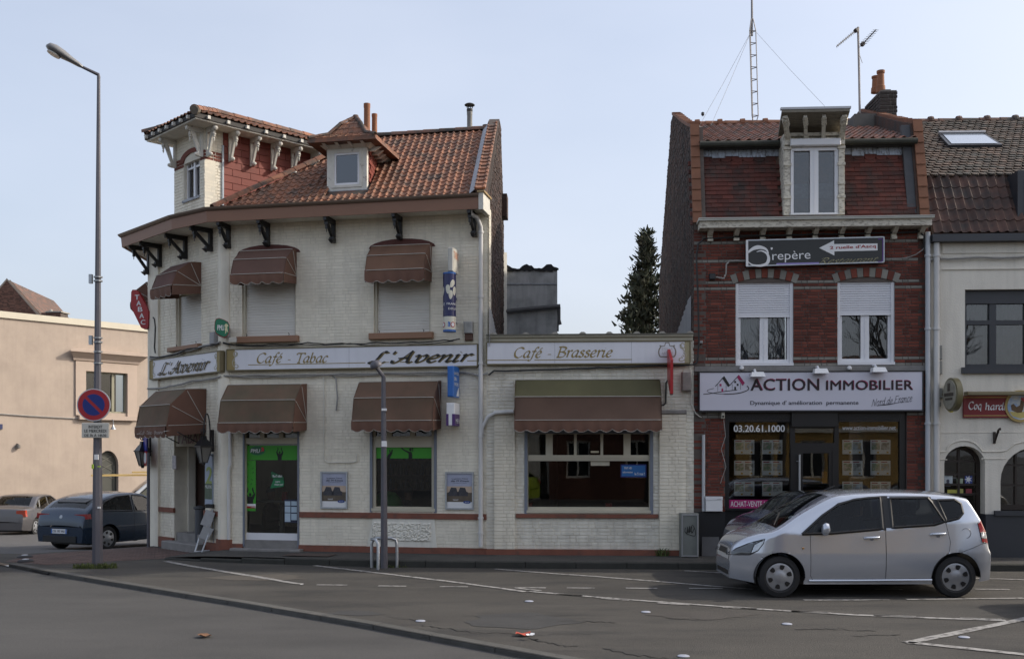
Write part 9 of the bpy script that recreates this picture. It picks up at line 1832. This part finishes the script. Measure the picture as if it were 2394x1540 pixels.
wbox(FB,(1595,913,1616,869),.16,mat('weathered_alarm',(.24,.22,.20),.8,.25,7),'weathered grey alarm box beside the agency board','alarm box','alarm_box');wbox(FB,(1659,653,1673,638),.08,BLACKM,'small black box on the brick wall by the restaurant sign');wbox(FB,(1634,803,1643,796),.05,GB_,'tiny grey box on the left edge of brick wall')
# electricity cabinet with graffiti
q = FB.rect(1592,1300,1634,1200,.4);t = thing('utility_cabinet',FB.p((q[0]+q[1])/2,PH,.3),'grey green utility cabinet with black graffiti tag','cabinet');mb = MB();mb.cbox(FB,q[0],q[1],PH,q[3],.08,.40,.015);mb.build('case',mat('cabinet_grey',(.17,.18,.165),.55,.12,4,streak=.25),t);mb = MB();mb.frame(FB,q[0]+.01,q[1]-.01,PH+.02,q[3]-.01,.025,.39,.41);mb.build('door_frame',GB_,t);mb = MB();gq_ = lambda a,b_: FB.hit(1592+42*a,1200+100*b_,.41)
for P in (((.25,.32),(.22,.42),(.33,.44),(.36,.30),(.38,.45),(.50,.28),(.45,.46),(.58,.30),(.52,.40),(.66,.44)),((.28,.46),(.75,.52),(.80,.40),(.62,.26),(.60,.46),(.74,.34))): ribbon(FB,cr([gq_(*p) for p in P],4),.010,.412,mb)
me = mb.mesh('graffiti');me.materials.append(BLKL);link('graffiti',me,t)
mb = MB();p = FB.p(FB.hit(1657,1300)[0],PH,.12);mb.hexa([p+FB.U*a+FB.N*w+VUP*z for z,s_ in ((0,1),(.42,.9)) for a,w in ((-.14*s_,-.05-z*.2),(.2*s_,-.05-z*.2),(.2*s_,-.02-z*.2),(-.14*s_,-.02-z*.2))]);tag(mb.build('leaning_board',mat('grey_board',(.10,.10,.105),.7,.15,4)),'grey board leaning on the black plinth beside cabinet','board')
# wall lanterns on scrolled arms
def lantern(base,arm,label):
 t = thing('wall_lantern',base,label,'lantern','black lanterns of the entrance');c = Vector(arm);mb = MB();d = (c-Vector(base));d.z = 0;l = d.length;d.normalize();B0_ = Vector(base);mb.box(Fr(B0_.x,B0_.y,-d.y,d.x) if 0 else FC,*(lambda uv: (uv-.03,uv+.03))((B0_-FC.o).dot(FC.U)),B0_.z-.22,B0_.z+.22,.05,.09);mb.tube([B0_-VUP*.3,B0_-VUP*.28+d*.06,B0_+VUP*.12+d*.06]+[B0_+d*(.06+(l-.06)*(1-math.cos(a))/2)+VUP*(.12+.42*math.sin(a)) for a in [R(20*k) for k in range(1,9)]]+[B0_+d*l+VUP*.12],.014,6);s0 = B0_+d*(l+.0)+VUP*.12
 mb.tube([s0+d*(.0+.07*(1-k/14)*math.sin(k*.75))+VUP*(.07-.07*(1-k/14)*math.cos(k*.75)) for k in range(13)],.011,6);mb.build('arm',BLACKM,t);z = s0.z
 def sq(r1,z1,r2,z2): return [Vector((s0.x,s0.y,zz))+FC.U*a*r+FC.N*b_*r for r,zz in ((r1,z1),(r2,z2)) for a,b_ in ((-1,-1),(1,-1),(1,1),(-1,1))]
 mb = MB();mb.hexa(sq(.05,z-.10,.04,z-.02));mb.hexa(sq(.13,z-.22,.06,z-.10));mb.hexa(sq(.14,z-.245,.14,z-.22));mb.hexa(sq(.06,z-.56,.06,z-.54));mb.hexa(sq(.02,z-.60,.03,z-.56));P = sq(.055,z-.54,.12,z-.245)
 for k in range(4): mb.bar(P[k],P[4+k],.016,.016)
 mb.build('lantern_frame',BLACKM,t);mb = MB();mb.hexa(sq(.047,z-.54,.112,z-.245));mb.build('lantern_glass',mat('smoked_pane',(.20,.19,.17),.25,.15,5),t)
u = FC.hit(504,1035)[0];bp_ = FC.p(u,FC.hit(504,1030)[1],.06);lantern(bp_,bp_+FC.N*.20,'black wall lantern right of the corner entrance');u = FC.hit(357,1040)[0];bp_ = FC.p(u,FC.hit(357,1042)[1],.06);lantern(bp_,bp_+FC.N*.17,'black wall lantern left of the corner entrance')
# tall lottery poster by the entrance, fallen display stand, ash bin
q = FC.rect(479,1180,496,1060,.03);q = (q[0],q[1],FC.hit(488,1180)[1],FC.hit(488,1060)[1]);t = thing('tall_poster',FC.p(q[0],q[2],0),'tall narrow blue and green poster beside the entrance','poster');mb = MB();mb.box(FC,*q,0,.03);mb.build('panel',mat('poster_pale_blue',(.30,.36,.46),.4,.2,2),t);h = q[3]-q[2];mb = MB();mb.box(FC,q[0],q[1],q[2]+.12,q[2]+h*.42,.03,.033);mb.build('dark_field',mat('poster_green_grey',(.07,.11,.07),.5,.35,7),t);text(t,'2',FC,(q[0]+.05,q[1]-.02,q[2]+h*.42,q[2]+h*.74),.034,mat('lime_digit',(.25,.32,.08),.5,.1,4),'digit',.1,.03);text(t,'MILLIONS',FC,(q[0]+.03,q[1]-.01,q[2]+h*.33,q[2]+h*.39),.034,WHT)
t = thing('display_stand',onz(487,1291),'battered grey display stand leaning by the entrance','stand');c = onz(487,1291,.03);fx = Fr(c.x,c.y,1,-.25);mb = MB();gz_ = lambda x,y,w=0: fx.p(*fx.hit(x,y,w),w)
mb.tube([gz_(456,1289,.1),gz_(468,1250,0),gz_(478,1240,-.1)],.016,6);mb.tube([gz_(472,1291,.15),gz_(487,1250,.05),gz_(497,1190,0)],.016,6);mb.tube([gz_(500,1286,-.1),gz_(499,1190,-.1)],.016,6);mb.tube([gz_(456,1289,.1),gz_(490,1286,-.1)],.016,6);mb.tube([gz_(472,1291,.15),gz_(505,1288,-.1)],.016,6);mb.build('legs',GALV,t)
for P in (((468,1225),(492,1232),(503,1198),(482,1190)),((464,1256),(486,1262),(500,1236),(476,1228))): mb = MB();mb.hexa([gz_(*p,-.12) for p in P]+[gz_(*p,.06) for p in P]);mb.build('tray',mat('stand_grey',(.34,.34,.34),.5,.15,6),t)
mb = MB();mb.box(fx,*fx.rect(480,1187,496,1178),-.08,0);mb.build('stand_top',BLACKM,t)
c = onz(466,1283,.03);mb = MB();mb.lathe(c,[(.09,0),(.09,.82),(.12,.84),(.12,.87),(.02,.9)],16);tag(mb.build('ash_bin',mat('bin_grey',(.07,.075,.085),.5,.1,4),None,40),'slim dark grey ash bin beside the entrance step','bin')
wbox(FC,(402,1096,411,1065),.01,mat('notice_pale',(.45,.42,.42),.6,.3,20),'small torn notice on the brick left of the entrance','notice','torn_notice')
# road sign pole at the corner
c = FC.p(UC-.05,0,.55);c = at(347,1276,C0.y-.6);c.z = 0;t = thing('corner_sign_pole',c,'dark pole with blue plate and round sign behind the left lantern','sign pole');mb = MB();mb.tube([c,Vector((c.x,c.y,at(347,1058,c.y).z))],.035,8);mb.build('pole',POST,t);FZ = Fr(c.x,c.y-.05,1,-1.6);FZ.hit(335,1040);mb = MB();mb.box(Fr(c.x,c.y,.5,-.8),-.40,-.1,at(340,1054,c.y).z,at(340,1020,c.y).z,0,.02);mb.build('blue_plate',mat('plate_blue',(.015,.03,.26),.4,.05,3),t);cz = at(335,1070,c.y).z;fz = Fr(c.x,c.y,.5,-.8);mb = MB();mb.disc(fz,-.22,cz,.17,0,.02,24);mb.build('round_sign',MATS['sign_red'],t);mb = MB();mb.disc(fz,-.22,cz,.12,.021,.025,24);mb.build('sign_face',WHT,t)
# people and things inside
c = FM.p(FM.hit(905,1182,-.5)[0],FM.hit(905,1195,-.5)[1]-.35,-.55);rn = random.Random(9);mb = MB();n = 16;g = []
for z,a,w in ((0,.34,.22),(.2,.36,.24),(.45,.33,.22),(.62,.27,.18),(.72,.16,.12),(.75,.02,.02)):
 for k in range(n): an = 2*math.pi*k/n;rr = 1+.09*math.sin(3*an+z*9)+rn.uniform(-.03,.03);g.append(c+FM.U*a*rr*math.cos(an)+FM.N*w*rr*math.sin(an)+VUP*z)
mb.faces(g,[(j*n+k,j*n+(k+1) % n,(j+1)*n+(k+1) % n,(j+1)*n+k) for j in range(5) for k in range(n)]);tag(mb.build('green_jacket',mat('green_nylon',(.06,.30,.05),.5,.15,5),None,60),'bright green jacket seen through the lamp post window','jacket')
p = FM.p(FM.hit(950,1180,-.8)[0],FM.hit(950,1190,-.8)[1]-.45,-.9);bust('person',p,'seated customer in dark clothes behind the lamp post window',mat('black_coat',(.02,.02,.022),.9,.1,5),mat('dark_hair',(.02,.015,.012),.8,.1,9),1,(1,.3))
p = FM.p(FM.hit(632,1165,-.9)[0],FM.hit(632,1165,-.9)[1]-.62,-.9);bust('person',p,'man in dark clothes seated behind the glazed door',MATS['black_coat'],GREYH,.95,(.9,-.3))
u = FM.hit(656,1160,-.4)[0];mb = MB();mb.box(FM,u-.6,u+.45,FM.hit(640,1172)[1]-.04,FM.hit(640,1172)[1],-.9,-.35);mb.box(FM,u-.1,u-.02,.1,FM.hit(640,1172)[1]-.04,-.65,-.57);tag(mb.build('cafe_table',mat('table_grey',(.20,.19,.17),.5,.1,4)),'pale cafe table just inside the glazed door','table');v = FM.hit(640,1172)[1];mb = MB();mb.cbox(FM,u+.0,u+.1,v,v+.18,-.55,-.45,.01);tag(mb.build('red_dispenser',RED),'red napkin box on the table inside the door','box')
# shelves of bottles glimpsed in the bar
sh = thing('bottle_shelf',FM.p(-1.9,.1,-2.75),'dim shelves of bottles behind the lamp post window','shelf');rn = random.Random(3)
for k in range(4): mb = MB();mb.box(FM,-3.0,-.7,1.2+k*.32,1.22+k*.32,-2.79,-2.5);mb.build('shelf_board',mat('shelf_wood',(.08,.05,.03),.7,.2,4),sh)
for k in range(4):
 for j in range(18): mb = MB();mb.lathe(FM.p(-2.9+j*.12,1.22+k*.32,-2.65),[(.035,0),(.035,.15),(.014,.19),(.014,.24)],8);mb.build('bottle',mat('bottle_%d' % (j % 3),((.25,.27,.32),(.05,.12,.30),(.20,.14,.06))[j % 3],.2,.1,5),sh)
# ================================================================ ACROSS THE STREET (behind the camera, seen only in the window reflections)
OCH = mat('ochre_render',(.52,.33,.11),.85,.08,.8,streak=.1);FO = Fr(16,-9,-1,.06)
def far_house(name,fr,w,h,m_,label,roofm,cols,floors,trim=WHITEP):
 t = thing(name,fr.p(w/2,0,-3),label,'building');hs = []
 for f_ in range(floors):
  for c in range(cols): u0 = w*(c+.5)/cols-.55;v0 = .9+f_*3.0;hs.append((u0,u0+1.1,v0,v0+1.7))
 mb = MB();holed(mb,fr,0,w,-.1,h,-6,0,hs) if 0 else holed(mb,fr,0,w,-.1,h,-.3,0,hs);mb.box(fr,0,w,-.1,h,-6,-5.8);mb.build('wall',m_,t)
 for a in hs:
  mb = MB();mb.frame(fr,a[0],a[1],a[2],a[3],.09,-.2,-.08);mb.box(fr,(a[0]+a[1])/2-.04,(a[0]+a[1])/2+.04,a[2]+.09,a[3]-.09,-.2,-.09);wq_ = mb.build('window',trim,t);mb = MB();mb.box(fr,a[0]+.05,a[1]-.05,a[2]+.05,a[3]-.05,-.18,-.17);mb.build('pane',mat('far_pane',(.03,.035,.04),.1,.1,3),wq_)
 mb = MB();mb.prism(Fr(fr.p(0,0).x,fr.p(0,0).y,-fr.N.x,-fr.N.y),[(-.4,h),(6.2,h),(2.9,h+1.9)],-w if 0 else 0,w);mb.build('roof',roofm,t)
 mb = MB();mb.box(fr,0,w,2.95,3.12,0,.08);mb.build('string_course',trim,t)
far_house('ochre_house',FO,9,4.7,OCH,'ochre rendered house across the street, mirrored in the agency windows',TILED,4,1);far_house('brick_row_house',Fr(6.6,-8.4,-1,.04),8,4.6,OB,'red brick row house across the street, mirrored in the annex window',TILED,3,1)
far_house('pale_row_house',Fr(-1.8,-8.1,-1,.02),9,4.5,CR,'pale row house across the street, mirrored in the cafe windows',TILED,4,1)
BARK = mat('bare_bark',(.06,.05,.04),.9,.2,6)
def bare_tree(x,y,H,seed,label):
 t = thing('bare_tree',(x,y,0),label,'tree','bare street trees across the road');rn = random.Random(seed);mb = MB();tb_ = MB()
 def br(p,d,l,r_,dep):
  q = p+d*l;(tb_ if dep == 0 else mb).tube([p,p.lerp(q,.5)+Vector((rn.uniform(-.05,.05),rn.uniform(-.05,.05),0))*l,q],[r_,r_*.85,r_*.7],6 if dep < 2 else 3,False)
  if dep > 5: return
  for _ in range(3 if dep < 5 else 2): br(p.lerp(q,rn.uniform(.6,1)) if dep else q,(d+Vector((rn.uniform(-1,1),rn.uniform(-1,1),rn.uniform(-.25,.8)))*.75).normalized(),l*rn.uniform(.58,.8),r_*.6,dep+1)
 br(Vector((x,y,0)),Vector((0,0,1)),H*.3,.22,0);tb_.build('trunk',BARK,t);mb.build('limbs',BARK,t)
for i,(x,y) in enumerate(((13.5,-3.5),(8.5,-4.5),(3.0,-4),(-6,-4.5))): bare_tree(x,y,10,20+i,('bare tree mirrored in the white house windows','bare tree mirrored in the right brick house windows','bare tree mirrored in the left brick house windows','bare tree across the street from the cafe')[i])

carA('green_hatchback','lime green hatchback across the street, mirrored in the annex window',mat('lime_car_paint',(.22,.30,.03),.3,.03,3,coat=.7),(-5.6,-4.6,ZR),.25,1.0,RL)
